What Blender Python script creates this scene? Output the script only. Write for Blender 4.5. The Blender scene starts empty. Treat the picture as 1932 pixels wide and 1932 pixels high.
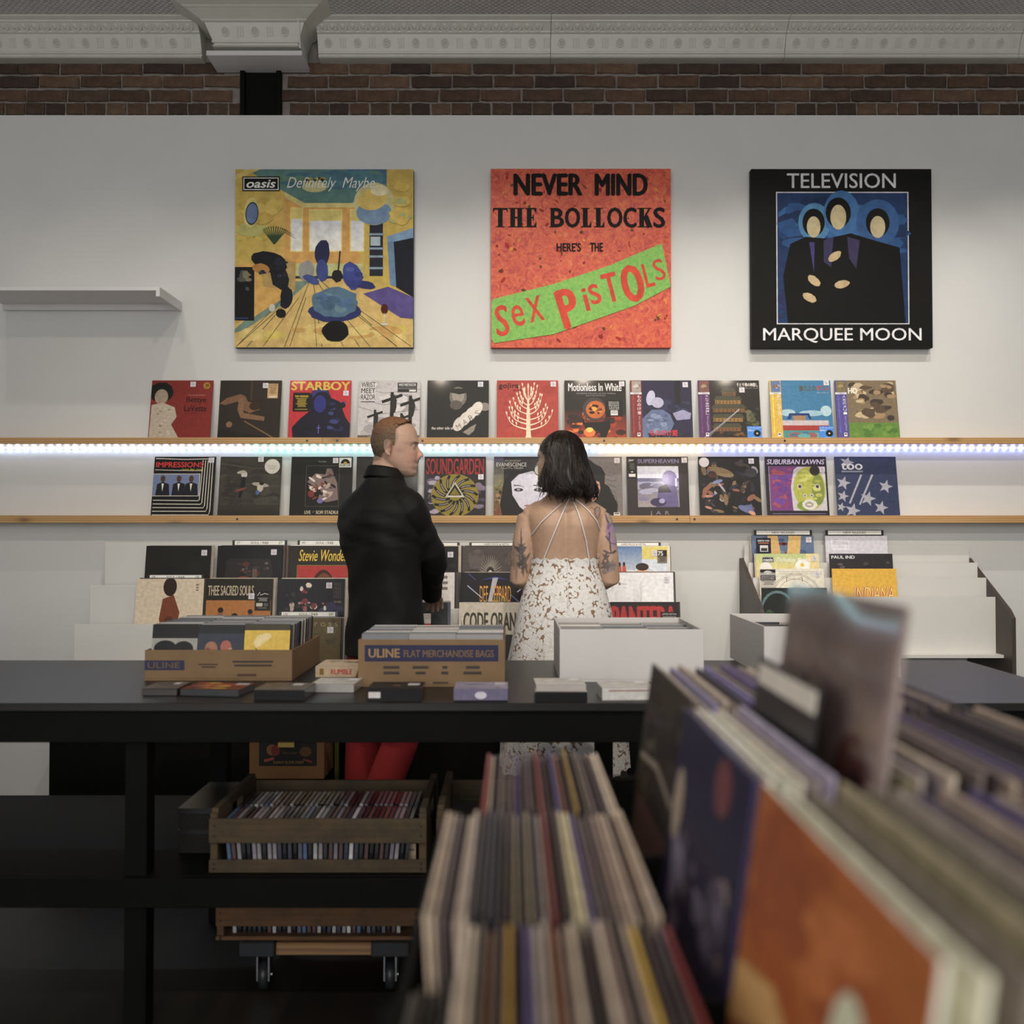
import bpy, math, random
import numpy as np
from mathutils import Vector, Matrix

scene = bpy.context.scene
COL = scene.collection
rnd = random.Random(7)
PI = math.pi

# ------------------------------------------------------------------ camera, world, lights, exposure
F = 1878.3                       # focal length in pixels of the 1932 px frame (35 mm on a 36 mm side)
CAMZ = 1.35
PITCH = math.atan(37.0 / F)
cam_d = bpy.data.cameras.new('camera')
cam_d.lens = 35.0
cam_d.sensor_width = 36.0
cam_d.sensor_fit = 'HORIZONTAL'
cam_d.clip_start = 0.05
cam_d.dof.use_dof = True
cam_d.dof.focus_distance = 4.35
cam_d.dof.aperture_fstop = 2.6
cam = bpy.data.objects.new('camera', cam_d)
cam.location = (0, 0, CAMZ)
cam.rotation_euler = (PI / 2 + PITCH, 0, 0)
COL.objects.link(cam)
scene.camera = cam

W = 5.06                         # the white wall's plane
CEIL = 3.92

world = bpy.data.worlds.new('world')
scene.world = world
world.use_nodes = True
world.node_tree.nodes['Background'].inputs[0].default_value = (0.75, 0.85, 1.0, 1)
world.node_tree.nodes['Background'].inputs[1].default_value = 0.02

def spot(x, y, z, target, watts, size, blend, radius, color):
    d = bpy.data.lights.new('track_spot', 'SPOT')
    d.energy = watts; d.spot_size = math.radians(size); d.spot_blend = blend
    d.shadow_soft_size = radius; d.color = color
    o = bpy.data.objects.new('track_spot', d)
    o.location = (x, y, z)
    o.rotation_euler = (Vector(target) - Vector((x, y, z))).to_track_quat('-Z', 'Y').to_euler()
    COL.objects.link(o)
    return o

def area(name, loc, target, sx, sy, watts, color):
    d = bpy.data.lights.new(name, 'AREA')
    d.shape = 'RECTANGLE'; d.size = sx; d.size_y = sy; d.energy = watts; d.color = color
    o = bpy.data.objects.new(name, d)
    o.location = loc
    o.rotation_euler = (Vector(target) - Vector(loc)).to_track_quat('-Z', 'Y').to_euler()
    COL.objects.link(o)
    return o

# row of ceiling track spots close to the record wall
for i in range(9):
    x = -2.6 + 0.65 * i
    k = float(np.interp(x, (-2.6, -1.5, -0.8, -0.2, 0.6, 2.6), (0.18, 0.36, 0.75, 1.0, 1.08, 1.05)))
    spot(x, W - 1.15, 3.82, (x, W, 1.85), 46 * k, 58, 1.0, 0.03, (1.0, 0.94, 0.86))
# second row further out, over the gap between table and racks
for x, k in ((-1.8, 0.35), (-0.6, 0.8), (0.6, 1.08), (1.8, 1.15)):
    spot(x, 2.15, 3.82, (x, W, 0.95), 96 * k, 72, 1.0, 0.05, (1.0, 0.87, 0.71))
# third row over the front bins
for x, k in ((-1.0, 0.18), (0.35, 1.0), (1.6, 1.0)):
    spot(x, 0.1, 3.82, (x, 2.6, 0.90), 135 * k, 80, 1.0, 0.06, (1.0, 0.92, 0.85))
# daylight through the shop front behind the photographer
area('shop_front_daylight', (-0.4, -3.3, 2.2), (0.4, 5, 2.1), 6.0, 3.2, 172, (1.0, 0.985, 0.96))

vs = scene.view_settings
vs.view_transform = 'Standard'
vs.look = 'None'
vs.gamma = 1.0
vs.use_curve_mapping = False
vs.exposure = 0.0
scene.cycles.use_denoising = True

# ------------------------------------------------------------------ helpers
def px(x, y, Y):
    """photo pixel -> point on the plane at distance Y from the photographer"""
    c, s = math.cos(PITCH), math.sin(PITCH)
    a, b = (x - 966.0) / F, (966.0 - y) / F
    fy, fz = c - b * s, s + b * c
    t = Y / fy
    return Vector((a * t, Y, CAMZ + fz * t))

def lin(v):
    v = v / 255.0
    return v / 12.92 if v <= 0.04045 else ((v + 0.055) / 1.055) ** 2.4

GAIN = 1.35
def C(r, g, b, gain=None):
    k = GAIN if gain is None else gain
    c = [lin(v) ** 1.16 * k * 1.10 for v in (r, g, b)]
    m_ = sum(c) / 3
    return tuple(min(0.9, v + (m_ - v) * 0.10) for v in c) + (1.0,)

def put(o, label=None, cat=None, group=None, kind=None):
    if label: o['label'] = label
    if cat: o['category'] = cat
    if group: o['group'] = group
    if kind: o['kind'] = kind
    return o

def empty(name, loc=(0, 0, 0), rz=0, parent=None):
    o = bpy.data.objects.new(name, None)
    o.empty_display_size = 0.05
    o.location = loc
    o.rotation_euler = (0, 0, rz)
    COL.objects.link(o)
    if parent: o.parent = parent
    return o

def link(name, me, parent=None, loc=None, rot=None):
    o = bpy.data.objects.new(name, me)
    COL.objects.link(o)
    if parent: o.parent = parent
    if loc is not None: o.location = loc
    if rot is not None: o.rotation_euler = rot
    return o

def mesh(name, verts, faces, mats=(), cols=None, midx=None, smooth=False):
    me = bpy.data.meshes.new(name)
    me.from_pydata([tuple(v) for v in verts], [], faces)
    for m in mats: me.materials.append(m)
    if midx is not None:
        me.polygons.foreach_set('material_index', midx)
    if cols is not None:
        at = me.color_attributes.new('Col', 'FLOAT_COLOR', 'CORNER')
        buf = []
        for p, c in zip(me.polygons, cols):
            if isinstance(c[0], (tuple, list)):
                for q in c: buf.extend(q)
            else:
                buf.extend(list(c) * p.loop_total)
        at.data.foreach_set('color', buf)
    if smooth:
        me.polygons.foreach_set('use_smooth', [True] * len(me.polygons))
    me.update()
    return me

class MB:
    """collects boxes, bars, tubes and lofts into ONE mesh"""
    def __init__(s): s.v = []; s.f = []; s.c = []; s.mi = []
    def add(s, v, f, col=None, mi=0):
        n = len(s.v); s.v += [tuple(p) for p in v]
        for q in f:
            s.f.append(tuple(i + n for i in q)); s.c.append(col or (0.5, 0.5, 0.5, 1)); s.mi.append(mi)
        return s
    def box(s, x0, x1, y0, y1, z0, z1, col=None, mi=0, b=0.0):
        if b <= 0:
            v = [(x0, y0, z0), (x1, y0, z0), (x1, y1, z0), (x0, y1, z0), (x0, y0, z1), (x1, y0, z1), (x1, y1, z1), (x0, y1, z1)]
            f = [(0, 3, 2, 1), (4, 5, 6, 7), (0, 1, 5, 4), (1, 2, 6, 5), (2, 3, 7, 6), (3, 0, 4, 7)]
            return s.add(v, f, col, mi)
        v = []; idx = {}
        for ix, (X, sx) in enumerate(((x0, 1), (x1, -1))):
            for iy, (Yv, sy) in enumerate(((y0, 1), (y1, -1))):
                for iz, (Z, sz) in enumerate(((z0, 1), (z1, -1))):
                    for ax in range(3):
                        p = [X + sx * b, Yv + sy * b, Z + sz * b]
                        p[ax] = (X, Yv, Z)[ax]
                        idx[(ix, iy, iz, ax)] = len(v); v.append(tuple(p))
        f = []
        def q(keys):
            f.append(tuple(idx[k] for k in keys))
        for e in (0, 1):
            o = [(0, 0), (1, 0), (1, 1), (0, 1)]
            q([(e, a, c, 0) for a, c in (o if e else o[::-1])])
            q([(a, e, c, 1) for a, c in (o[::-1] if e else o)])
            q([(a, c, e, 2) for a, c in (o if e else o[::-1])])
        for a in (0, 1):
            for c in (0, 1):
                q([(0, a, c, 1), (1, a, c, 1), (1, a, c, 2), (0, a, c, 2)])
                q([(a, 0, c, 0), (a, 1, c, 0), (a, 1, c, 2), (a, 0, c, 2)])
                q([(a, c, 0, 0), (a, c, 1, 0), (a, c, 1, 1), (a, c, 0, 1)])
        for a in (0, 1):
            for c in (0, 1):
                for e in (0, 1):
                    q([(a, c, e, 0), (a, c, e, 1), (a, c, e, 2)])
        return s.add(v, f, col, mi)
    def rings(s, rings, cap=True, col=None, mi=0, closed=True):
        n = len(rings[0]); v = [p for r in rings for p in r]; f = []
        for i in range(len(rings) - 1):
            for j in range(n if closed else n - 1):
                a, b = i * n + j, i * n + (j + 1) % n
                f.append((a, b, b + n, a + n))
        if cap and closed:
            f.append(tuple(range(n))[::-1]); f.append(tuple(range((len(rings) - 1) * n, len(rings) * n)))
        return s.add(v, f, col, mi)
    def tube(s, pts, radii, n=12, col=None, mi=0, flat=None, cap=True):
        pts = [Vector(p) for p in pts]; rs = []
        if not hasattr(radii, '__len__'): radii = [radii] * len(pts)
        up = None
        for i, p in enumerate(pts):
            t = (pts[min(i + 1, len(pts) - 1)] - pts[max(i - 1, 0)]).normalized()
            if up is None:
                up = Vector((0, 0, 1)) if abs(t.z) < 0.9 else Vector((0, 1, 0))
            a = t.cross(up).normalized(); b = a.cross(t).normalized(); up = b
            r = radii[i]; ra, rb = (r, r) if not hasattr(r, '__len__') else r
            rs.append([p + a * (ra * math.cos(2 * PI * k / n)) + b * (rb * math.sin(2 * PI * k / n)) for k in range(n)])
        return s.rings(rs, cap, col, mi)
    def ball(s, c, r, n=12, m=8, col=None, mi=0):
        r = r if hasattr(r, '__len__') else (r, r, r)
        rs = []
        for i in range(m + 1):
            ph = -PI / 2 + PI * (0.02 + 0.96 * i / m)
            rs.append([(c[0] + r[0] * math.cos(ph) * math.cos(2 * PI * k / n), c[1] + r[1] * math.cos(ph) * math.sin(2 * PI * k / n), c[2] + r[2] * math.sin(ph)) for k in range(n)])
        return s.rings(rs, True, col, mi)
    def cyl(s, a, b, r, n=16, col=None, mi=0): return s.tube([a, b], [r, r], n, col, mi)
    def prism(s, pts, axis, d0, d1, col=None, mi=0):
        """2-D outline extruded along an axis; pts are the two other coordinates in order"""
        def P(p, d):
            return {0: (d, p[0], p[1]), 1: (p[0], d, p[1]), 2: (p[0], p[1], d)}[axis]
        n = len(pts); v = [P(p, d0) for p in pts] + [P(p, d1) for p in pts]
        f = [tuple(range(n)), tuple(range(n, 2 * n))[::-1]] + [(i, i + n, (i + 1) % n + n, (i + 1) % n) for i in range(n)]
        return s.add(v, f, col, mi)
    def mesh(s, name, mats, colors=False, smooth=False):
        mats = mats if isinstance(mats, (list, tuple)) else [mats]
        return mesh(name, s.v, s.f, mats, s.c if colors else None, s.mi, smooth)
    def build(s, name, mats, parent=None, loc=None, rot=None, colors=False, smooth=False):
        return link(name, s.mesh(name, mats, colors, smooth), parent, loc, rot)

def fix_normals(me):
    import bmesh
    b = bmesh.new(); b.from_mesh(me); bmesh.ops.recalc_face_normals(b, faces=b.faces); b.to_mesh(me); b.free()

# ------------------------------------------------------------------ materials
MATS = {}
def N(nt, t, **kw):
    n = nt.nodes.new(t)
    for k, v in kw.items(): setattr(n, k, v)
    return n

def base(name):
    m = bpy.data.materials.new(name); m.use_nodes = True
    nt = m.node_tree
    return m, nt, nt.nodes['Principled BSDF']

def ramp(nt, stops, interp='LINEAR'):
    r = N(nt, 'ShaderNodeValToRGB'); cr = r.color_ramp; cr.interpolation = interp
    while len(cr.elements) < len(stops): cr.elements.new(0.5)
    for e, (p, c) in zip(cr.elements, stops):
        e.position = p; e.color = c if hasattr(c, '__len__') else (c, c, c, 1)
    return r

def noise(nt, scale, detail=3, rough=0.5, vec=None, stretch=None, coord='Object'):
    n = N(nt, 'ShaderNodeTexNoise'); n.inputs['Scale'].default_value = scale
    n.inputs['Detail'].default_value = detail; n.inputs['Roughness'].default_value = rough
    if vec is None:
        tc = N(nt, 'ShaderNodeTexCoord'); vec = tc.outputs[coord]
    if stretch:
        mp = N(nt, 'ShaderNodeMapping'); mp.inputs['Scale'].default_value = stretch
        nt.links.new(vec, mp.inputs[0]); vec = mp.outputs[0]
    nt.links.new(vec, n.inputs['Vector'])
    return n

def bump(nt, bsdf, h, strength=0.3, dist=0.01):
    b = N(nt, 'ShaderNodeBump'); b.inputs['Strength'].default_value = strength; b.inputs['Distance'].default_value = dist
    nt.links.new(h, b.inputs['Height']); nt.links.new(b.outputs[0], bsdf.inputs['Normal'])

def plain(name, col, rough=0.5, var=0.12, scale=8, bumps=0.0, bscale=60, metal=0.0, coat=0.0, stretch=None, spec=0.5):
    if name in MATS: return MATS[name]
    m, nt, b = base(name)
    n = noise(nt, scale, 4, 0.6, stretch=stretch)
    lo = tuple(c * (1 - var) for c in col[:3]) + (1,); hi = tuple(min(1, c * (1 + var)) for c in col[:3]) + (1,)
    r = ramp(nt, [(0.3, lo), (0.7, hi)])
    nt.links.new(n.outputs['Fac'], r.inputs[0]); nt.links.new(r.outputs[0], b.inputs['Base Color'])
    b.inputs['Roughness'].default_value = rough; b.inputs['Metallic'].default_value = metal
    b.inputs['Coat Weight'].default_value = coat; b.inputs['Specular IOR Level'].default_value = spec
    if bumps:
        n2 = noise(nt, bscale, 4, 0.6)
        bump(nt, b, n2.outputs['Fac'], bumps, 0.004)
    MATS[name] = m
    return m

def attr_mat(name, rough=0.4, coat=0.0, var=0.1, scale=30, bumps=0.0, bscale=200, spec=0.5, coat_rough=0.08):
    """colour printed or painted on the mesh, with fine grain"""
    if name in MATS: return MATS[name]
    m, nt, b = base(name)
    a = N(nt, 'ShaderNodeAttribute', attribute_name='Col')
    n = noise(nt, scale, 4, 0.6)
    r = ramp(nt, [(0.3, 1 - var), (0.7, 1 + var)])
    nt.links.new(n.outputs['Fac'], r.inputs[0])
    mx = N(nt, 'ShaderNodeMix', data_type='RGBA', blend_type='MULTIPLY'); mx.inputs[0].default_value = 1
    nt.links.new(a.outputs['Color'], mx.inputs[6]); nt.links.new(r.outputs[0], mx.inputs[7])
    nt.links.new(mx.outputs[2], b.inputs['Base Color'])
    b.inputs['Roughness'].default_value = rough; b.inputs['Coat Weight'].default_value = coat
    b.inputs['Coat Roughness'].default_value = coat_rough; b.inputs['Specular IOR Level'].default_value = spec
    if bumps:
        n2 = noise(nt, bscale, 3, 0.6); bump(nt, b, n2.outputs['Fac'], bumps, 0.003)
    MATS[name] = m
    return m

def glow(name, col, strength):
    if name in MATS: return MATS[name]
    m, nt, b = base(name)
    n = noise(nt, 5, 1)
    r = ramp(nt, [(0.0, tuple(c * 0.97 for c in col[:3]) + (1,)), (1.0, tuple(col[:3]) + (1,))])
    nt.links.new(n.outputs['Fac'], r.inputs[0]); nt.links.new(r.outputs[0], b.inputs['Emission Color'])
    b.inputs['Emission Strength'].default_value = strength
    b.inputs['Base Color'].default_value = (0.8, 0.8, 0.8, 1)
    MATS[name] = m
    return m

def wood(name, light, dark, grain=(1.2, 22, 22), rough=0.55, knots=True, bumps=0.12, wear=0.0, knot_amt=0.8, bands=0.45):
    if name in MATS: return MATS[name]
    m, nt, b = base(name)
    tc = N(nt, 'ShaderNodeTexCoord')
    oi = N(nt, 'ShaderNodeObjectInfo')
    sh = N(nt, 'ShaderNodeVectorMath', operation='MULTIPLY_ADD')
    nt.links.new(oi.outputs['Random'], sh.inputs[0]); sh.inputs[1].default_value = (7.3, 3.1, 5.7)
    nt.links.new(tc.outputs['Object'], sh.inputs[2])
    v = sh.outputs[0]
    n = noise(nt, 1.0, 5, 0.6, vec=v, stretch=grain)
    w = N(nt, 'ShaderNodeTexWave', wave_type='BANDS', bands_direction='Z')
    w.inputs['Scale'].default_value = 0.35; w.inputs['Distortion'].default_value = 5.5; w.inputs['Detail'].default_value = 3
    w.inputs['Detail Scale'].default_value = 0.7
    mp = N(nt, 'ShaderNodeMapping'); mp.inputs['Scale'].default_value = (grain[0] * 1.5, grain[1] * 3, grain[2] * 3)
    nt.links.new(v, mp.inputs[0]); nt.links.new(mp.outputs[0], w.inputs['Vector'])
    mix = N(nt, 'ShaderNodeMath', operation='MULTIPLY_ADD'); mix.inputs[1].default_value = bands
    nt.links.new(w.outputs['Fac'], mix.inputs[0]); nt.links.new(n.outputs['Fac'], mix.inputs[2])
    r = ramp(nt, [(0.35, light), (0.95, dark)])
    nt.links.new(mix.outputs[0], r.inputs[0])
    out = r.outputs[0]
    if knots:
        vo = N(nt, 'ShaderNodeTexVoronoi'); vo.inputs['Scale'].default_value = 1.0
        mp2 = N(nt, 'ShaderNodeMapping'); mp2.inputs['Scale'].default_value = (3.2, 9, 9)
        nt.links.new(v, mp2.inputs[0]); nt.links.new(mp2.outputs[0], vo.inputs['Vector'])
        kr = ramp(nt, [(0.05, knot_amt), (0.12, knot_amt * 0.35), (0.2, 0.0)])
        nt.links.new(vo.outputs['Distance'], kr.inputs[0])
        mx = N(nt, 'ShaderNodeMix', data_type='RGBA'); nt.links.new(kr.outputs[0], mx.inputs[0])
        nt.links.new(out, mx.inputs[6]); mx.inputs[7].default_value = tuple(c * 0.45 for c in dark[:3]) + (1,)
        out = mx.outputs[2]
    if wear:
        wn = noise(nt, 9, 5, 0.7, vec=v)
        wr = ramp(nt, [(0.45, 0.0), (0.7, wear)])
        nt.links.new(wn.outputs['Fac'], wr.inputs[0])
        mx = N(nt, 'ShaderNodeMix', data_type='RGBA'); nt.links.new(wr.outputs[0], mx.inputs[0])
        nt.links.new(out, mx.inputs[6]); mx.inputs[7].default_value = (0.02, 0.018, 0.012, 1)
        out = mx.outputs[2]
    nt.links.new(out, b.inputs['Base Color'])
    b.inputs['Roughness'].default_value = rough
    bump(nt, b, mix.outputs[0], bumps, 0.003)
    MATS[name] = m
    return m

M_WALL = plain('white_wall_paint', (0.70, 0.70, 0.685), 0.75, 0.02, 3, 0.12, 90)
M_CEIL = plain('tin_ceiling_paint', (0.62, 0.62, 0.63), 0.5, 0.04, 6)
M_TIN = plain('cream_tin_paint', (0.66, 0.655, 0.60), 0.45, 0.05, 9, 0.10, 40)
M_PLASTER = plain('rough_white_plaster', (0.68, 0.69, 0.66), 0.8, 0.05, 12, 0.7, 25)
M_WHITEP = plain('white_satin_paint', (0.74, 0.73, 0.74), 0.4, 0.03, 6)
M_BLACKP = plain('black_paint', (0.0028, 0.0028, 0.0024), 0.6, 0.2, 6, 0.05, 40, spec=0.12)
M_BLACKPL = plain('black_plastic', (0.012, 0.012, 0.013), 0.3, 0.1, 6)
M_MORTAR = plain('grey_mortar', (0.24, 0.215, 0.195), 0.95, 0.25, 25, 0.8, 70)
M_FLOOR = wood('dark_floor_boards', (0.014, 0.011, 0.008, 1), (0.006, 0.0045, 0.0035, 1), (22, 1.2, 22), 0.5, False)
M_PINE = wood('pine_board', (0.64, 0.41, 0.185, 1), (0.45, 0.25, 0.095, 1), (1.2, 20, 26), 0.5)
M_CRATE = wood('old_crate_wood', (0.085, 0.054, 0.022, 1), (0.03, 0.019, 0.008, 1), (2.2, 18, 18), 0.75, True, 0.3, 0.75, bands=0.1)
M_CRATE2 = wood('orange_crate_wood', (0.15, 0.07, 0.026, 1), (0.05, 0.023, 0.01, 1), (2.2, 18, 18), 0.75, True, 0.3, 0.6, bands=0.1)
M_DOLLY = wood('dolly_pine', (0.34, 0.20, 0.09, 1), (0.2, 0.10, 0.045, 1), (1.5, 16, 16), 0.6)
M_CARD = plain('brown_cardboard', (0.235, 0.148, 0.075), 0.85, 0.08, 14, 0.1, 120)
M_WCARD = plain('white_cardboard', (0.66, 0.64, 0.62), 0.8, 0.03, 5, 0.06, 150)
M_RACK = plain('white_rack_laminate', (0.70, 0.69, 0.655), 0.5, 0.02, 5)
M_BROWNPANEL = plain('brown_panel', (0.060, 0.045, 0.036), 0.45, 0.1, 8)
M_PRINT = attr_mat('glossy_cover_print', 0.45, 0.05, 0.15, 60, spec=0.25)
M_MATTE = attr_mat('matte_print', 0.6, 0.0, 0.06, 40)
M_PAINT = attr_mat('acrylic_paint', 0.6, 0.0, 0.2, 22, 0.15, 60, spec=0.2)
M_SLEEVE = attr_mat('sleeve_card', 0.45, 0.1, 0.14, 35)
M_LETTER = attr_mat('lettering_ink', 0.6, 0.0, 0.03, 20, spec=0.2)
M_CASE = attr_mat('disc_case_plastic', 0.22, 0.6, 0.06, 25)
M_METAL = plain('steel', (0.45, 0.46, 0.48), 0.3, 0.1, 20, metal=1.0)
M_RUBBER = plain('dark_rubber', (0.02, 0.022, 0.026), 0.35, 0.1, 20)

# ------------------------------------------------------------------ the room
XL, XR, YB = -3.9, 4.2, -3.6
def struct(name, mb, mat, label, cat, **kw):
    o = mb.build(name, mat, **kw)
    return put(o, label, cat, kind='structure')

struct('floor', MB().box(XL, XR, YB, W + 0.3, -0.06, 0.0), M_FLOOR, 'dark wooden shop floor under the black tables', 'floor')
WT = px(966, 217.5, W).z
struct('wall_back', MB().box(XL, XR, W, W + 0.0255, 0.0, WT), M_WALL, 'white painted wall behind the record ledges and canvases', 'wall')
BY = W + 0.014                   # brick faces, set back above the white wall
wb = struct('wall_upper', MB().box(XL, XR, BY + 0.012, BY + 0.2, WT - 0.15, CEIL - 0.002), M_MORTAR,
            'strip of exposed brown brick wall between white wall and cornice', 'wall')
struct('wall_left', MB().box(XL - 0.1, XL, YB, W + 0.2, 0, CEIL), M_WALL, 'plain side wall far to the left of the shop', 'wall')
struct('wall_right', MB().box(XR, XR + 0.1, YB, W + 0.2, 0, CEIL), M_WALL, 'plain side wall far to the right of the shop', 'wall')
struct('wall_front', MB().box(XL, XR, YB - 0.1, YB, 0, CEIL), M_WALL, 'shop front wall behind the photographer', 'wall')

# pressed-tin ceiling with a fine diaper relief
m, nt, b = base('pressed_tin_ceiling')
tc = N(nt, 'ShaderNodeTexCoord')
w1 = N(nt, 'ShaderNodeTexWave', bands_direction='DIAGONAL'); w1.inputs['Scale'].default_value = 20
nt.links.new(tc.outputs['Object'], w1.inputs['Vector'])
mpx = N(nt, 'ShaderNodeMapping'); mpx.inputs['Scale'].default_value = (-1, 1, 1)
nt.links.new(tc.outputs['Object'], mpx.inputs[0])
w2 = N(nt, 'ShaderNodeTexWave', bands_direction='DIAGONAL'); w2.inputs['Scale'].default_value = 20
nt.links.new(mpx.outputs[0], w2.inputs['Vector'])
ad = N(nt, 'ShaderNodeMath', operation='ADD'); nt.links.new(w1.outputs['Fac'], ad.inputs[0]); nt.links.new(w2.outputs['Fac'], ad.inputs[1])
b.inputs['Base Color'].default_value = (0.60, 0.59, 0.60, 1); b.inputs['Roughness'].default_value = 0.5
nn = noise(nt, 6, 3); rr = ramp(nt, [(0.3, (0.56, 0.55, 0.56, 1)), (0.7, (0.63, 0.62, 0.63, 1))])
nt.links.new(nn.outputs['Fac'], rr.inputs[0]); nt.links.new(rr.outputs[0], b.inputs['Base Color'])
bump(nt, b, ad.outputs[0], 0.6, 0.006)
struct('ceiling', MB().box(XL, XR, YB, W + 0.2, CEIL, CEIL + 0.06), m, 'pale grey pressed-tin ceiling with a fine diamond relief', 'ceiling')

# bricks: six shared shapes per length, each brick its own object
m, nt, b = base('brown_brick')
oi = N(nt, 'ShaderNodeObjectInfo')
n1 = noise(nt, 22, 5, 0.7)
r1 = ramp(nt, [(0.0, (0.050, 0.032, 0.024, 1)), (0.3, (0.082, 0.049, 0.034, 1)), (0.6, (0.115, 0.068, 0.045, 1)), (0.85, (0.15, 0.092, 0.056, 1)), (1.0, (0.062, 0.044, 0.033, 1))])
nt.links.new(oi.outputs['Random'], r1.inputs[0])
r2 = ramp(nt, [(0.25, 0.45), (0.65, 1.25)]); nt.links.new(n1.outputs['Fac'], r2.inputs[0])
mx = N(nt, 'ShaderNodeMix', data_type='RGBA', blend_type='MULTIPLY'); mx.inputs[0].default_value = 1
nt.links.new(r1.outputs[0], mx.inputs[6]); nt.links.new(r2.outputs[0], mx.inputs[7]); nt.links.new(mx.outputs[2], b.inputs['Base Color'])
b.inputs['Roughness'].default_value = 0.9
bump(nt, b, n1.outputs['Fac'], 0.6, 0.006)
M_BRICK = m

def brick_mesh(L, H, seed):
    r = random.Random(seed); pts = []
    for k in range(6): pts.append((-L / 2 + L * k / 6, -H / 2))
    for k in range(2): pts.append((L / 2, -H / 2 + H * k / 2))
    for k in range(6): pts.append((L / 2 - L * k / 6, H / 2))
    for k in range(2): pts.append((-L / 2, H / 2 - H * k / 2))
    J = 0.0025
    o = [(x + r.uniform(-J, J), z + r.uniform(-J, J)) for x, z in pts]
    back = [(x, 0.03, z) for x, z in o]
    mid = [(x, 0.003, z) for x, z in o]
    front = [(x * (1 - 0.010 / L * 2), r.uniform(-0.002, 0.002), z * (1 - 0.004 / H * 2)) for x, z in o]
    mb = MB().rings([back, mid, front], True)
    return mb.mesh('brick', M_BRICK)
stretch_m = [brick_mesh(0.203, 0.057, s) for s in range(6)]
head_m = [brick_mesh(0.093, 0.057, 50 + s) for s in range(6)]
rows = [(127.5, 0.2125, 0.03, stretch_m), (153.5, 0.2125, 0.135, stretch_m), (179.5, 0.2125, 0.07, stretch_m), (205.0, 0.1045, 0.02, head_m)]
for py, pitch, off, ms in rows:
    z = px(966, py, BY).z
    x = XL + 0.8 + off
    while x < 3.2:
        if not (-1.40 < x < -1.17):
            link('brick', rnd.choice(ms), wb, (x, BY + rnd.uniform(-0.002, 0.003), z + rnd.uniform(-0.0015, 0.0015)),
                 (0, rnd.uniform(-0.008, 0.008), 0))
        x += pitch + rnd.uniform(-0.002, 0.002)

# steel column in front of the brick
mb = MB()
ctop = 3.73
mb.box(-1.392, -1.368, W - 0.012, BY + 0.05, WT + 0.0005, ctop, b=0.002)
mb.box(-1.207, -1.183, W - 0.012, BY + 0.05, WT + 0.0005, ctop, b=0.002)
mb.box(-1.368, -1.207, W + 0.012, W + 0.04, WT + 0.0005, ctop)
struct('column', mb, M_BLACKP, 'black steel column rising over the brick strip under the white plate', 'column')

# cornice of pressed tin, in sections, with its own rosettes, bars and eggs
PROF = [(0.0, 3.756), (0.012, 3.7562), (0.045, 3.7575), (0.052, 3.761), (0.050, 3.766), (0.044, 3.768), (0.044, 3.776), (0.052, 3.779), (0.054, 3.785),
        (0.050, 3.789), (0.080, 3.862), (0.092, 3.866), (0.094, 3.872), (0.128, 3.898), (0.134, 3.900), (0.136, 3.906), (0.158, 3.914), (0.165, 3.921)]
def fr(t):            # point on the frieze slope
    return (0.050 + (0.080 - 0.050) * t, 3.789 + (3.862 - 3.789) * t)
SL = math.atan2(0.030, 0.073)
ES = math.atan2(0.034, 0.026)

mb = MB(); nR = 20
prof = [(0.0235, 0.0), (0.0235, 0.004), (0.0205, 0.0065), (0.0175, 0.004), (0.0165, 0.0015)]
rg = [[(r * 0.86 * math.cos(2 * PI * k / nR), -d, r * math.sin(2 * PI * k / nR)) for k in range(nR)] for r, d in prof]
mb.rings(rg, False)
for k in range(8):
    a = 2 * PI * k / 8
    mb.ball((0.009 * math.cos(a), -0.002, 0.0105 * math.sin(a)), (0.0036, 0.004, 0.0036), 6, 4)
mb.ball((0, -0.002, 0), (0.004, 0.005, 0.004), 6, 4)
rosette_me = mb.mesh('rosette', M_TIN, smooth=True)
bar_me = MB().box(-0.0032, 0.0032, -0.005, 0.003, -0.024, 0.024, b=0.002).mesh('bar', M_TIN)
egg_mb = MB()
egg_mb.ball((0, 0.002, 0), (0.0135, 0.007, 0.017), 10, 6)
arc = [(0.021 * math.cos(a), -0.001, -0.003 + 0.021 * math.sin(a)) for a in [PI * (1.05 + 0.9 * k / 8) for k in range(9)]]
egg_mb.tube(arc, 0.0028, 5)
egg_mb.tube([(0.0255, -0.001, 0.016), (0.0255, -0.001, -0.018)], [0.0035, 0.001], 5)
egg_me = egg_mb.mesh('egg', M_TIN, smooth=True)

def ornaments(root, x0, x1, front, first=None):
    """front: y of the cornice's own base plane"""
    P = 0.1475
    x = (first if first is not None else x0 + 0.055)
    while x < x1 - 0.025:
        d, z = fr(0.5)
        link('rosette', rosette_me, root, (x, front - d, z), (SL, 0, 0))
        for dx in (-0.0125, 0, 0.0125):
            xb = x + P / 2 + dx
            if xb < x1 - 0.006: link('bar', bar_me, root, (xb, front - d + 0.001, z), (SL, 0, 0))
        x += P
    x = x0 + 0.03
    while x < x1 - 0.03:
        link('egg', egg_me, root, (x, front - 0.111, 3.885), (ES, 0, 0))
        x += 0.0515

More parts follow.
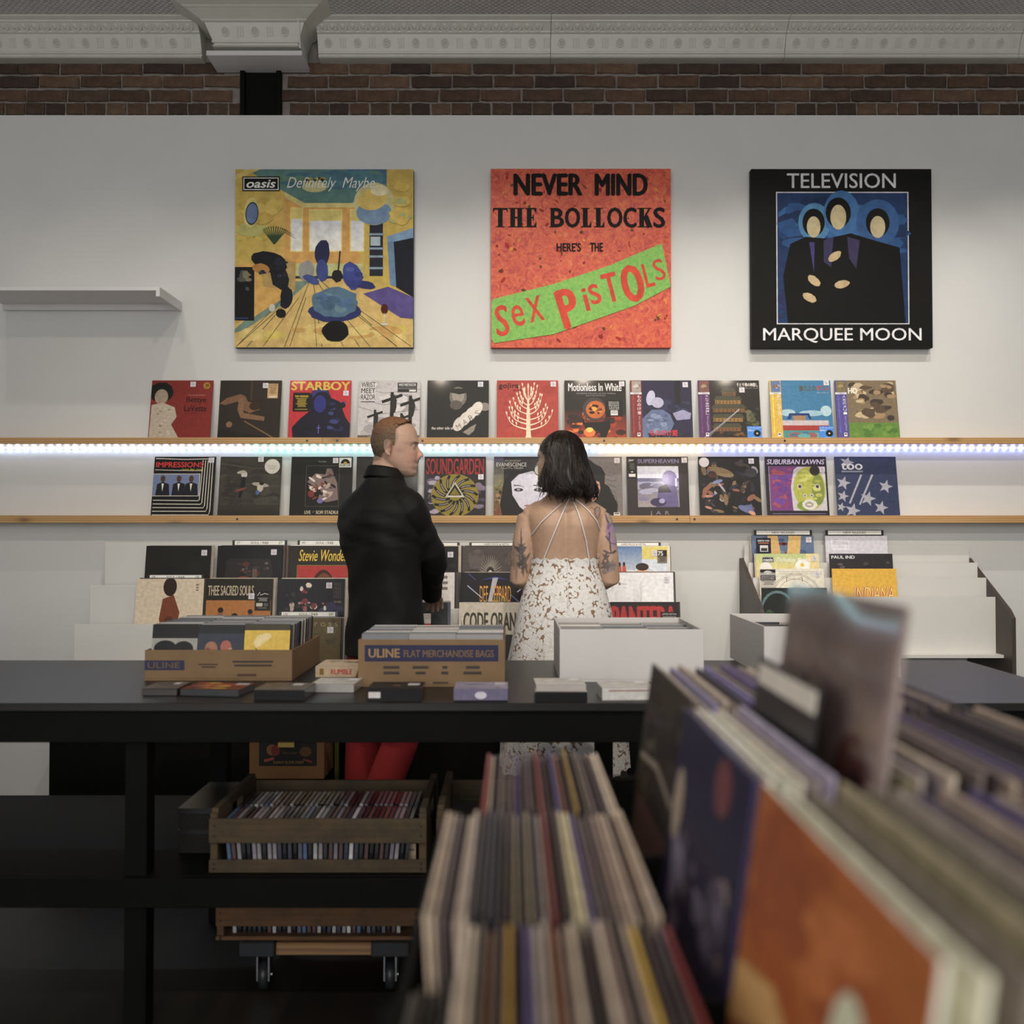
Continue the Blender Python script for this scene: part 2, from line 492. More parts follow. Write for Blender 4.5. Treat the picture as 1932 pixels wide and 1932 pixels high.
def cornice(i, x0, x1, label, first=None):
    mb = MB()
    g = 0.0012
    rings = [[(x, W + 0.06 - (d + 0.06) if d > 0 else BY, z) for d, z in PROF] + [(x, BY + 0.02, CEIL + 0.01), (x, BY + 0.02, 3.756)] for x in (x0 + g, x1 - g)]
    mb.rings(rings, True)
    for z, d in ((3.7725, 0.044), (3.787, 0.052)):
        x = x0 + 0.01
        while x < x1 - 0.01:
            mb.ball((x, W - d - 0.001, z), 0.0026, 5, 3); x += 0.012
    o = struct('trim_%d' % i, mb, M_TIN, label, 'cornice')
    ornaments(o, x0, x1, W, first)
cornice(1, -3.1, -1.575, 'cornice length of pressed tin, left of the projecting pilaster capital')
cornice(2, -0.985, 0.196, 'cornice length of pressed tin, just right of the projecting pilaster capital')
cornice(3, 0.196, 1.385, 'cornice length of pressed tin between the two thin vertical seams')
cornice(4, 1.385, 2.575, 'cornice length of pressed tin, right of the second vertical seam')
cornice(5, 2.575, 3.1, 'short cornice length of pressed tin at the far right')

# pilaster capital wrapped in the same cornice
CX, HW, CF = -1.272, 0.165, 0.115
mb = MB(); rings = []
for d, z in PROF[1:]:
    d2 = d + (0.0 if z < 3.86 else 0.05 * ((z - 3.86) / 0.06) ** 1.5)
    rings.append([(CX - HW - d2, BY, z), (CX - HW - d2, W - CF - d2, z), (CX + HW + d2, W - CF - d2, z), (CX + HW + d2, BY, z)])
mb.rings(rings, True)
cap = struct('pilaster_capital', mb, M_TIN, 'cream pressed-tin capital projecting above the black column', 'capital')
ornaments(cap, CX - HW - 0.03, CX + HW + 0.04, W - CF, CX - 0.147)
mbp = MB()
side = [(W - CF - d, z) for d, z in PROF[1:]]
o = MB().prism([(BY - 0.01, 3.748), (W - CF - 0.045, 3.752), (W - CF - 0.06, 3.79), (W - CF - 0.09, 3.862), (W - CF - 0.13, 3.90), (W - CF - 0.17, 3.918), (BY - 0.01, 3.918)], 0, CX + HW + 0.05, CX + HW + 0.058)
o.build('side_panel', M_PLASTER, cap)
o = MB().box(-1.515, -1.040, 4.885, BY, 3.709, 3.733, b=0.002)
put(o.build('soffit_board', M_WHITEP), 'white square board under the tin capital, on top of the black column', 'board', kind='structure')

# ------------------------------------------------------------------ wooden record ledges and the light strip
def ledge(x0, x1, z0, z1, label, holes, grp):
    t = empty('record_ledge', ((x0 + x1) / 2, W, z0))
    cx = (x0 + x1) / 2
    fb = MB().box(x0 - cx, x1 - cx, -0.105, -0.085, 0, z1 - z0, b=0.0012).build('front_board', M_PINE, t)
    MB().box(x0 - cx, x1 - cx, -0.085, -0.0005, 0, z1 - z0 - 0.008).build('shelf_board', M_PINE, t)
    for hx in holes:
        MB().cyl((0, 0, 0), (0, -0.0015, 0), 0.0055, 10).build('screw_hole', M_BLACKPL, fb, (hx - cx, -0.1052, (z1 - z0) * 0.5))
    put(t, label, 'shelf', grp)
YF = W - 0.105
def lx(p): return px(p, 900, YF).x
U0, U1 = px(966, 837.5, YF).z, px(966, 825.5, YF).z
L0, L1 = px(966, 986.5, YF).z, px(966, 972.5, YF).z
g = 'pine picture ledges for record covers'
ledge(-2.75, lx(608), U0, U1, 'pine ledge length of the upper row, left of its butt joint', [lx(579)], g)
ledge(lx(608) + 0.001, 2.75, U0, U1, 'long pine ledge of the upper row, running right above the light strip', [lx(636), lx(797), lx(1140), lx(1481)], g)
ledge(-2.75, lx(1301), L0, L1, 'long pine ledge of the lower row behind the couple', [lx(448), lx(1277)], g)
ledge(lx(1301) + 0.001, 2.75, L0, L1, 'pine ledge length of the lower row, right of its butt joint', [lx(1310)], g)

strip = MB().box(-2.7, 2.7, W - 0.008, W - 0.001, U0 - 0.019, U0 - 0.003).build('light_strip', M_WHITEP)
put(strip, 'glowing strip of white and blue lamps under the upper pine ledge', 'light strip')
bulb = {}
mbb = MB().ball((0, 0, 0), (0.0105, 0.007, 0.0105), 12, 8)
SEG = [(-9, (0.58, 0.72, 1.0)), (px(470, 845, W).x, (0.40, 0.84, 0.95)), (px(700, 845, W).x, (0.50, 0.82, 1.0)), (px(860, 845, W).x, (0.50, 0.72, 1.0)),
       (px(1120, 845, W).x, (1.0, 0.90, 0.76)), (px(1327, 845, W).x, (0.36, 0.44, 1.0))]
LED_POWER = 26.0
for i, (x, c) in enumerate(SEG):
    bulb[i] = mbb.mesh('lamp_bulb', glow('lamp_glow_%d' % i, c, LED_POWER), smooth=True)
x = -2.68
while x < 2.69:
    i = max(k for k, s in enumerate(SEG) if s[0] <= x)
    link('lamp_bulb', bulb[i], strip, (x, W - 0.0105, U0 - 0.0125))
    x += 0.0418

# white box shelf on the wall at the left
t = empty('wall_shelf', (-1.685, W, 2.475))
MB().box(-0.9, 0, -0.32, -0.001, 0.028, 0.046, b=0.001).build('shelf_board', M_WHITEP, t)
MB().box(-0.018, 0, -0.32, -0.001, 0.0, 0.028).build('end_panel', M_WHITEP, t)
MB().box(-0.9, -0.018, -0.03, -0.001, 0.0, 0.028).build('wall_rail', M_WHITEP, t)
put(t, 'white box shelf on the wall left of the yellow room canvas', 'shelf')

# ------------------------------------------------------------------ flat print: covers, stickers, lettering
_TX = {}
def text_geo(s, bold=0.0, shear=0.0, space=1.0):
    key = (s, bold, shear, space)
    if key in _TX: return _TX[key]
    cu = bpy.data.curves.new('lettering', 'FONT')
    cu.body = s; cu.size = 1.0; cu.offset = bold; cu.shear = shear; cu.space_character = space
    cu.resolution_u = 3; cu.fill_mode = 'FRONT'
    ob = bpy.data.objects.new('lettering', cu)
    me = ob.to_mesh()
    v = np.array([(p.co.x, p.co.y) for p in me.vertices]) if len(me.vertices) else np.zeros((0, 2))
    f = [tuple(p.vertices) for p in me.polygons]
    ob.to_mesh_clear(); bpy.data.objects.remove(ob); bpy.data.curves.remove(cu)
    if len(v):
        lo, hi = v.min(0), v.max(0); v = (v - lo) / np.maximum(hi - lo, 1e-6)
    _TX[key] = (v, f)
    return _TX[key]

class Art:
    """flat shapes in the unit square (u right, v down); w, h in metres"""
    STEP = 0.000015
    def __init__(s, w=0.312, h=0.312, start=0.0004):
        s.w, s.h = w, h; s.m = MB(); s.t = MB(); s.k = 0; s.start = start
    def P(s, u, v, y): return ((min(1, max(0, u)) - 0.5) * s.w, y, (1 - min(1, max(0, v))) * s.h)
    def y(s):
        s.k += 1; return -(s.start + s.k * s.STEP)
    def poly(s, pts, col, mi=0):
        y = s.y(); s.m.add([s.P(u, v, y) for u, v in pts], [tuple(range(len(pts)))], col, mi); return s
    def rect(s, u0, v0, u1, v1, col, mi=0): return s.poly([(u0, v0), (u0, v1), (u1, v1), (u1, v0)], col, mi)
    def grad(s, u0, v0, u1, v1, c0, c1, vert=True):
        y = s.y(); c = [c0, c1, c1, c0] if vert else [c0, c0, c1, c1]
        s.m.add([s.P(*p, y) for p in ((u0, v0), (u0, v1), (u1, v1), (u1, v0))], [(0, 1, 2, 3)], c); return s
    def ell(s, u, v, ru, rv, col, rot=0.0, n=20, jit=0.0, r=None, mi=0):
        pts = []
        for k in range(n):
            a = 2 * PI * k / n; j = 1 + ((r or rnd).uniform(-jit, jit) if jit else 0)
            x, yv = ru * j * math.cos(a), rv * j * math.sin(a)
            pts.append((u + x * math.cos(rot) - yv * math.sin(rot), v + x * math.sin(rot) + yv * math.cos(rot)))
        return s.poly(pts, col, mi)
    def line(s, pts, wd, col, taper=False):
        n = len(pts); L, R = [], []
        for i in range(n):
            a, b = pts[max(i - 1, 0)], pts[min(i + 1, n - 1)]
            dx, dy = b[0] - a[0], b[1] - a[1]; l = math.hypot(dx, dy) or 1
            ww = wd * (1 - 0.8 * i / (n - 1)) if taper else wd
            L.append((pts[i][0] - dy / l * ww / 2, pts[i][1] + dx / l * ww / 2)); R.append((pts[i][0] + dy / l * ww / 2, pts[i][1] - dx / l * ww / 2))
        y = s.y(); v = [s.P(u, q, y) for u, q in L + R]
        s.m.add(v, [(i, i + 1, n + i + 1, n + i) for i in range(n - 1)], col); return s
    def frame(s, u0, v0, u1, v1, wd, col):
        for a in ((u0, v0, u1, v0 + wd), (u0, v1 - wd, u1, v1), (u0, v0, u0 + wd, v1), (u1 - wd, v0, u1, v1)): s.rect(*a, col)
        return s
    def mottle(s, u0, v0, u1, v1, cols, n, seed, size=0.08, stretch=1.0):
        r = random.Random(seed)
        for _ in range(n):
            rr = size * r.uniform(0.3, 1.0)
            u, v = r.uniform(u0 + rr, max(u0 + rr, u1 - rr)), r.uniform(v0 + rr * 0.8, max(v0 + rr * 0.8, v1 - rr * 0.8))
            ru, rv = min(rr * stretch, u - u0, u1 - u), min(rr * r.uniform(0.4, 0.8), v - v0, v1 - v)
            if ru <= 0.002 or rv <= 0.002: continue
            s.ell(u, v, ru, rv, r.choice(cols), 0, 9, 0.25 if min(u - u0, u1 - u) > rr * 1.3 and min(v - v0, v1 - v) > rr * 1.3 else 0, r)
        return s
    def text(s, txt, u0, v0, u1, v1, col, bold=0.0, shear=0.0, rot=0.0, space=1.0, flat=False):
        v, f = text_geo(txt, 0.0, shear, space)
        y = s.y() - 0.0001; w, h = u1 - u0, v1 - v0; cu, cv = (u0 + u1) / 2, (v0 + v1) / 2
        bw = max(0.0, bold) * min(h, 1.5 * w * s.w / s.h / max(1, len(txt))) * 1.2
        for ox, oz in (((-1, 0), (1, 0), (0, -.6), (0, .6)) if bold > 0 else ((0, 0),)):
            out = []
            for a, b in v:
                bx = bw * s.h / s.w
                x, z = (a - 0.5) * (w - 2 * bx) + ox * bx, (0.5 - b) * (h - 1.2 * bw) + oz * bw
                out.append(s.P(cu + x * math.cos(rot) - z * math.sin(rot), cv + x * math.sin(rot) + z * math.cos(rot), y))
            y -= 0.000004
            (s.m if flat else s.t).add(out, f, col)
        return s
    def lines(s, u0, v0, u1, v1, n, col, seed=1):
        """rows of print too small to read"""
        r = random.Random(seed); h = (v1 - v0) / n
        for k in range(n):
            a = r.uniform(0, 0.25) * (u1 - u0)
            s.rect(u0 + a, v0 + k * h, u1 - a * r.uniform(0.5, 1), v0 + k * h + h * 0.5, col)
        return s
    def build(s, parent, mats=None, name='cover_print'):
        if s.t.f:
            s.m.add(s.t.v, s.t.f, None, 0); n = len(s.t.f); s.m.c[-n:] = s.t.c; s.t = MB()
        if s.m.f: s.m.build(name, mats or M_PRINT, parent, colors=True)
        if s.t.f: s.t.build('lettering', M_LETTER, parent, colors=True)

def sticker(parent, w, h, u, v, art, name='price_sticker', size=(0.027, 0.027)):
    """a stuck-on label with its own thickness; u, v its centre on the cover"""
    sw, sh = size
    o = MB().box(-sw / 2, sw / 2, -0.0006, 0, 0, sh).build(name, M_MATTE, parent, ((u - 0.5) * w, -0.0022, (1 - v) * h - sh / 2), colors=True)
    art(o, sw, sh)
    return o

_PS = {}
def price_tag(parent, w, h, u, v, k=0):
    if 'm' not in _PS:
        _PS['m'] = MB().box(-0.0135, 0.0135, -0.0006, 0, 0, 0.027, C(205, 200, 205, 1.2)).mesh('price_sticker', M_MATTE, colors=True)
        a = Art(0.027, 0.027, 0.0008)
        a.lines(0.12, 0.1, 0.6, 0.3, 2, C(140, 138, 150), 3).rect(0.2, 0.42, 0.8, 0.55, C(150, 146, 155)).lines(0.2, 0.62, 0.8, 0.92, 3, C(165, 160, 168), 5)
        _PS['a'] = a.m.mesh('sticker_print', M_MATTE, colors=True)
    o = link('price_sticker', _PS['m'], parent, ((u - 0.5) * w, -0.0022, (1 - v) * h - 0.0135))
    link('sticker_print', _PS['a'], o)

# ------------------------------------------------------------------ the three canvases
GAIN = 1.05
m, nt, b = base('orange_brushed_paint')
n1 = noise(nt, 26, 6, 0.75); n1.inputs['Distortion'].default_value = 1.6
r1 = ramp(nt, [(0.28, C(120, 40, 40)), (0.40, C(186, 56, 38)), (0.5, C(208, 84, 46)), (0.6, C(214, 108, 52)), (0.70, C(214, 140, 60)), (0.8, C(190, 110, 110))])
nt.links.new(n1.outputs['Fac'], r1.inputs[0]); nt.links.new(r1.outputs[0], b.inputs['Base Color'])
b.inputs['Roughness'].default_value = 0.5; bump(nt, b, n1.outputs['Fac'], 0.25, 0.004)
M_ORANGE = m
m, nt, b = base('green_stippled_paint')
n1 = noise(nt, 55, 6, 0.8)
r1 = ramp(nt, [(0.3, C(70, 150, 60)), (0.45, C(120, 180, 74)), (0.6, C(140, 190, 80)), (0.75, C(165, 195, 95))])
nt.links.new(n1.outputs['Fac'], r1.inputs[0]); nt.links.new(r1.outputs[0], b.inputs['Base Color'])
b.inputs['Roughness'].default_value = 0.5
M_GREENP = m

def canvas(x0, y0, x1, y1, label, side_mat, col):
    a, c = px(x0, y1, W - 0.045), px(x1, y0, W - 0.045)
    w, h = c.x - a.x, c.z - a.z
    t = empty('canvas_painting', ((a.x + c.x) / 2, W - 0.045, a.z))
    MB().box(-w / 2, w / 2, 0, 0.04, 0, h, col, b=0.0015).build('stretched_canvas', side_mat, t, colors=True)
    MB().box(-w / 2 + 0.03, w / 2 - 0.03, 0.04, 0.0448, 0.03, h - 0.03).build('hanging_frame', M_PINE, t)
    put(t, label, 'painting', 'painted canvases above the ledges')
    return t, w, h

# 1: a yellow room, kept as a plain interior without its figures
t, w, h = canvas(442.5, 319.5, 780, 655.5, 'square canvas of a yellow room with teal ceiling, purple floor corner and oasis lettering', M_PAINT, C(60, 62, 92))
A = Art(w, h, 0.0006)
YEL, YE2, TEA, BLU = C(196, 172, 88), C(204, 160, 88), C(98, 134, 128), C(88, 118, 160)
A.rect(0, 0, 1, 1, YEL)
A.poly([(0.06, 0), (0.28, 0.13), (0.39, 0.19), (0.66, 0.19), (0.70, 0.13), (0.85, 0.1), (0.85, 0)], TEA)
A.poly([(0.62, 0), (0.85, 0), (0.85, 0.08), (0.72, 0.1)], C(82, 112, 138))
A.mottle(0.2, 0.0, 0.84, 0.12, [C(86, 130, 140), C(104, 138, 118), C(80, 118, 134)], 16, 4, 0.08, 1.6)
A.poly([(0, 0.06), (0.14, 0), (0.06, 0), (0, 0.03)], C(214, 190, 110))
A.poly([(0.28, 0.13), (0.39, 0.19), (0.66, 0.19), (0.70, 0.13), (0.70, 0.16), (0.66, 0.215), (0.38, 0.215), (0.28, 0.16)], C(206, 194, 130))
A.poly([(0.22, 0.14), (0.28, 0.16), (0.28, 0.53), (0.22, 0.55)], C(202, 170, 92))
A.poly([(0.28, 0.16), (0.38, 0.215), (0.66, 0.215), (0.70, 0.16), (0.70, 0.6), (0.28, 0.6)], YE2)
for u0, u1, v0 in ((0.315, 0.375, 0.28), (0.42, 0.595, 0.29), (0.65, 0.72, 0.29)):
    A.rect(u0, v0 - 0.06, u1, v0, C(206, 192, 116)); A.grad(u0, v0, u1, 0.46, C(204, 206, 212), C(226, 224, 214))
    A.frame(u0 - 0.006, v0 - 0.065, u1 + 0.006, 0.465, 0.006, C(220, 200, 120))
A.rect(0.28, 0.53, 0.72, 0.6, C(186, 186, 130)); A.rect(0.28, 0.6, 0.72, 0.615, C(56, 62, 70))
A.poly([(0.28, 0.615), (0.72, 0.615), (1, 0.86), (1, 1), (0, 1), (0, 0.88)], C(204, 176, 110))
for k in range(9):
    u = -0.35 + k * 0.21
    if -0.02 <= u <= 1.02: A.line([(0.44 + (k - 4) * 0.022, 0.63), (u, 0.997)], 0.004, C(96, 90, 66))
A.poly([(0.3, 0.63), (0.42, 0.63), (0.3, 0.74), (0.06, 0.9), (0.0, 0.92), (0.0, 0.9)], C(120, 142, 130))
A.mottle(0.02, 0.86, 0.98, 0.99, [C(206, 186, 96), C(196, 160, 92), C(212, 190, 120)], 22, 8, 0.08, 1.8)
for k in range(9):
    A.line([(0.44 + (k - 4) * 0.04, 0.72), (max(0.01, min(0.99, 0.46 + (k - 4) * 0.15)), 0.995)], 0.003, C(70, 66, 52))
A.poly([(0.72, 0.70), (0.86, 0.66), (1, 0.72), (1, 0.84), (0.93, 0.835)], C(96, 84, 142))
A.poly([(0.85, 0.38), (1, 0.33), (1, 0.40), (0.86, 0.42)], C(128, 158, 186)); A.poly([(0.885, 0.41), (1, 0.385), (1, 0.72), (0.9, 0.66)], C(30, 32, 46))
A.poly([(0.855, 0.41), (0.89, 0.405), (0.905, 0.66), (0.87, 0.65)], C(112, 140, 170))
A.rect(0.755, 0.3, 0.83, 0.6, C(44, 48, 62))
for v in (0.36, 0.44, 0.485, 0.55): A.rect(0.75, v, 0.835, v + 0.012, C(140, 158, 172))
A.rect(0.76, 0.38, 0.815, 0.43, C(170, 186, 194))
A.ell(0.78, 0.195, 0.115, 0.12, C(196, 190, 140), n=32); A.ell(0.78, 0.245, 0.10, 0.068, C(120, 146, 172), n=28); A.ell(0.77, 0.17, 0.085, 0.06, C(206, 182, 100), -0.2, 24); A.ell(0.81, 0.12, 0.05, 0.03, C(214, 206, 170))
A.ell(0.445, 0.1, 0.07, 0.03, C(196, 192, 140)); A.mottle(0.38, 0.04, 0.51, 0.09, [C(52, 52, 30), C(170, 156, 80)], 16, 3, 0.018)
A.ell(0.09, 0.245, 0.043, 0.085, C(206, 192, 120), 0.08); A.ell(0.095, 0.25, 0.037, 0.065, C(36, 46, 66), 0.08); A.ell(0.095, 0.25, 0.032, 0.058, C(104, 124, 158), 0.08)
A.mottle(0.0, 0.3, 0.22, 0.42, [C(196, 176, 84), C(176, 178, 110)], 10, 5, 0.05)
for k in range(12):
    a = -2.9 + k * 0.25
    A.line([(0.22, 0.42), (0.22 + 0.06 * math.cos(a), 0.36 + 0.04 * math.sin(a)), (0.22 + 0.12 * math.cos(a), 0.40 + 0.07 * math.sin(a))], 0.008, C(56, 82, 58), True)
A.poly([(0, 0.54), (0.14, 0.53), (0.15, 0.66), (0.3, 0.65), (0.34, 0.68), (0.11, 0.83), (0, 0.86)], C(206, 166, 92)); A.poly([(0.14, 0.53), (0.2, 0.5), (0.34, 0.52), (0.34, 0.68), (0.16, 0.66)], C(176, 150, 92))
A.rect(0.0, 0.55, 0.11, 0.85, C(26, 28, 30)); A.mottle(0.01, 0.56, 0.1, 0.7, [C(90, 90, 84), C(60, 60, 58), C(130, 122, 100)], 8, 9, 0.03)
A.ell(0.19, 0.52, 0.10, 0.055, C(30, 32, 40), 0.3, 18, 0.10, random.Random(2)); A.ell(0.25, 0.60, 0.05, 0.09, C(34, 36, 46), -0.3, 16, 0.12, random.Random(3)); A.ell(0.15, 0.56, 0.05, 0.03, C(176, 130, 70), 0.2, 14, 0.1, random.Random(4))      # dark cushions
A.ell(0.29, 0.72, 0.035, 0.06, C(32, 34, 44), 0.2, 14, 0.12, random.Random(5)); A.mottle(0.12, 0.46, 0.3, 0.62, [C(44, 48, 60), C(60, 66, 84)], 10, 21, 0.03)
A.ell(0.56, 0.80, 0.145, 0.06, C(52, 60, 110), 0, 22, 0.06, random.Random(6)); A.ell(0.56, 0.75, 0.135, 0.085, C(92, 122, 142), 0, 22, 0.08, random.Random(7)); A.mottle(0.45, 0.69, 0.67, 0.82, [C(110, 140, 150), C(76, 106, 132), C(86, 116, 150)], 18, 22, 0.045); A.ell(0.565, 0.91, 0.075, 0.06, C(24, 24, 26), jit=0.05)
A.ell(0.66, 0.60, 0.055, 0.08, C(66, 78, 146), -0.3, 18, 0.08, random.Random(9)); A.ell(0.73, 0.65, 0.06, 0.022, C(52, 56, 108), 0.2, 14, 0.08, random.Random(10)); A.mottle(0.61, 0.54, 0.72, 0.67, [C(84, 98, 160), C(58, 68, 132)], 10, 23, 0.03)
A.ell(0.49, 0.47, 0.042, 0.075, C(44, 48, 84), 0.1, 16, 0.06, random.Random(11)); A.ell(0.49, 0.57, 0.033, 0.065, C(66, 80, 138), -0.05, 16, 0.06, random.Random(12)); A.ell(0.40, 0.57, 0.045, 0.06, C(150, 150, 146), 0.3, 14, 0.1, random.Random(13)); A.ell(0.43, 0.62, 0.05, 0.022, C(70, 84, 140), 0.4, 14, 0.1, random.Random(14)); A.ell(0.575, 0.60, 0.03, 0.035, C(40, 40, 42), 0, 14, 0.08, random.Random(15)); A.line([(0.58, 0.57), (0.59, 0.46)], 0.008, C(50, 46, 42))
A.mottle(0.0, 0.14, 0.28, 0.4, [C(204, 182, 96), C(190, 164, 80), C(180, 176, 110)], 16, 24, 0.07); A.ell(0.09, 0.245, 0.043, 0.085, C(206, 192, 120), 0.08); A.ell(0.095, 0.25, 0.037, 0.065, C(36, 46, 66), 0.08); A.ell(0.095, 0.25, 0.032, 0.058, C(104, 124, 158), 0.08); A.mottle(0.86, 0.05, 1.0, 0.33, [C(206, 180, 92), C(176, 178, 120), C(200, 168, 84)], 12, 25, 0.06)
A.ell(0.84, 0.785, 0.02, 0.028, C(92, 32, 30)); A.line([(0.84, 0.81), (0.84, 0.87)], 0.004, C(200, 200, 196)); A.ell(0.84, 0.872, 0.02, 0.006, C(200, 200, 190)); A.ell(0.26, 0.81, 0.028, 0.025, C(30, 30, 34)); A.ell(0.21, 0.78, 0.018, 0.022, C(196, 196, 180))
A.rect(0.04, 0.042, 0.25, 0.124, C(18, 19, 20)); A.frame(0.046, 0.048, 0.244, 0.118, 0.005, C(214, 214, 210))
A.text('oasis', 0.063, 0.060, 0.228, 0.106, C(222, 222, 218), 0.035, 0.25)
A.text('Definitely  Maybe', 0.29, 0.045, 0.785, 0.125, C(216, 218, 212), -0.012, 0.35)
A.text('BACHARACH', 0.006, 0.832, 0.075, 0.843, C(80, 100, 150))
A.build(t, M_PAINT, 'painted_face')

# 2: orange canvas with black and green lettering
t, w, h = canvas(926, 318.5, 1265.5, 656, 'square orange canvas with black slogan and slanted green lettering band', M_PAINT, C(170, 62, 44))
A = Art(w, h, 0.0006)
A.rect(0, 0, 1, 1, (0, 0, 0, 1), 1)
r = random.Random(5)
for _ in range(150):
    A.ell(r.uniform(0.03, 0.97), r.uniform(0.03, 0.97), r.uniform(0.004, 0.02), r.uniform(0.003, 0.01),
          r.choice([C(176, 44, 36), C(216, 150, 60), C(204, 100, 56), C(150, 48, 44), C(110, 78, 44), C(196, 120, 110)]), r.uniform(0, 3), 8, 0.2, r)
A.text('NEVER', 0.125, 0.027, 0.510, 0.152, C(14, 13, 12), 0.045); A.text('MIND', 0.576, 0.027, 0.872, 0.152, C(14, 13, 12), 0.045)
# THE BOLLOCKS: heavy letters with thin slab serifs
def serif_word(word, u0, u1, v0, v1):
    adv = {'T': 0.86, 'H': 0.92, 'E': 0.8, 'B': 0.84, 'O': 0.96, 'L': 0.78, 'C': 0.84, 'K': 0.94, 'S': 0.76}
    tot = sum(adv[c] for c in word); u = u0; k = (u1 - u0) / tot; ink = C(18, 17, 16)
    s = 0.011
    def stem(a, wd=0.026): A.rect(a, v0, a + wd, v1, ink)
    def foot(a, v, wd=0.026): A.rect(a - s, v - 0.005 if v > v0 + 0.01 else v, a + wd + s, v if v > v0 + 0.01 else v + 0.005, ink)
    for c in word:
        L = adv[c] * k; a, b = u + s, u + L - s - 0.004
        if c == 'T':
            m_ = (a + b) / 2 - 0.013; stem(m_); foot(m_, v1); A.rect(a - s, v0, b + s, v0 + 0.010, ink); A.poly([(a - s, v0), (a + 0.004, v0), (a - s, v0 + 0.028)], ink); A.poly([(b + s, v0), (b + s, v0 + 0.028), (b - 0.004, v0)], ink)
        elif c == 'H':
            for q in (a, b - 0.026): stem(q); foot(q, v0); foot(q, v1)
            A.rect(a, (v0 + v1) / 2 - 0.004, b, (v0 + v1) / 2 + 0.004, ink)
        elif c in 'EL':
            stem(a); foot(a, v1); foot(a, v0); A.rect(a, v1 - 0.008, b, v1, ink); A.poly([(b, v1), (b, v1 - 0.034), (b - 0.016, v1 - 0.004)], ink)
            if c == 'E':
                A.rect(a, v0, b, v0 + 0.008, ink); A.poly([(b, v0), (b - 0.016, v0 + 0.004), (b, v0 + 0.034)], ink); A.rect(a, (v0 + v1) / 2 - 0.004, b - 0.014, (v0 + v1) / 2 + 0.004, ink); A.rect(b - 0.02, (v0 + v1) / 2 - 0.016, b - 0.014, (v0 + v1) / 2 + 0.016, ink)
        elif c == 'K':
            stem(a); foot(a, v1); foot(a, v0); A.line([(a + 0.02, (v0 + v1) / 2 + 0.012), (b - 0.004, v0 + 0.002)], 0.009, ink); A.line([(a + 0.034, (v0 + v1) / 2 - 0.01), (b - 0.004, v1)], 0.028, ink); foot(b - 0.02, v0, 0.016); foot(b - 0.022, v1, 0.022)
        else:
            A.text(c, a - s, v0 - (0.003 if c in 'OCS' else 0), b + s, v1 + (0.003 if c in 'OCS' else 0), ink, 0.03)
            if c == 'B': foot(a - s + 0.006, v0, 0.02); foot(a - s + 0.006, v1, 0.02)
        u += L
serif_word('THE', 0.012, 0.268, 0.220, 0.328); serif_word('BOLLOCKS', 0.332, 0.972, 0.220, 0.328)
A.text("HERE'S", 0.364, 0.415, 0.500, 0.464, C(22, 20, 18), 0.04); A.text('THE', 0.55, 0.415, 0.622, 0.464, C(22, 20, 18), 0.04)
A.poly([(0.012, 0.73), (0.35, 0.645), (0.65, 0.545), (0.94, 0.422), (0.95, 0.424), (0.997, 0.66), (0.8, 0.765), (0.35, 0.925), (0.02, 0.975), (0.004, 0.955), (0.004, 0.745)], (0, 0, 0, 1), 2)
RED = C(206, 78, 52)
for ch, u, v, sw, sh, ro, bo in (('S', 0.062, 0.85, 0.075, 0.175, -0.1, 0.03), ('e', 0.15, 0.822, 0.07, 0.12, -0.2, 0.015), ('x', 0.245, 0.785, 0.085, 0.14, -0.22, 0.0),
                                 ('P', 0.43, 0.78, 0.11, 0.225, -0.30, 0.05), ('i', 0.527, 0.732, 0.028, 0.13, -0.25, 0.03), ('s', 0.575, 0.702, 0.062, 0.115, -0.3, 0.02),
                                 ('T', 0.665, 0.665, 0.085, 0.165, -0.25, 0.03), ('O', 0.785, 0.643, 0.125, 0.215, -0.25, 0.05), ('L', 0.873, 0.596, 0.052, 0.135, -0.25, 0.03), ('S', 0.933, 0.566, 0.06, 0.12, -0.25, 0.01)):
    A.text(ch, u - sw / 2, v - sh / 2, u + sw / 2, v + sh / 2, RED, bo, 0, ro)
A.build(t, [M_PAINT, M_ORANGE, M_GREENP], 'painted_face')

# 3: black canvas with a blue panel
t, w, h = canvas(1418.5, 319, 1757, 656.5, 'square black canvas with white capitals above and below a blue panel', M_PAINT, C(20, 21, 20))
A = Art(w, h, 0.0006)
A.rect(0, 0, 1, 1, C(23, 24, 22))
A.rect(0.138, 0.128, 0.872, 0.868, C(206, 206, 210)); A.rect(0.144, 0.134, 0.866, 0.862, C(38, 66, 108))
A.mottle(0.145, 0.135, 0.865, 0.5, [C(44, 78, 128), C(36, 60, 98), C(60, 108, 160), C(48, 92, 142)], 60, 12, 0.09, 1.5)
A.mottle(0.145, 0.5, 0.26, 0.86, [C(50, 58, 100), C(44, 60, 96)], 14, 13, 0.06)
A.ell(0.35, 0.30, 0.09, 0.11, C(86, 140, 180)); A.ell(0.50, 0.25, 0.10, 0.13, C(70, 120, 170)); A.ell(0.70, 0.30, 0.12, 0.13, C(58, 100, 150))
BK = C(19, 19, 18)
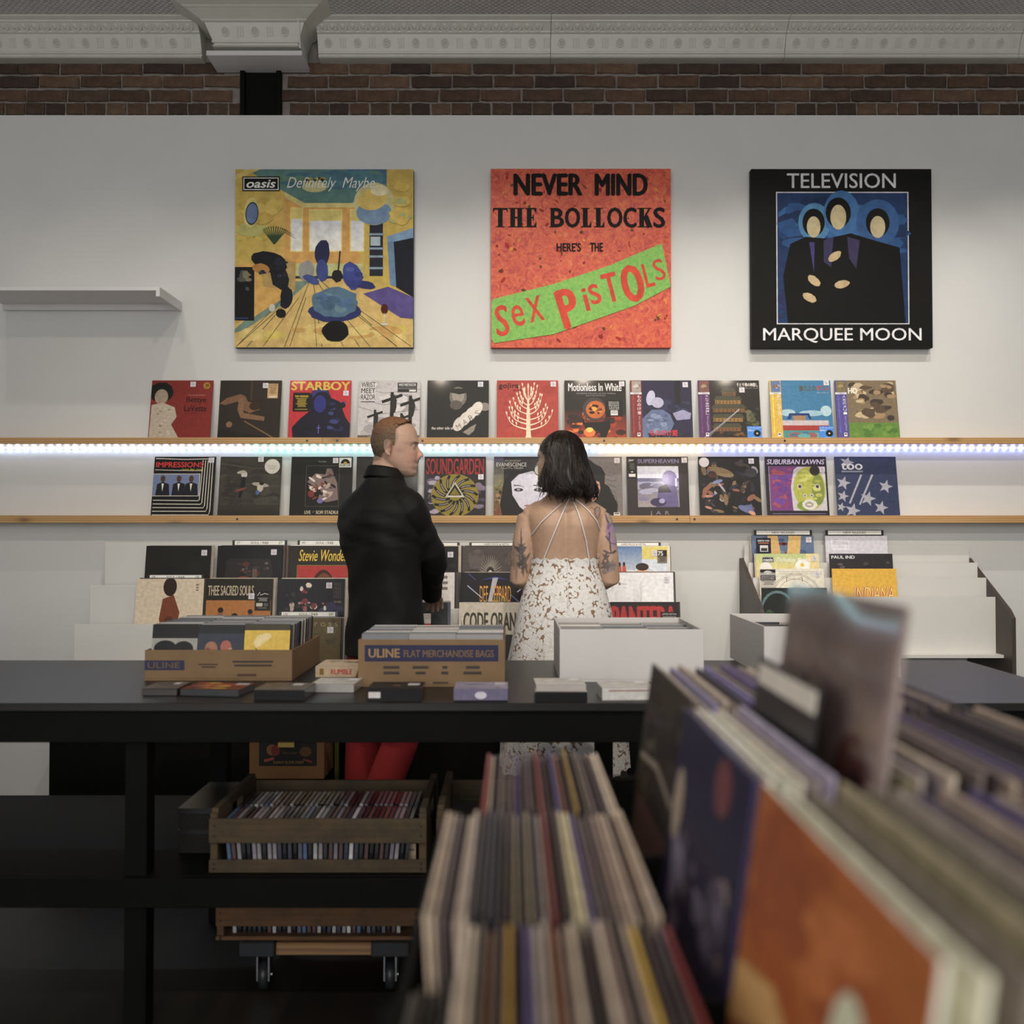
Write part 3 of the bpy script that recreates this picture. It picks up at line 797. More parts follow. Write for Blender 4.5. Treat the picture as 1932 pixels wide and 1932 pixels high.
# plain stand-in: dark upright shapes with pale ovals
A.poly([(0.20, 0.862), (0.175, 0.60), (0.215, 0.42), (0.30, 0.38), (0.42, 0.39), (0.55, 0.36), (0.68, 0.40), (0.82, 0.44), (0.85, 0.862)], BK)
A.ell(0.345, 0.30, 0.062, 0.078, BK); A.ell(0.345, 0.325, 0.038, 0.06, C(196, 182, 146))
A.ell(0.482, 0.245, 0.07, 0.085, BK); A.ell(0.482, 0.27, 0.044, 0.07, C(200, 186, 146))
A.ell(0.70, 0.30, 0.066, 0.08, BK); A.ell(0.70, 0.325, 0.042, 0.062, C(196, 182, 146))
A.poly([(0.40, 0.40), (0.455, 0.38), (0.44, 0.55), (0.40, 0.52)], C(66, 60, 98)); A.poly([(0.53, 0.38), (0.60, 0.40), (0.58, 0.56), (0.54, 0.5)], C(70, 62, 96)); A.poly([(0.32, 0.41), (0.35, 0.41), (0.345, 0.58)], C(78, 72, 130))
for u, v, ro in ((0.32, 0.72, 0.5), (0.46, 0.49, -0.6), (0.50, 0.645, -0.2), (0.345, 0.625, 0.7)): A.ell(u, v, 0.042, 0.022, C(194, 172, 134), ro, jit=0.06)
A.text('TELEVISION', 0.198, 0.024, 0.802, 0.108, C(206, 206, 212), 0.01); A.text('MARQUEE MOON', 0.062, 0.889, 0.938, 0.972, C(222, 222, 224), 0.008)
A.build(t, M_PAINT, 'painted_face')

# ------------------------------------------------------------------ record sleeves standing on the ledges
GAIN = 1.35
SW = 0.311
_body = {}
def sleeve_mesh(col, th=0.005, w=SW, h=SW):
    k = (tuple(round(c, 3) for c in col), th, w, h)
    if k not in _body:
        _body[k] = MB().box(-w / 2, w / 2, 0, th, 0, h, col, b=0.0008).mesh('record_sleeve', M_SLEEVE, colors=True)
    return _body[k]

def sleeve(label, col, loc, lean, art=None, th=0.005, group=None, rz=0.0, tag=None, name='record_sleeve', ry=0.0):
    o = link(name, sleeve_mesh(col, th), None, loc, (-lean, ry, rz))
    put(o, label, 'record', group)
    if art:
        a = Art(SW, SW); art(a, o); a.build(o)
    if tag: price_tag(o, SW, SW, *tag)
    return o

LEAN = 0.185
def row_pos(pl, ztop, zbase):
    cx = px(pl + 58, 800, W - 0.04).x
    return (cx, W - 0.0055 - SW * math.sin(LEAN) - 0.006, zbase)

DK = C(30, 28, 26)
def a_bettye(a, o):
    a.rect(0, 0, 1, 1, C(126, 42, 36)); a.ell(0.16, 0.2, 0.2, 0.17, C(26, 24, 22), jit=0.06); a.ell(0.17, 0.28, 0.11, 0.13, C(150, 136, 118))
    a.poly([(0.02, 0.42), (0.2, 0.38), (0.4, 0.46), (0.44, 0.62), (0.36, 0.75), (0.5, 0.99), (0.01, 0.99)], C(170, 158, 142)); a.mottle(0.04, 0.45, 0.36, 0.95, [C(140, 128, 112), C(190, 178, 160)], 20, 2, 0.03)
    a.text('LET ME DOWN EASY', 0.61, 0.245, 0.89, 0.262, C(190, 150, 140)); a.text('Bettye', 0.58, 0.285, 0.90, 0.40, C(44, 18, 16), 0.02); a.text('LaVette', 0.555, 0.425, 0.915, 0.53, C(44, 18, 16), 0.02); a.text('IN MEMPHIS', 0.58, 0.55, 0.88, 0.565, C(70, 24, 20))
    a.ell(0.9, 0.09, 0.055, 0.055, C(176, 138, 50)); a.ell(0.9, 0.09, 0.045, 0.045, C(150, 112, 36)); a.text('70', 0.875, 0.07, 0.93, 0.11, C(22, 18, 10), 0.02)
def a_brown(a, o):
    a.rect(0, 0, 1, 1, C(48, 40, 33)); a.rect(0.5, 0.0, 0.53, 0.34, C(74, 58, 44)); a.rect(0.54, 0.0, 0.99, 0.33, C(52, 42, 34))
    a.poly([(0.0, 0.4), (0.12, 0.3), (0.34, 0.235), (0.42, 0.27), (0.46, 0.36), (0.6, 0.4), (0.66, 0.5), (0.5, 0.56), (0.38, 0.5), (0.3, 0.36), (0.1, 0.42)], C(118, 86, 64)); a.poly([(0.32, 0.3), (0.4, 0.3), (0.4, 0.55), (0.75, 0.62), (0.74, 0.69), (0.36, 0.64), (0.3, 0.5)], C(124, 94, 70)); a.ell(0.58, 0.44, 0.09, 0.07, C(58, 40, 30))
    a.line([(0.42, 0.69), (0.93, 0.99)], 0.022, C(118, 92, 62)); a.ell(0.18, 0.75, 0.05, 0.05, C(126, 100, 76))
    a.poly([(0.0, 0.82), (0.3, 0.88), (0.8, 0.95), (0.8, 1), (0, 1)], C(34, 30, 26)); a.rect(0.775, 0.055, 0.945, 0.305, C(176, 146, 104)); a.text('HOZIER', 0.79, 0.07, 0.93, 0.10, C(90, 70, 50)); a.lines(0.8, 0.12, 0.92, 0.24, 6, C(130, 104, 70)); a.rect(0.8, 0.26, 0.93, 0.295, C(196, 180, 160))
def a_star(a, o):
    a.rect(0, 0, 1, 1, C(176, 40, 52)); a.text('STARBOY', 0.02, 0.02, 0.985, 0.17, C(196, 172, 72), 0.045)
    a.poly([(0.08, 1), (0.06, 0.8), (0.2, 0.64), (0.34, 0.52), (0.33, 0.25), (0.4, 0.14), (0.52, 0.11), (0.62, 0.15), (0.68, 0.3), (0.82, 0.36), (0.92, 0.62), (1, 0.74), (1, 1)], C(22, 24, 46))
    a.ell(0.5, 0.4, 0.1, 0.15, C(44, 48, 120)); a.poly([(0.36, 0.2), (0.46, 0.14), (0.6, 0.15), (0.66, 0.26), (0.6, 0.2), (0.46, 0.2), (0.38, 0.3)], C(52, 52, 112)); a.mottle(0.62, 0.34, 0.93, 0.9, [C(36, 40, 80), C(60, 66, 120), C(18, 20, 38)], 18, 4, 0.07); a.mottle(0.02, 0.7, 0.5, 0.98, [C(26, 26, 34), C(18, 18, 24)], 10, 6, 0.1)
    a.rect(0.486, 0.76, 0.5, 0.9, C(100, 96, 170)); a.rect(0.46, 0.8, 0.528, 0.812, C(100, 96, 170))
def st_star(o, w, h):
    b = Art(w, h, 0.0008); b.rect(0, 0, 1, 1, C(18, 18, 16)); b.text('THE WEEKND', 0.1, 0.15, 0.9, 0.25, C(200, 176, 40), 0.03); b.lines(0.15, 0.3, 0.85, 0.8, 7, C(170, 150, 40)); b.lines(0.1, 0.88, 0.9, 0.96, 1, C(150, 140, 60)); b.build(o, name='sticker_print')
def a_wrist(a, o):
    a.rect(0, 0, 1, 1, C(176, 172, 172)); a.mottle(0, 0, 1, 1, [C(150, 146, 146), C(188, 184, 184), C(166, 162, 160)], 40, 3, 0.12)
    for v in (0.1, 0.3, 0.45): a.line([(0, v), (0.4, v + 0.12), (1, v + 0.05)], 0.004, C(60, 58, 58))
    def post(u, v0, v1, s):
        a.poly([(u - 0.03 * s, v1), (u - 0.02 * s, v0), (u + 0.03 * s, v0), (u + 0.04 * s, v1)], C(34, 32, 32)); a.line([(u - 0.16 * s, v0 + 0.17 * s), (u + 0.17 * s, v0 + 0.05 * s)], 0.05 * s, C(34, 32, 32)); a.ell(u + 0.03 * s, v0 + 0.2 * s, 0.05 * s, 0.16 * s, C(40, 38, 38), jit=0.1)
    post(0.54, 0.2, 0.8, 1.0); post(0.84, 0.26, 0.98, 1.0); post(0.27, 0.5, 0.98, 0.75); post(0.7, 0.56, 0.95, 0.8)
    a.rect(0.03, 0.02, 0.28, 0.35, C(186, 182, 180)); a.text('WRIST', 0.04, 0.03, 0.27, 0.12, C(28, 26, 26), 0.01); a.text('MEET', 0.04, 0.135, 0.27, 0.22, C(28, 26, 26), 0.01); a.text('RAZOR', 0.04, 0.24, 0.27, 0.33, C(28, 26, 26), 0.01); a.lines(0.03, 0.36, 0.27, 0.385, 1, C(80, 76, 76))
    a.rect(0.0, 0.93, 1, 1, C(96, 88, 84)); a.mottle(0, 0.9, 1, 1, [C(120, 112, 108), C(70, 62, 60)], 16, 5, 0.05)
def st_wrist(o, w, h):
    b = Art(w, h, 0.0008); b.rect(0, 0, 1, 1, C(40, 38, 38)); b.text('WRISTMEETRAZOR', 0.05, 0.08, 0.95, 0.4, C(190, 188, 186), 0.02); b.rect(0.04, 0.5, 0.96, 0.72, C(110, 106, 106)); b.text('DEGENERATION', 0.08, 0.53, 0.92, 0.69, C(24, 24, 24)); b.rect(0.6, 0.76, 0.95, 0.96, C(190, 188, 186)); b.build(o, name='sticker_print')
def a_mars(a, o):
    a.rect(0, 0, 1, 1, C(36, 34, 32)); a.ell(0.5, 0.28, 0.14, 0.17, C(112, 106, 98)); a.ell(0.5, 0.26, 0.10, 0.12, C(140, 134, 126)); a.ell(0.47, 0.42, 0.10, 0.08, C(90, 84, 78)); a.poly([(0.28, 0.14), (0.72, 0.14), (0.7, 0.2), (0.52, 0.24), (0.34, 0.2)], C(34, 32, 30)); a.ell(0.93, 0.45, 0.1, 0.07, C(128, 122, 114))
    for k in range(4):
        a.ell(0.52 + k * 0.095, 0.74 - k * 0.085, 0.085, 0.13, C(186 + k * 3, 180 + k * 3, 172 + k * 3), 0.5)
    a.poly([(0.58, 0.88), (0.72, 0.78), (0.8, 0.74), (0.76, 0.86), (0.68, 0.93)], C(130, 124, 116))
    for k, ch in enumerate('MARS'): a.text(ch, 0.48 + k * 0.1, 0.74 - k * 0.075, 0.55 + k * 0.1, 0.83 - k * 0.075, C(110, 106, 102), 0.0, 0, -0.5)
    a.text('the other side of', 0.075, 0.785, 0.43, 0.835, C(196, 190, 184), 0.012); a.ell(0.22, 0.985, 0.1, 0.014, C(150, 130, 120))
def a_tree(a, o):
    a.rect(0, 0, 1, 1, C(158, 60, 50)); a.mottle(0, 0, 1, 1, [C(150, 54, 46), C(164, 66, 54)], 30, 4, 0.12); P_ = C(206, 188, 164)
    a.poly([(0.45, 1), (0.475, 0.93), (0.48, 0.6), (0.5, 0.3), (0.52, 0.3), (0.54, 0.6), (0.55, 0.93), (0.57, 1)], P_)
    r = random.Random(4)
    for side in (-1, 1):
        for k in range(7):
            v0 = 0.84 - k * 0.085 + r.uniform(-.015, .015); L = (0.37 - k * 0.046) * r.uniform(.92, 1.08); rise = r.uniform(.20, .30)
            bez = lambda t, v0=v0, L=L, rise=rise: (0.51 + side * L * (2 * t * (1 - t) * 0.75 + t * t), v0 - rise * t * t - .01 * math.sin(t * 6))
            a.line([bez(q / 9) for q in range(10)], 0.026 - k * .0015, P_, True)
            for t_ in (0.42, 0.6, 0.78, 1.0):
                u, v = bez(t_); lift = .035 if t_ < 1 else .02
                a.line([(u, v), (u + side * .004, v - lift)], 0.007, P_); a.ell(u + side * .006, v - lift - .022, 0.0125, 0.026, P_, side * .2, 10)
    for d in (0.0, -0.06, 0.05): a.ell(0.51 + d, 0.1 + abs(d), 0.014, 0.05, P_); a.line([(0.51, 0.4), (0.51 + d, 0.13 + abs(d))], 0.014, P_)
    a.text('gojira', 0.025, 0.05, 0.36, 0.155, C(52, 34, 34), 0.018); a.text('the link', 0.26, 0.15, 0.405, 0.18, C(70, 36, 34))
def a_fire(a, o):
    a.rect(0, 0, 1, 1, C(40, 34, 34)); a.grad(0.0, 0.5, 1, 1, C(40, 34, 34), C(150, 60, 28)); a.mottle(0, 0.5, 1, 1, [C(150, 56, 30), C(196, 110, 40), C(60, 34, 30), C(110, 44, 30), C(44, 36, 34)], 46, 6, 0.1)
    a.ell(0.48, 0.49, 0.19, 0.2, C(70, 60, 62)); a.ell(0.5, 0.5, 0.155, 0.15, C(176, 96, 30)); a.mottle(0.38, 0.4, 0.62, 0.6, [C(40, 26, 20), C(214, 150, 60), C(120, 60, 26)], 14, 9, 0.05)
    a.poly([(0.28, 0.62), (0.33, 0.72), (0.68, 0.7), (0.72, 0.66), (0.74, 0.78), (0.66, 0.98), (0.58, 0.98), (0.56, 0.86), (0.36, 0.82), (0.29, 0.74)], C(26, 22, 24)); a.ell(0.4, 0.84, 0.06, 0.04, C(216, 180, 90))
    a.text('Motionless In White', 0.06, 0.05, 0.93, 0.185, C(206, 202, 200), 0.02); a.text('SCORING THE END OF THE WORLD', 0.2, 0.215, 0.83, 0.235, C(150, 146, 144)); a.text('DELUXE EDITION', 0.35, 0.25, 0.66, 0.27, C(150, 146, 144))
def st_fire(o, w, h):
    b = Art(w, h, 0.0008); b.rect(0, 0, 1, 1, C(20, 18, 18))
    for k, s in enumerate(('DELUXE', 'EDITION', 'FEATURING', '4 BONUS', 'TRACKS')): b.text(s, 0.2, 0.1 + k * 0.105, 0.8, 0.17 + k * 0.105, C(190, 188, 186), 0.01)
    b.rect(0.3, 0.64, 0.72, 0.94, C(196, 194, 190))
    for k in range(7): b.rect(0.33 + k * 0.055, 0.67, 0.35 + k * 0.055, 0.86, C(40, 40, 40))
    b.build(o, name='sticker_print')
def obi(a, col, ttl, pic):
    a.rect(0.0, 0.0, 0.185, 1, col); a.rect(0.025, 0.01, 0.175, 0.2, pic[0]); a.mottle(0.025, 0.01, 0.175, 0.2, pic, 10, 3, 0.05); a.rect(0.0, 0.205, 0.185, 0.238, C(196, 192, 196)); a.text('3枚組', 0.04, 0.21, 0.15, 0.234, C(100, 96, 100))
    n = len(ttl)
    for k, ch in enumerate(ttl): a.text(ch, 0.112, 0.255 + k * 0.34 / n, 0.168, 0.25 + (k + 0.86) * 0.34 / n, C(206, 200, 204), 0.008)
    for k, ch in enumerate('サウンドトラック'): a.text(ch, 0.125, 0.61 + k * 0.031, 0.155, 0.636 + k * 0.031, C(180, 176, 184))
    a.lines(0.03, 0.27, 0.06, 0.9, 26, tuple(min(1, c * 1.8 + 0.03) for c in col[:3]) + (1,), 4); a.rect(0.10, 0.89, 0.15, 0.95, C(200, 196, 200)); a.rect(0.11, 0.90, 0.14, 0.925, C(60, 60, 80))
def blue_tag(o, w, h):
    b = Art(w, h, 0.0008); b.rect(0, 0, 1, 1, C(52, 124, 196)); b.text('レーザーエッチング', 0.04, 0.06, 0.96, 0.2, C(220, 226, 232)); b.text('特典あり', 0.05, 0.25, 0.5, 0.4, C(220, 226, 232)); b.ell(0.68, 0.55, 0.25, 0.26, C(20, 20, 22)); b.ell(0.68, 0.55, 0.06, 0.06, C(190, 190, 190)); b.rect(0.3, 0.86, 0.75, 0.97, C(200, 200, 206)); b.build(o, name='sticker_print')
def a_forest(a, o):
    a.rect(0, 0, 1, 1, C(40, 38, 66)); a.rect(0.72, 0, 0.82, 0.6, C(28, 26, 40)); a.mottle(0.2, 0.3, 1, 0.7, [C(34, 36, 60), C(50, 54, 84), C(30, 30, 48)], 26, 5, 0.1)
    a.poly([(0.18, 1), (0.18, 0.66), (0.34, 0.5), (0.52, 0.5), (0.64, 0.58), (0.7, 0.74), (0.62, 0.9), (0.66, 1)], C(92, 104, 134)); a.mottle(0.22, 0.55, 0.62, 0.95, [C(104, 118, 146), C(76, 88, 118), C(120, 132, 156)], 20, 6, 0.06); a.poly([(0.68, 0.56), (0.85, 0.5), (0.98, 0.56), (0.96, 0.66), (0.74, 0.68)], C(140, 138, 166))
    a.mottle(0.2, 0.88, 1, 1, [C(30, 34, 50), C(44, 50, 72)], 14, 8, 0.08); a.ell(0.33, 0.3, 0.07, 0.13, C(170, 168, 188), 0.2); a.ell(0.44, 0.38, 0.1, 0.09, C(160, 158, 180))
    obi(a, C(120, 46, 46), 'もののけ姫', [C(150, 140, 134), C(120, 100, 96), C(176, 168, 160)]); a.text('もののけ姫', 0.30, 0.84, 0.75, 0.945, C(196, 48, 44), 0.012); a.text('サウンドトラック', 0.42, 0.965, 0.62, 0.985, C(200, 196, 200))
def a_house(a, o):
    a.rect(0, 0, 1, 1, C(40, 35, 33)); Yl, Dk = C(134, 104, 58), C(56, 46, 40)
    for k, (u0, u1, v) in enumerate(((0.36, 0.64, 0.2), (0.24, 0.72, 0.34), (0.2, 0.78, 0.48), (0.2, 0.74, 0.64), (0.2, 0.7, 0.8))):
        a.poly([(u0 + 0.05, v - 0.07), (u1 - 0.05, v - 0.07), (u1, v), (u0, v)], C(72, 70, 56)); a.rect(u0 + 0.03, v, u1 - 0.03, v + 0.065, Yl if k % 2 else C(112, 82, 48))
        for q in range(7): a.rect(u0 + 0.05 + q * (u1 - u0 - 0.1) / 7, v + 0.01, u0 + 0.06 + q * (u1 - u0 - 0.1) / 7, v + 0.06, Dk)
    a.mottle(0.74, 0.45, 1, 0.8, [C(82, 84, 62), C(60, 62, 48), C(100, 98, 70)], 18, 4, 0.07); a.mottle(0.2, 0.84, 0.78, 1, [C(84, 52, 36), C(50, 42, 38), C(110, 76, 46)], 16, 7, 0.06)
    obi(a, C(86, 50, 96), '千と千尋の神隠し', [C(120, 80, 70), C(90, 60, 56), C(150, 130, 110)]); a.text('千と千尋の神隠し', 0.63, 0.045, 0.98, 0.11, C(210, 204, 200), 0.012); a.text('サウンドトラック', 0.77, 0.125, 0.975, 0.145, C(190, 186, 184))
    a.line([(0.08, 0.97), (0.35, 0.75), (0.66, 0.49)], 0.006, C(190, 190, 196)); a.line([(0.12, 0.97), (0.4, 0.73), (0.66, 0.50)], 0.005, C(170, 170, 176))
def a_sea(a, o):
    a.rect(0, 0, 1, 1, C(58, 116, 150)); a.ell(0.28, 0.55, 0.12, 0.06, C(150, 176, 186)); a.ell(0.9, 0.52, 0.09, 0.09, C(160, 184, 192)); a.ell(0.66, 0.56, 0.2, 0.05, C(140, 170, 182))
    a.rect(0.18, 0.68, 0.93, 0.765, C(176, 166, 170)); a.rect(0.18, 0.765, 0.93, 0.85, C(150, 54, 52)); a.rect(0.18, 0.85, 1, 1, C(70, 130, 130)); a.mottle(0.2, 0.86, 0.95, 1, [C(90, 150, 150), C(60, 110, 140), C(140, 90, 90)], 14, 4, 0.08, 1.6)
    a.poly([(0.26, 0.66), (0.3, 0.56), (0.62, 0.56), (0.66, 0.66), (0.62, 0.66), (0.59, 0.6), (0.34, 0.6), (0.32, 0.66)], C(30, 60, 110)); a.rect(0.36, 0.6, 0.56, 0.68, C(150, 120, 90))
    obi(a, C(190, 160, 60), '崖の上のポニョ', [C(90, 110, 150), C(150, 160, 170), C(120, 100, 90)]); a.text('崖の上の', 0.48, 0.085, 0.75, 0.18, C(96, 92, 60), 0.012); a.text('ポニョ', 0.76, 0.085, 0.96, 0.175, C(176, 70, 56), 0.02); a.text('サウンドトラック', 0.77, 0.205, 0.955, 0.222, C(206, 214, 214))
def a_merry(a, o):
    a.rect(0, 0, 1, 1, C(120, 106, 84)); a.mottle(0.2, 0.0, 1, 0.72, [C(150, 128, 96), C(90, 76, 62), C(176, 160, 130), C(70, 62, 56)], 40, 4, 0.12); a.rect(0.19, 0.72, 1, 1, C(96, 130, 60)); a.mottle(0.2, 0.72, 1, 1, [C(110, 140, 66), C(80, 116, 56)], 14, 5, 0.08); obi(a, C(84, 78, 140), '人生のメリー', [C(120, 110, 70), C(86, 96, 80), C(150, 130, 90)])
    a.text('HO', 0.21, 0.13, 0.36, 0.23, C(214, 208, 196), 0.03, flat=True)

g = 'record covers on the upper ledge'
ZU = U1 - 0.006
def up(pl, label, col, art, tag=(0.83, 0.07), **kw):
    return sleeve(label, col, row_pos(pl, 0, ZU), LEAN, art, group=g, tag=tag, **kw)
up(283, 'red record cover with dark curls and cream dress, left end of upper ledge', C(110, 38, 32), a_bettye, (0.675, 0.068))
up(413, 'dark brown record cover of a bent arm, with small tan sticker, upper ledge', C(44, 38, 32), a_brown, (0.74, 0.09))
o = up(545, 'red and blue record cover with big yellow capitals across its top', C(130, 36, 44), a_star, (0.92, 0.22))
sticker(o, SW, SW, 0.2, 0.37, st_star, 'hype_sticker', (0.086, 0.098))
o = up(676, 'pale grey record cover with dark crossed posts behind the man\'s head', C(150, 146, 146), a_wrist, None)
sticker(o, SW, SW, 0.79, 0.12, st_wrist, 'hype_sticker', (0.098, 0.05))
up(806, 'black record cover with a pale fist held out and lettered knuckles', C(34, 32, 30), a_mars, (0.865, 0.068))
up(937.5, 'brick red record cover with a cream leafy tree', C(140, 52, 44), a_tree, (0.92, 0.065))
o = up(1065.5, 'dark record cover with a fiery glass globe over orange smoke', C(40, 34, 34), a_fire, (0.935, 0.06))
sticker(o, SW, SW, 0.80, 0.475, st_fire, 'hype_sticker', (0.086, 0.086))
up(1190, 'night blue record cover of a grey boulder, with a red paper band', C(40, 44, 80), a_forest, (0.90, 0.075))
o = up(1318.5, 'dark record cover of a lamplit many-roofed house, with a purple paper band', C(36, 40, 70), a_house, (0.715, 0.165))
sticker(o, SW, SW, 0.885, 0.89, blue_tag, 'hype_sticker', (0.073, 0.068))
o = up(1454, 'sky blue record cover with a red-hulled boat and a yellow paper band', C(170, 176, 180), a_sea, (0.93, 0.045))
sticker(o, SW, SW, 0.885, 0.89, blue_tag, 'hype_sticker', (0.073, 0.068))
up(1578, 'record cover with a violet paper band, at the right end of the upper ledge', C(100, 92, 80), a_merry, None)

def a_imp(a, o):
    a.rect(0, 0, 1, 1, C(26, 26, 28)); P_ = C(196, 190, 176)
    for k in range(5):
        d = 0.045 * k; a.line([(0.02, 0.97 - d * 1.35), (0.93 - d, 0.97 - d * 1.3), (0.95 - d, 0.9 - d), (0.955 - d * 0.9, 0.06)], 0.012, P_)
    a.line([(0.02, 0.03), (0.5, 0.045), (0.93, 0.035)], 0.012, P_); a.line([(0.02, 0.22), (0.4, 0.23), (0.8, 0.235)], 0.01, P_)
    a.rect(0.0, 0.285, 0.76, 0.66, P_); a.rect(0.0, 0.295, 0.75, 0.65, C(108, 120, 150))
    for u in (0.16, 0.42, 0.62):
        a.poly([(u - 0.11, 0.65), (u - 0.09, 0.46), (u, 0.42), (u + 0.1, 0.46), (u + 0.12, 0.65)], C(32, 32, 40)); a.ell(u, 0.37, 0.04, 0.055, C(84, 58, 46)); a.poly([(u - 0.02, 0.45), (u + 0.02, 0.45), (u, 0.58)], C(200, 198, 190))
    a.text('IMPRESSIONS', 0.03, 0.09, 0.80, 0.18, C(190, 52, 48), 0.03); a.text('one by one', 0.45, 0.195, 0.8, 0.245, C(190, 180, 40), 0.0, 0.2); a.text('LONDON', 0.6, 0.96, 0.72, 0.975, C(170, 166, 150))
def a_stone(a, o):
    a.rect(0, 0, 1, 1, C(66, 62, 56)); a.mottle(0, 0, 1, 1, [C(60, 56, 50), C(74, 70, 62), C(54, 50, 46)], 70, 4, 0.09, 1.5); a.line([(0.02, 0.12), (0.5, 0.19), (0.97, 0.21)], 0.02, C(84, 80, 72)); a.grad(0, 0.8, 1, 1, C(62, 58, 50), C(40, 38, 34))
    a.ell(0.4, 0.3, 0.05, 0.06, C(176, 172, 166)); a.ell(0.35, 0.26, 0.07, 0.025, C(170, 164, 150), -0.2); a.poly([(0.36, 0.34), (0.43, 0.34), (0.42, 0.5), (0.36, 0.68), (0.32, 0.7), (0.34, 0.5)], C(30, 32, 38)); a.ell(0.36, 0.55, 0.1, 0.02, C(120, 66, 56), -0.3); a.ell(0.67, 0.47, 0.14, 0.035, C(150, 144, 130), 0.15); a.ell(0.67, 0.52, 0.05, 0.07, C(170, 164, 150)); a.ell(0.69, 0.45, 0.04, 0.03, C(40, 34, 32)); a.ell(0.63, 0.6, 0.03, 0.04, C(76, 96, 140))
def st_round(o, w, h): pass
def a_sofi(a, o):
    a.rect(0, 0, 1, 1, C(30, 29, 28)); a.text('The Weeknd', 0.44, 0.07, 0.565, 0.092, C(150, 146, 140)); a.frame(0.25, 0.15, 0.79, 0.83, 0.004, C(110, 100, 90))
    r = random.Random(6)
    a.poly([(0.27, 0.42), (0.4, 0.28), (0.56, 0.3), (0.58, 0.2), (0.66, 0.2), (0.76, 0.45), (0.78, 0.72), (0.6, 0.76), (0.45, 0.72), (0.5, 0.56), (0.38, 0.5)], C(120, 104, 100))
    for k in range(34): a.ell(r.uniform(0.32, 0.74), r.uniform(0.3, 0.72), r.uniform(0.02, 0.07), r.uniform(0.008, 0.025), r.choice([C(170, 150, 140), C(36, 32, 36), C(70, 58, 60), C(200, 186, 176), C(126, 64, 50)]), r.uniform(-1, 1), 10)
    a.ell(0.49, 0.74, 0.05, 0.04, C(110, 100, 150)); a.ell(0.34, 0.62, 0.05, 0.06, C(120, 50, 40)); a.text('LIVE', 0.245, 0.9, 0.345, 0.955, C(186, 176, 150), 0.02); a.text('AT', 0.37, 0.905, 0.41, 0.935, C(140, 132, 110)); a.text('SOFI STADIUM', 0.43, 0.9, 0.82, 0.955, C(186, 176, 150), 0.02)
def st_rsd(o, w, h):
    b = Art(w, h, 0.0008); b.rect(0, 0, 1, 1, C(196, 192, 184)); b.poly([(0.12 + 0.38 * (1 - math.cos(PI * k / 14)), 0.62 - 0.5 * math.sin(PI * k / 14)) for k in range(15)], C(22, 22, 22)); b.ell(0.5, 0.55, 0.14, 0.14, C(180, 140, 50)); b.text('RECORD STORE', 0.08, 0.68, 0.92, 0.9, C(22, 22, 22), 0.03); b.build(o, name='sticker_print')
def a_dark(a, o):
    a.rect(0, 0, 1, 1, C(48, 46, 44)); a.mottle(0, 0, 1, 1, [C(40, 38, 36), C(54, 50, 48)], 20, 4, 0.2, 0.4)
def a_sound(a, o):
    a.rect(0, 0, 1, 1, C(42, 38, 44)); a.mottle(0, 0.3, 0.3, 1, [C(96, 84, 104), C(56, 48, 60), C(150, 140, 156), C(70, 50, 84)], 22, 3, 0.09); a.mottle(0.75, 0.4, 1, 1, [C(76, 64, 86), C(120, 108, 126), C(50, 44, 54)], 14, 5, 0.09)
    a.ell(0.5, 0.645, 0.385, 0.355, C(128, 116, 40), n=36)
    for k in range(14):
        t0 = 2 * PI * k / 14
        pts = [(0.5 + rr * math.cos(t0 + rr * 2.4), 0.645 + rr * 0.92 * math.sin(t0 + rr * 2.4)) for rr in (0.1, 0.17, 0.24, 0.31, 0.37)]
        a.line(pts, 0.042, C(24, 22, 22)); a.line(pts[1:4], 0.012, C(150, 140, 146))
    a.poly([(0.5, 0.42), (0.34, 0.68), (0.66, 0.68)], C(170, 164, 150)); a.poly([(0.5, 0.46), (0.375, 0.665), (0.625, 0.665)], C(28, 26, 26)); a.poly([(0.5, 0.52), (0.42, 0.64), (0.58, 0.64)], C(120, 110, 40)); a.rect(0.38, 0.65, 0.62, 0.675, C(180, 174, 160))
    a.text('SOUNDGARDEN', 0.03, 0.03, 0.97, 0.3, C(158, 44, 44), 0.02)
def a_evan(a, o):
    a.rect(0, 0, 1, 1, C(44, 40, 42)); a.grad(0.0, 0.0, 0.16, 0.5, C(70, 60, 90), C(120, 120, 90)); a.grad(0, 0.5, 0.14, 1, C(110, 104, 70), C(110, 60, 46)); a.mottle(0, 0.35, 0.14, 0.98, [C(130, 116, 80), C(60, 50, 44), C(150, 120, 90)], 20, 3, 0.04)
    a.poly([(0.14, 1), (0.1, 0.8), (0.16, 0.4), (0.3, 0.24), (0.7, 0.2), (1, 0.24), (1, 1)], C(26, 25, 26)); a.poly([(0.28, 0.42), (0.4, 0.3), (0.62, 0.24), (0.9, 0.34), (0.92, 0.64), (0.78, 0.9), (0.6, 0.98), (0.42, 0.84), (0.3, 0.64)], C(182, 180, 192))
    for u in (0.4, 0.72): a.ell(u, 0.555, 0.075, 0.028, C(34, 30, 32)); a.ell(u, 0.553, 0.03, 0.018, C(140, 130, 130)); a.line([(u - 0.08, 0.48), (u + 0.02, 0.485), (u + 0.09, 0.51)], 0.02, C(40, 36, 38), True)
    a.ell(0.56, 0.82, 0.07, 0.02, C(150, 110, 116)); a.text('20TH ANNIVERSARY', 0.17, 0.055, 0.44, 0.085, C(150, 146, 140)); a.text('EVANESCENCE', 0.04, 0.1, 0.53, 0.165, C(196, 192, 186)); a.text('FALLEN', 0.33, 0.175, 0.47, 0.205, C(180, 176, 170))
    a.line([(0.12, 0.19), (0.18, 0.2), (0.24, 0.185), (0.3, 0.2)], 0.006, C(180, 176, 170))
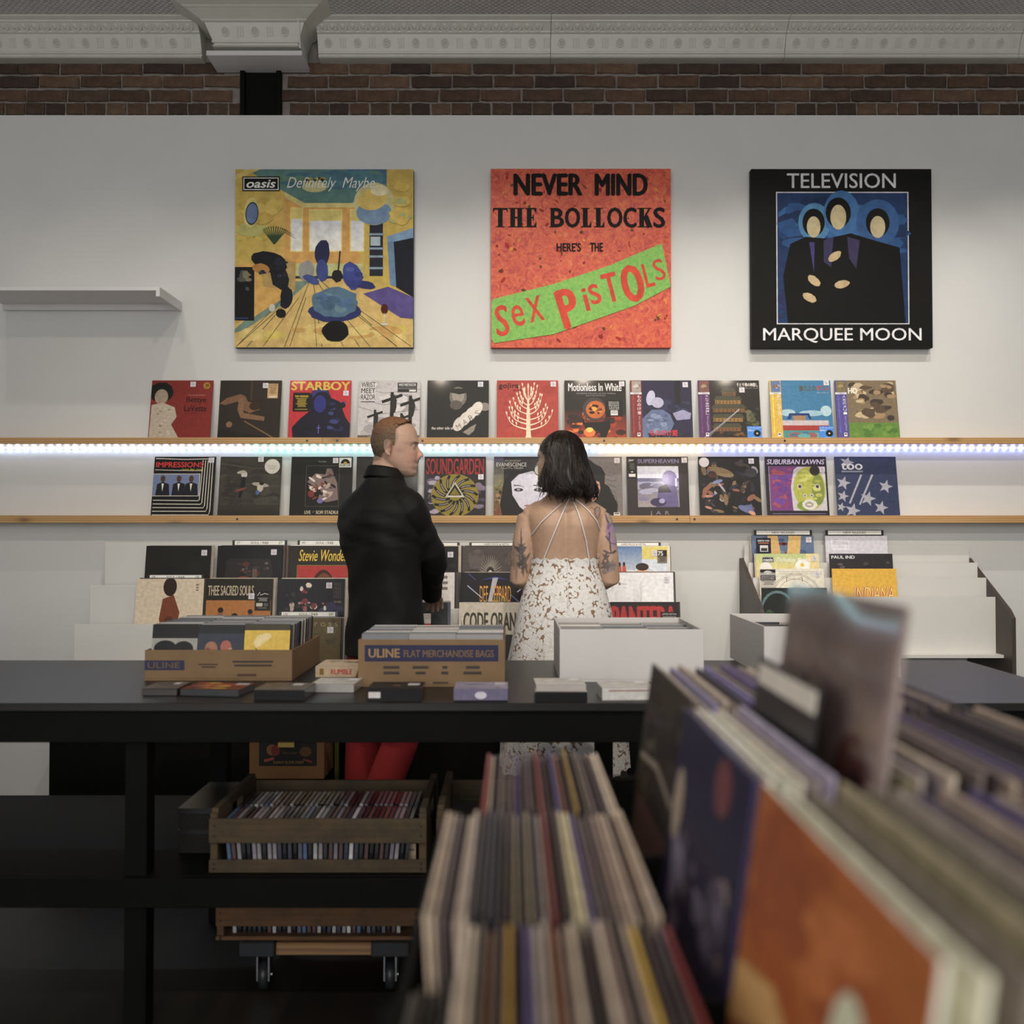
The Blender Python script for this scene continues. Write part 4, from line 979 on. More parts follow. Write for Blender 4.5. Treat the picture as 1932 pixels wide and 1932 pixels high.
def a_hair(a, o):
    a.rect(0, 0, 1, 1, C(112, 106, 104)); a.ell(0.36, 0.42, 0.36, 0.4, C(28, 27, 27), jit=0.08); a.poly([(0.5, 0.3), (0.78, 0.5), (0.92, 0.8), (0.9, 0.98), (0.5, 0.98)], C(28, 27, 27)); a.ell(0.42, 0.52, 0.22, 0.26, C(176, 132, 110)); a.poly([(0.2, 0.3), (0.6, 0.3), (0.62, 0.42), (0.5, 0.38), (0.3, 0.42)], C(30, 28, 28)); a.ell(0.54, 0.52, 0.05, 0.02, C(40, 32, 30)); a.line([(0.46, 0.47), (0.62, 0.47)], 0.018, C(40, 32, 30))
    for k in range(5): a.line([(0.7 + k * 0.03, 0.3 + k * 0.08), (0.82 + k * 0.02, 0.32 + k * 0.09), (0.9, 0.28 + k * 0.12)], 0.006, C(36, 34, 34))
    a.rect(0.85, 0.93, 0.95, 0.985, C(190, 186, 184)); a.rect(0.86, 0.94, 0.94, 0.955, C(30, 30, 30))
def a_jar(a, o):
    a.rect(0, 0, 1, 1, C(50, 44, 44)); a.text('SUPERHEAVEN', 0.18, 0.04, 0.85, 0.11, C(120, 114, 150), 0.03); a.rect(0.17, 0.16, 0.84, 0.84, C(150, 148, 168)); a.rect(0.17, 0.16, 0.84, 0.36, C(190, 192, 206)); a.rect(0.17, 0.36, 0.84, 0.42, C(104, 104, 130)); a.grad(0.17, 0.55, 0.84, 0.84, C(120, 116, 128), C(150, 140, 140)); a.mottle(0.17, 0.42, 0.84, 0.84, [C(150, 150, 170), C(120, 118, 140), C(100, 96, 116)], 20, 5, 0.08, 1.8)
    a.ell(0.69, 0.36, 0.12, 0.13, C(122, 112, 160)); a.poly([(0.5, 0.58), (0.62, 0.46), (0.8, 0.5), (0.83, 0.84), (0.46, 0.84)], C(96, 88, 128)); a.poly([(0.52, 0.5), (0.64, 0.46), (0.72, 0.6), (0.5, 0.6)], C(46, 40, 50)); a.ell(0.5, 0.76, 0.13, 0.07, C(60, 54, 84)); a.ell(0.56, 0.74, 0.05, 0.04, C(150, 144, 180)); a.rect(0.78, 0.36, 0.81, 0.5, C(190, 190, 220)); a.text('JAR', 0.36, 0.905, 0.67, 0.985, C(130, 122, 140), 0.0, 0.0, 0.0, 1.9, True)
def st_jar(o, w, h):
    b = Art(w, h, 0.0008); b.rect(0, 0, 1, 1, C(26, 24, 24)); b.text('jar', 0.1, 0.04, 0.8, 0.2, C(190, 186, 186), 0.02); b.lines(0.1, 0.26, 0.9, 0.6, 7, C(100, 96, 96)); b.ell(0.5, 0.7, 0.14, 0.03, C(190, 190, 190)); b.rect(0.1, 0.8, 0.9, 0.95, C(190, 188, 184)); b.build(o, name='sticker_print')
def a_crowd(a, o):
    a.rect(0, 0, 1, 1, C(30, 28, 32)); r = random.Random(9)
    for k in range(80):
        a.ell(r.uniform(0.06, 0.94), r.uniform(0.06, 0.94), r.uniform(0.03, 0.11), r.uniform(0.015, 0.05), r.choice([C(26, 24, 28), C(120, 100, 72), C(70, 62, 60), C(46, 44, 60), C(90, 96, 130), C(20, 20, 22), C(134, 90, 72), C(40, 38, 44), C(150, 146, 150)]), r.uniform(0, 3), 10)
    a.ell(0.38, 0.26, 0.2, 0.07, C(126, 108, 80), 0.3); a.ell(0.22, 0.3, 0.07, 0.06, C(70, 40, 34)); a.ell(0.85, 0.27, 0.1, 0.08, C(60, 56, 64)); a.ell(0.75, 0.88, 0.14, 0.05, C(96, 104, 140), 0.4); a.ell(0.84, 0.94, 0.06, 0.03, C(176, 136, 116), 0.4); a.ell(0.3, 0.42, 0.09, 0.03, C(110, 120, 150), -0.3); a.ell(0.15, 0.66, 0.07, 0.02, C(170, 120, 100)); a.ell(0.14, 0.85, 0.06, 0.02, C(170, 124, 104), 0.3)
def a_lawns(a, o):
    a.rect(0, 0, 1, 1, C(42, 38, 50)); a.rect(0.05, 0.16, 0.97, 0.9, C(112, 62, 118)); a.mottle(0.05, 0.17, 0.45, 0.9, [C(130, 60, 100), C(104, 66, 140), C(150, 76, 90), C(96, 58, 126)], 34, 4, 0.09); a.rect(0.05, 0.16, 0.06, 0.9, C(150, 140, 150))
    a.poly([(0.42, 0.9), (0.40, 0.5), (0.46, 0.22), (0.52, 0.17), (0.94, 0.17), (0.97, 0.3), (0.97, 0.9)], C(176, 172, 176)); a.ell(0.7, 0.53, 0.26, 0.36, C(158, 160, 70), n=28); a.ell(0.84, 0.55, 0.1, 0.26, C(120, 132, 66)); a.ell(0.62, 0.82, 0.14, 0.08, C(120, 140, 56)); a.mottle(0.48, 0.2, 0.92, 0.86, [C(168, 170, 84), C(146, 150, 62), C(176, 176, 100)], 20, 6, 0.07)
    for u in (0.545, 0.83): a.ell(u, 0.5, 0.042, 0.045, C(180, 176, 150)); a.ell(u, 0.5, 0.026, 0.03, C(80, 70, 76))
    for u in (0.62, 0.73): a.ell(u, 0.65, 0.036, 0.032, C(170, 170, 150), jit=0.1); a.ell(u, 0.65, 0.012, 0.012, C(90, 84, 70))
    a.ell(0.685, 0.8, 0.12, 0.085, C(190, 188, 180), jit=0.06); a.ell(0.68, 0.8, 0.07, 0.045, C(150, 140, 130), jit=0.1); a.ell(0.68, 0.8, 0.04, 0.015, C(190, 186, 180))
    a.text('SUBURBAN LAWNS', 0.03, 0.045, 0.97, 0.13, C(186, 178, 204), 0.02, 0.2); a.lines(0.05, 0.945, 0.97, 0.965, 1, C(120, 110, 130))
def a_toad(a, o):
    a.rect(0, 0, 1, 1, C(56, 64, 92)); P_ = C(150, 150, 160); r = random.Random(3)
    for u, v, s in ((0.2, 0.1, 0.12), (0.12, 0.44, 0.12), (0.1, 0.66, 0.1), (0.24, 0.9, 0.13), (0.5, 0.7, 0.13), (0.8, 0.5, 0.12), (0.7, 0.85, 0.12), (0.06, 0.84, 0.08)):
        a.poly([(u + (s if k % 2 == 0 else s * 0.42) * math.sin(PI * k / 5 + 0.3), v - (s if k % 2 == 0 else s * 0.42) * math.cos(PI * k / 5 + 0.3)) for k in range(10)], P_)
    a.line([(0.42, 0.3), (0.2, 0.78)], 0.03, P_); a.line([(0.6, 0.3), (0.36, 0.8)], 0.03, P_); a.text('too', 0.1, 0.1, 0.45, 0.22, C(196, 194, 200), 0.03, flat=True); a.rect(0.1, 0.235, 0.45, 0.262, C(130, 132, 146))

g = 'record covers on the lower ledge'
ZL = L1 - 0.006
def low(pl, label, col, art, tag=(0.83, 0.07), **kw):
    return sleeve(label, col, row_pos(pl, 0, ZL), LEAN, art, group=g, tag=tag, **kw)
low(289, 'black record cover with wavering cream outlines and red capitals, lower ledge', C(60, 58, 56), a_imp, (0.93, 0.06))
o = low(414, 'grey-brown record cover with two blurred figures and a round white sticker', C(60, 56, 52), a_stone, (0.66, 0.045))
s_ = MB(); s_.cyl((0, 0, 0), (0, -0.0006, 0), 0.0385, 28, C(196, 190, 180)); s_ = s_.build('round_sticker', M_MATTE, o, ((0.85 - 0.5) * SW, -0.0022, (1 - 0.165) * SW), colors=True)
b_ = Art(0.077, 0.077, 0.0008); b_.text('The Pixies', 0.2, 0.42, 0.8, 0.55, C(150, 144, 136)); b_.lines(0.25, 0.6, 0.75, 0.7, 2, C(160, 154, 146))
q = empty('sticker_print', (0, 0, -0.0385), parent=s_); b_.m.build('sticker_print', M_MATTE, s_, (0, 0, -0.0385), colors=True); b_.t.build('lettering', M_LETTER, s_, (0, 0, -0.0385), colors=True); bpy.data.objects.remove(q)
o = low(548.5, 'black record cover with a silvery abstract panel, left of the man', C(28, 27, 26), a_sofi, (0.72, 0.065))
sticker(o, SW, SW, 0.88, 0.1, st_rsd, 'hype_sticker', (0.062, 0.05))
low(672, 'charcoal record cover on the lower ledge mostly hidden by the man\'s head', C(44, 42, 40), a_dark, None)
low(800.5, 'dark record cover with a mustard pinwheel disc and tall red capitals', C(42, 38, 44), a_sound, (0.92, 0.34))
low(932, 'dark record cover with a pale face, left of the woman\'s head', C(44, 40, 44), a_evan, None)
low(1058, 'grey record cover with long dark hair, right of the woman\'s head', C(110, 104, 104), a_hair, (0.92, 0.065))
o = low(1183, 'dark brown record cover with a pale lilac square picture', C(48, 42, 42), a_jar, (0.94, 0.06))
sticker(o, SW, SW, 0.085, 0.19, st_jar, 'hype_sticker', (0.042, 0.104))
o = low(1318.5, 'dark record cover crowded with small figures, with a round white sticker', C(30, 28, 34), a_crowd, (0.865, 0.075))
s_ = MB(); s_.cyl((0, 0, 0), (0, -0.0006, 0), 0.0255, 24, C(190, 186, 190)); s_.build('round_sticker', M_MATTE, o, ((0.095 - 0.5) * SW, -0.0022, (1 - 0.095) * SW), colors=True)
o = low(1445, 'purple record cover with a lime green mask-like face', C(44, 38, 54), a_lawns, (0.925, 0.215))
s_ = MB(); s_.cyl((0, 0, 0), (0, -0.0006, 0), 0.0255, 24, C(34, 32, 34)); s_.build('round_sticker', M_MATTE, o, ((0.80 - 0.5) * SW, -0.0022, (1 - 0.235) * SW), colors=True)
low(1577, 'dark blue record cover with pale stars, at the right end of lower ledge', C(50, 56, 84), a_toad, None)

# ------------------------------------------------------------------ ordinals for labels
_ONES = 'first second third fourth fifth sixth seventh eighth ninth tenth eleventh twelfth thirteenth fourteenth fifteenth sixteenth seventeenth eighteenth nineteenth'.split()
_TENS = {2: ('twentieth', 'twenty'), 3: ('thirtieth', 'thirty'), 4: ('fortieth', 'forty')}
def nth(k):
    if k <= 19: return _ONES[k - 1]
    t, u = divmod(k, 10)
    return _TENS[t][0] if u == 0 else _TENS[t][1] + '-' + _ONES[u - 1]

# ------------------------------------------------------------------ white stepped racks along the wall
RY = [4.735, 4.565, 4.40]                     # front covers of the three steps
RZ_SOUL = [px(966, y, Y).z for y, Y in zip((1030, 1093, 1168), RY)]           # tops of the covers
RZ_ROCK = [px(966, y, Y).z for y, Y in zip((1031, 1081, 1138), RY)]
RZ = RZ_SOUL
RLEAN = 0.16
RH = SW * math.cos(RLEAN)
def rack(x0, x1, label):
    t = empty('record_rack', ((x0 + x1) / 2, 4.7, 0)); hw = (x1 - x0) / 2
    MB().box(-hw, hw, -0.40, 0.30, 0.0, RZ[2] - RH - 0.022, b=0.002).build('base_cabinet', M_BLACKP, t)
    for k in range(3):
        zf = RZ[k] - RH - 0.004
        yb = (RY[k] + SW * math.sin(RLEAN) + 0.097) - 4.7
        yf = RY[k] - 4.7 - 0.022
        MB().box(-hw, hw, yf, yb, zf - 0.018, zf, b=0.001).build('tier_floor', M_RACK, t)
        MB().box(-hw, hw, yb - 0.012, yb, zf, RZ[k] - 0.035 + (0.05 if k == 0 else 0), b=0.001).build('tier_back', M_RACK, t)
        if k < 2:
            MB().box(-hw, hw, yf - 0.0, yf + 0.012, RZ[2] - RH - 0.022, zf - 0.018).build('tier_riser', M_RACK, t)
    put(t, label, 'record rack', 'white stepped record racks by the wall')
    return t
rack(-1.99, -0.742, 'white stepped record rack at the left with soul records, behind the man')
RZ = RZ_ROCK
rack(-0.585, 0.765, 'white stepped record rack with hard rock records, in front of the woman')

def P_(*c): return C(*c)
PAL = [P_(200, 194, 184), P_(60, 54, 52), P_(150, 140, 128), P_(38, 34, 34), P_(176, 166, 150), P_(96, 70, 56), P_(214, 208, 200), P_(120, 40, 36), P_(70, 74, 96)]
def slot(row, cx, label, col, art, extra, where, tag=None, dx=0.0, dz=0.0, lean=RLEAN):
    """a front record with two more leaning behind it"""
    o = sleeve(label, col, (cx + dx, RY[row], RZ[row] - RH + dz), lean, art, group='records filed in the white racks', tag=tag)
    for k in range(extra):
        c = rnd.choice(PAL)
        sleeve('%s record sleeve directly behind %s' % (('first', 'second', 'third')[k], where), c, (cx + dx + 0.004 + rnd.uniform(0.002, 0.010) * (k + 1), RY[row] + 0.012 + 0.0075 * k, RZ[row] - RH + rnd.uniform(0.0, 0.004)),
               RLEAN, None, 0.005, 'records filed in the white racks')
    return o

def divider(row_y, ztop, cx, txt, ends, label, w=0.265, h=0.026, edge='#', rot=None, z0=None, loc=None):
    t = empty('genre_divider', loc or (cx, row_y, ztop), 0); t.rotation_euler = rot or (-RLEAN, 0, 0)
    MB().box(-w / 2, w / 2, 0, 0.003, -0.30, 0.0, b=0.0008).build('card', M_BLACKPL, t)
    o = MB().box(-w / 2 + 0.012, w / 2 - 0.012, -0.0012, 0, -h + 0.003, -0.003, P_(214, 210, 204)).build('label_strip', M_MATTE, t, colors=True)
    if txt:
        a = Art(w - 0.024, h, 0.0016)
        L = min(0.5, 0.035 * len(txt)); a.text(txt, 0.5 - L / 2, 0.28, 0.5 + L / 2, 0.72, P_(60, 58, 60))
        if ends:
            a.text(ends, 0.04, 0.28, 0.115, 0.72, P_(60, 58, 60)); a.text(ends, 0.885, 0.28, 0.96, 0.72, P_(60, 58, 60))
        a.t.build('lettering', M_LETTER, o, (0, 0, -h), colors=True)
    put(t, label, 'divider', 'black genre dividers with white strips')
    return t

RZ = RZ_SOUL
SC = [-1.60, -1.257, -0.917]
def a_blank(c, pal=None, n=0):
    def f(a, o):
        a.rect(0, 0, 1, 1, c)
        if n: a.mottle(0.02, 0.02, 0.98, 0.98, pal, n, 5, 0.12)
    return f
def a_car(a, o):
    a.rect(0, 0, 1, 1, P_(34, 32, 30)); a.poly([(0.14, 0.24), (0.2, 0.2), (0.82, 0.2), (0.86, 0.4), (0.84, 0.62), (0.12, 0.62)], P_(48, 46, 46)); a.mottle(0.3, 0.24, 0.82, 0.6, [P_(90, 54, 44), P_(40, 38, 38), P_(110, 92, 84), P_(64, 56, 60), P_(120, 60, 50)], 26, 4, 0.06); a.ell(0.42, 0.52, 0.1, 0.05, P_(120, 60, 50)); a.rect(0.55, 0.36, 0.62, 0.6, P_(100, 84, 70))
def a_stevie(a, o):
    a.rect(0, 0, 1, 1, P_(48, 42, 34)); a.frame(0.14, 0.30, 0.93, 1, 0.008, P_(120, 130, 50)); a.rect(0.148, 0.308, 0.922, 1, P_(166, 52, 46)); a.text('Stevie Wonder', 0.16, 0.06, 0.92, 0.24, P_(206, 176, 54), 0.018, 0.3)
    a.ell(0.55, 0.75, 0.19, 0.38, P_(70, 38, 26)); a.ell(0.56, 0.72, 0.15, 0.3, P_(120, 70, 44)); a.ell(0.48, 0.63, 0.09, 0.06, P_(60, 40, 36)); a.ell(0.64, 0.62, 0.07, 0.06, P_(56, 36, 32)); a.ell(0.46, 0.6, 0.045, 0.02, P_(190, 170, 150), -0.2); a.rect(0.33, 0.7, 0.37, 0.9, P_(190, 150, 70)); a.rect(0.74, 0.72, 0.78, 0.9, P_(190, 150, 70))
def a_sacred(a, o):
    a.rect(0, 0, 1, 1, P_(44, 40, 32)); a.rect(0.02, 0.32, 0.98, 1, P_(164, 112, 58)); a.text('THEE SACRED SOULS', 0.04, 0.10, 0.72, 0.25, P_(176, 162, 138), 0.028)
    for u, v, s, c in ((0.24, 0.5, 1.0, (156, 128, 92)), (0.32, 0.65, 0.8, (96, 66, 44)), (0.45, 0.6, 1.2, (46, 36, 28)), (0.57, 0.68, 0.8, (90, 66, 44)), (0.68, 0.52, 0.9, (160, 132, 98)), (0.18, 0.85, 0.7, (120, 88, 56)), (0.8, 0.86, 0.7, (130, 96, 64))):
        a.poly([(u - 0.08 * s, 1), (u - 0.07 * s, v + 0.12 * s), (u, v + 0.06 * s), (u + 0.07 * s, v + 0.12 * s), (u + 0.08 * s, 1)], P_(*c)); a.ell(u, v, 0.04 * s, 0.06 * s, P_(136, 96, 62)); a.ell(u, v - 0.035 * s, 0.042 * s, 0.04 * s, P_(48, 36, 28))
def st_sacred(o, w, h):
    b = Art(w, h, 0.0008); b.rect(0, 0, 1, 1, P_(24, 22, 20)); b.frame(0.05, 0.04, 0.95, 0.96, 0.02, P_(70, 66, 60)); b.line([(0.15, 0.32), (0.3, 0.15), (0.35, 0.3), (0.6, 0.22), (0.85, 0.26)], 0.04, P_(176, 170, 160)); b.lines(0.15, 0.42, 0.85, 0.6, 3, P_(150, 146, 138)); b.rect(0.1, 0.66, 0.5, 0.82, P_(176, 172, 164)); b.rect(0.58, 0.66, 0.86, 0.82, P_(90, 88, 84)); b.lines(0.2, 0.87, 0.8, 0.93, 1, P_(130, 126, 120)); b.build(o, name='sticker_print')
def a_flowers(a, o):
    a.rect(0, 0, 1, 1, P_(38, 38, 42)); a.mottle(0.6, 0.3, 1, 1, [P_(76, 72, 104), P_(60, 58, 84), P_(90, 86, 116)], 18, 5, 0.12); r = random.Random(2)
    for k in range(60):
        u, v = 0.36 + r.gauss(0, 0.14), 0.5 + r.gauss(0, 0.2)
        if 0.03 < u < 0.8 and 0.08 < v < 0.95: a.ell(u, v, r.uniform(0.015, 0.05), r.uniform(0.015, 0.045), r.choice([P_(190, 176, 160), P_(150, 96, 96), P_(170, 150, 140), P_(60, 60, 56), P_(120, 60, 70), P_(200, 190, 176)]), 0, 9, 0.2, r)
    for k in range(4): a.text('FREE', 0.84, 0.06 + k * 0.06, 0.955, 0.11 + k * 0.06, P_(84, 80, 76), 0.02)
    a.text('THE SERIES', 0.845, 0.33, 0.955, 0.36, P_(160, 150, 130))
def a_white_fig(a, o):
    a.rect(0, 0, 1, 1, P_(196, 182, 160)); a.ell(0.5, 0.12, 0.1, 0.14, P_(52, 34, 26)); a.poly([(0.4, 0.3), (0.56, 0.24), (0.66, 0.5), (0.6, 0.9), (0.44, 0.9), (0.36, 0.6)], P_(120, 66, 40)); a.mottle(0.4, 0.55, 0.76, 0.98, [P_(130, 76, 46), P_(190, 160, 130), P_(96, 52, 34)], 20, 3, 0.07); a.lines(0.88, 0.08, 0.93, 0.2, 3, P_(130, 110, 90))
def a_ross(a, o):
    a.rect(0, 0, 1, 1, P_(96, 84, 52)); a.mottle(0, 0, 1, 1, [P_(104, 92, 58), P_(84, 74, 46)], 24, 4, 0.12); a.text('r o s s', 0.62, 0.06, 0.95, 0.12, P_(150, 138, 96))
    a.poly([(0.0, 0.3), (0.2, 0.5), (0.3, 1), (0, 1)], P_(66, 56, 36))

lab = 'records filed in the white racks'
slot(0, SC[0], 'plain near-black record, leftmost front one on the top step of the soul rack', P_(34, 32, 28), a_blank(P_(34, 32, 28), [P_(38, 36, 32), P_(30, 28, 25)], 10), 2, 'the plain near-black soul record', (0.90, 0.11))
slot(0, SC[1], 'black record with a dim car scene, top step of the soul rack', P_(34, 32, 30), a_car, 3, 'the car-scene soul record', (0.87, 0.10))
slot(0, SC[2], 'record with yellow script over a red panel and a man in sunglasses', P_(48, 42, 34), a_stevie, 2, 'the sunglasses record', (0.97, 0.12))
slot(1, SC[0] + 0.02, 'cream record with a brown figure, leftmost on the middle step of soul rack', P_(196, 186, 166), a_white_fig, 2, 'the cream brown-figure record')
o = slot(1, SC[1] - 0.004, 'mustard record with group portrait and black sticker, middle step of the soul rack', P_(60, 50, 36), a_sacred, 3, 'the mustard group record', (0.69, 0.26))
sticker(o, SW, SW, 0.86, 0.31, st_sacred, 'hype_sticker', (0.072, 0.100))
slot(1, SC[2] - 0.012, 'dark record with a mass of pale flowers, middle step of the soul rack', P_(40, 40, 44), a_flowers, 3, 'the flower record', (0.77, 0.10))
slot(2, SC[2] - 0.0, 'dull gold record with spaced lettering, lowest step of soul rack beside man', P_(90, 80, 50), a_ross, 2, 'the dull gold record', (0.85, 0.17))
slot(2, SC[1], 'dark green record, lowest step of the soul rack behind the cardboard box', P_(40, 46, 38), a_blank(P_(40, 46, 38)), 1, 'the dark green record')
divider(RY[0] + 0.041 + 0.30 * math.sin(RLEAN), px(966, 1019.5, RY[0]).z, px(489, 1020, RY[0] + 0.075).x, 'SOUL / R&B', 'ST', 'black divider with white strip lettered ST over the soul rack')
divider(RY[0] + 0.041 + 0.30 * math.sin(RLEAN), px(966, 1019.5, RY[0]).z, px(612, 1020, RY[0] + 0.075).x, 'SOUL / R&B', 'WX', 'black divider with white strip lettered WX over the soul rack')
divider(RY[1] + 0.041 + 0.30 * math.sin(RLEAN), px(966, 1085.5, RY[1]).z, px(325, 1085, RY[1] + 0.04).x, 'SOUL / R&B', 'QR', 'black divider with white strip lettered QR at left edge of soul rack')
divider(RY[2] + 0.041 + 0.30 * math.sin(RLEAN), px(966, 1156.5, RY[2]).z, px(578, 1157, RY[2] + 0.04).x, 'SOUL / R&B', 'UV', 'black divider with white strip lettered UV on the lowest soul step')

RZ = RZ_ROCK
MC = [-0.413, -0.080, 0.256, 0.592]
def a_spots(a, o):
    a.rect(0, 0, 1, 1, P_(40, 40, 38)); a.mottle(0, 0, 1, 1, [P_(34, 36, 34), P_(50, 50, 46)], 16, 4, 0.15)
    for u, v in ((0.62, 0.25), (0.44, 0.45), (0.83, 0.45), (0.62, 0.68), (0.3, 0.25), (0.25, 0.65)): a.ell(u, v, 0.07, 0.07, P_(104, 44, 34), jit=0.2)
def a_skull(a, o):
    a.rect(0, 0, 1, 1, P_(82, 74, 72)); a.mottle(0, 0, 1, 1, [P_(90, 82, 78), P_(74, 66, 64), P_(100, 92, 88)], 36, 4, 0.14)
    for k in range(17):
        t0 = PI * (1.02 + 0.96 * k / 16); a.line([(0.43 + 0.07 * math.cos(t0), 0.44 + 0.13 * math.sin(t0)), (0.43 + 0.18 * math.cos(t0), 0.44 + 0.30 * math.sin(t0))], 0.014, P_(150, 142, 130), True)
    a.ell(0.43, 0.46, 0.07, 0.13, P_(50, 44, 42)); a.poly([(0.3, 1), (0.33, 0.72), (0.38, 0.6), (0.48, 0.6), (0.54, 0.72), (0.57, 1)], P_(50, 44, 42)); a.ell(0.43, 0.45, 0.04, 0.08, P_(190, 182, 166))
    a.line([(0.35, 0.98), (0.38, 0.72), (0.43, 0.66), (0.48, 0.72), (0.51, 0.98)], 0.015, P_(176, 168, 152)); a.line([(0.43, 0.66), (0.43, 0.98)], 0.01, P_(160, 152, 140))
def a_def(a, o):
    a.rect(0, 0, 1, 1, P_(34, 32, 34)); r = random.Random(5)
    for k in range(16):
        u, v = r.uniform(0.06, 0.94), r.uniform(0.06, 0.95); an = r.choice([0.7, -0.7, 0.0]); L = r.uniform(0.06, 0.15)
        if abs(u - 0.5) < 0.2: continue
        a.line([(max(0.02, u - L * math.cos(an)), v - L * math.sin(an)), (min(0.98, u + L * math.cos(an)), v + L * math.sin(an))], 0.014, r.choice([P_(96, 104, 160), P_(70, 76, 130), P_(170, 172, 190), P_(150, 160, 60)]))
    a.poly([(0.3, 0.11), (0.52, 0.06), (0.72, 0.11), (0.52, 0.09)], P_(60, 66, 140)); a.ell(0.55, 0.65, 0.26, 0.3, P_(70, 90, 60)); a.ell(0.55, 0.64, 0.18, 0.22, P_(160, 166, 60)); a.ell(0.55, 0.68, 0.12, 0.2, P_(190, 186, 166)); a.ell(0.5, 0.85, 0.09, 0.1, P_(50, 34, 36))
    a.poly([(0.52, 0.08), (0.33, 1), (0.36, 1), (0.53, 0.16), (0.7, 1), (0.73, 1)], P_(150, 56, 36)); a.poly([(0.48, 0.08), (0.56, 0.08), (0.42, 0.6), (0.36, 0.7)], P_(170, 170, 176))
    a.text('DEF', 0.29, 0.20, 0.41, 0.45, P_(206, 150, 54)); a.text('LEPPARD', 0.47, 0.20, 0.75, 0.45, P_(206, 150, 54))
def a_tracks(a, o):
    a.rect(0, 0, 1, 1, P_(46, 50, 50)); a.mottle(0, 0, 1, 1, [P_(40, 46, 46), P_(56, 60, 58), P_(62, 70, 56)], 24, 4, 0.1, 0.4)
def st_red(o, w, h):
    b = Art(w, h, 0.0008); b.rect(0, 0, 1, 0.45, P_(196, 190, 186)); b.rect(0, 0.45, 1, 1, P_(186, 44, 40)); b.rect(0.36, 0.08, 0.64, 0.34, P_(80, 60, 50)); b.lines(0.15, 0.52, 0.85, 0.9, 5, P_(214, 130, 120)); b.build(o, name='sticker_print')
def a_code(a, o):
    a.rect(0, 0, 1, 1, P_(190, 182, 166)); a.text('CODE ORANGE', 0.06, 0.14, 0.98, 0.4, P_(96, 88, 70), 0.04); a.text('CODE ORANGE', 0.065, 0.15, 0.985, 0.41, P_(64, 60, 48), 0.0); a.rect(0.12, 0.46, 1, 1, P_(58, 56, 52)); a.ell(0.42, 0.52, 0.22, 0.05, P_(150, 110, 80))
    for k in range(9): a.line([(0.06, 0.5), (0.02 + k * 0.03, 0.2 + 0.09 * k)], 0.012, P_(50, 44, 38), True)
    a.rect(0.84, 0.5, 0.93, 0.66, P_(176, 172, 166)); a.lines(0.85, 0.52, 0.92, 0.64, 3, P_(110, 106, 100))
def a_white(a, o):
    a.rect(0, 0, 1, 1, P_(200, 196, 192)); a.lines(0.80, 0.05, 0.90, 0.3, 3, P_(120, 114, 110), 8)
def a_sleep(a, o):
    a.rect(0, 0, 1, 1, P_(208, 208, 210)); a.grad(0.40, 0.15, 0.5, 0.98, P_(206, 206, 208), P_(166, 166, 172)); a.grad(0.5, 0.15, 0.53, 0.98, P_(200, 200, 204), P_(150, 150, 158)); a.text('SLEEP  TOKEN', 0.08, 0.16, 0.32, 0.185, P_(150, 148, 150)); a.rect(0.185, 0.15, 0.215, 0.19, P_(120, 90, 90)); a.text('SUNDOWNING', 0.08, 0.215, 0.32, 0.235, P_(176, 174, 176))
def a_clouds(a, o):
    a.rect(0, 0, 1, 1, P_(190, 196, 204)); a.grad(0, 0, 0.6, 0.55, P_(90, 120, 160), P_(190, 196, 200)); a.mottle(0, 0.3, 1, 1, [P_(200, 202, 206), P_(176, 186, 200), P_(150, 170, 196)], 24, 6, 0.12, 1.6); a.rect(0.6, 0.0, 1, 0.2, P_(200, 186, 110)); a.ell(0.6, 0.5, 0.11, 0.2, P_(214, 172, 140)); a.ell(0.6, 0.32, 0.10, 0.06, P_(60, 40, 34)); a.ell(0.72, 0.75, 0.26, 0.2, P_(206, 150, 110)); a.ell(0.62, 0.85, 0.1, 0.08, P_(190, 60, 50))
    for u, v, s in ((0.16, 0.55, 1.3), (0.25, 0.4, 0.9), (0.32, 0.38, 0.8), (0.08, 0.4, 0.7)): a.poly([(u - 0.03 * s, v - 0.1 * s), (u + 0.03 * s, v - 0.1 * s), (u + 0.06 * s, v + 0.2 * s), (u - 0.05 * s, v + 0.22 * s)], P_(176, 84, 60)); a.ell(u, v - 0.13 * s, 0.025 * s, 0.04 * s, P_(50, 36, 30)); a.rect(u - 0.03 * s, v + 0.05 * s, u + 0.03 * s, v + 0.2 * s, P_(196, 160, 70))
def st_75(o, w, h):
    b = Art(w, h, 0.0008); b.rect(0, 0, 1, 1, P_(120, 112, 96)); b.rect(0, 0, 1, 0.5, P_(40, 38, 36)); b.text('75', 0.05, 0.08, 0.6, 0.44, P_(196, 190, 180), 0.05); b.lines(0.08, 0.56, 0.92, 0.94, 4, P_(60, 56, 50)); b.build(o, name='sticker_print')
def a_pan(a, o):
    a.rect(0, 0, 1, 1, P_(44, 38, 36)); a.rect(0.03, 0.06, 0.92, 1, P_(60, 34, 34)); a.text('PANTERA', 0.03, 0.05, 0.97, 0.42, P_(170, 46, 46), 0.06); a.mottle(0.03, 0.5, 0.95, 1, [P_(80, 60, 50), P_(50, 36, 34)], 12, 4, 0.15)
def st_lim(o, w, h):
    b = Art(w, h, 0.0008); b.rect(0, 0, 1, 1, P_(20, 19, 19)); b.text('LIMITED EDITION', 0.08, 0.15, 0.92, 0.45, P_(176, 172, 170)); b.lines(0.08, 0.6, 0.92, 0.85, 1, P_(130, 126, 126)); b.build(o, name='sticker_print')

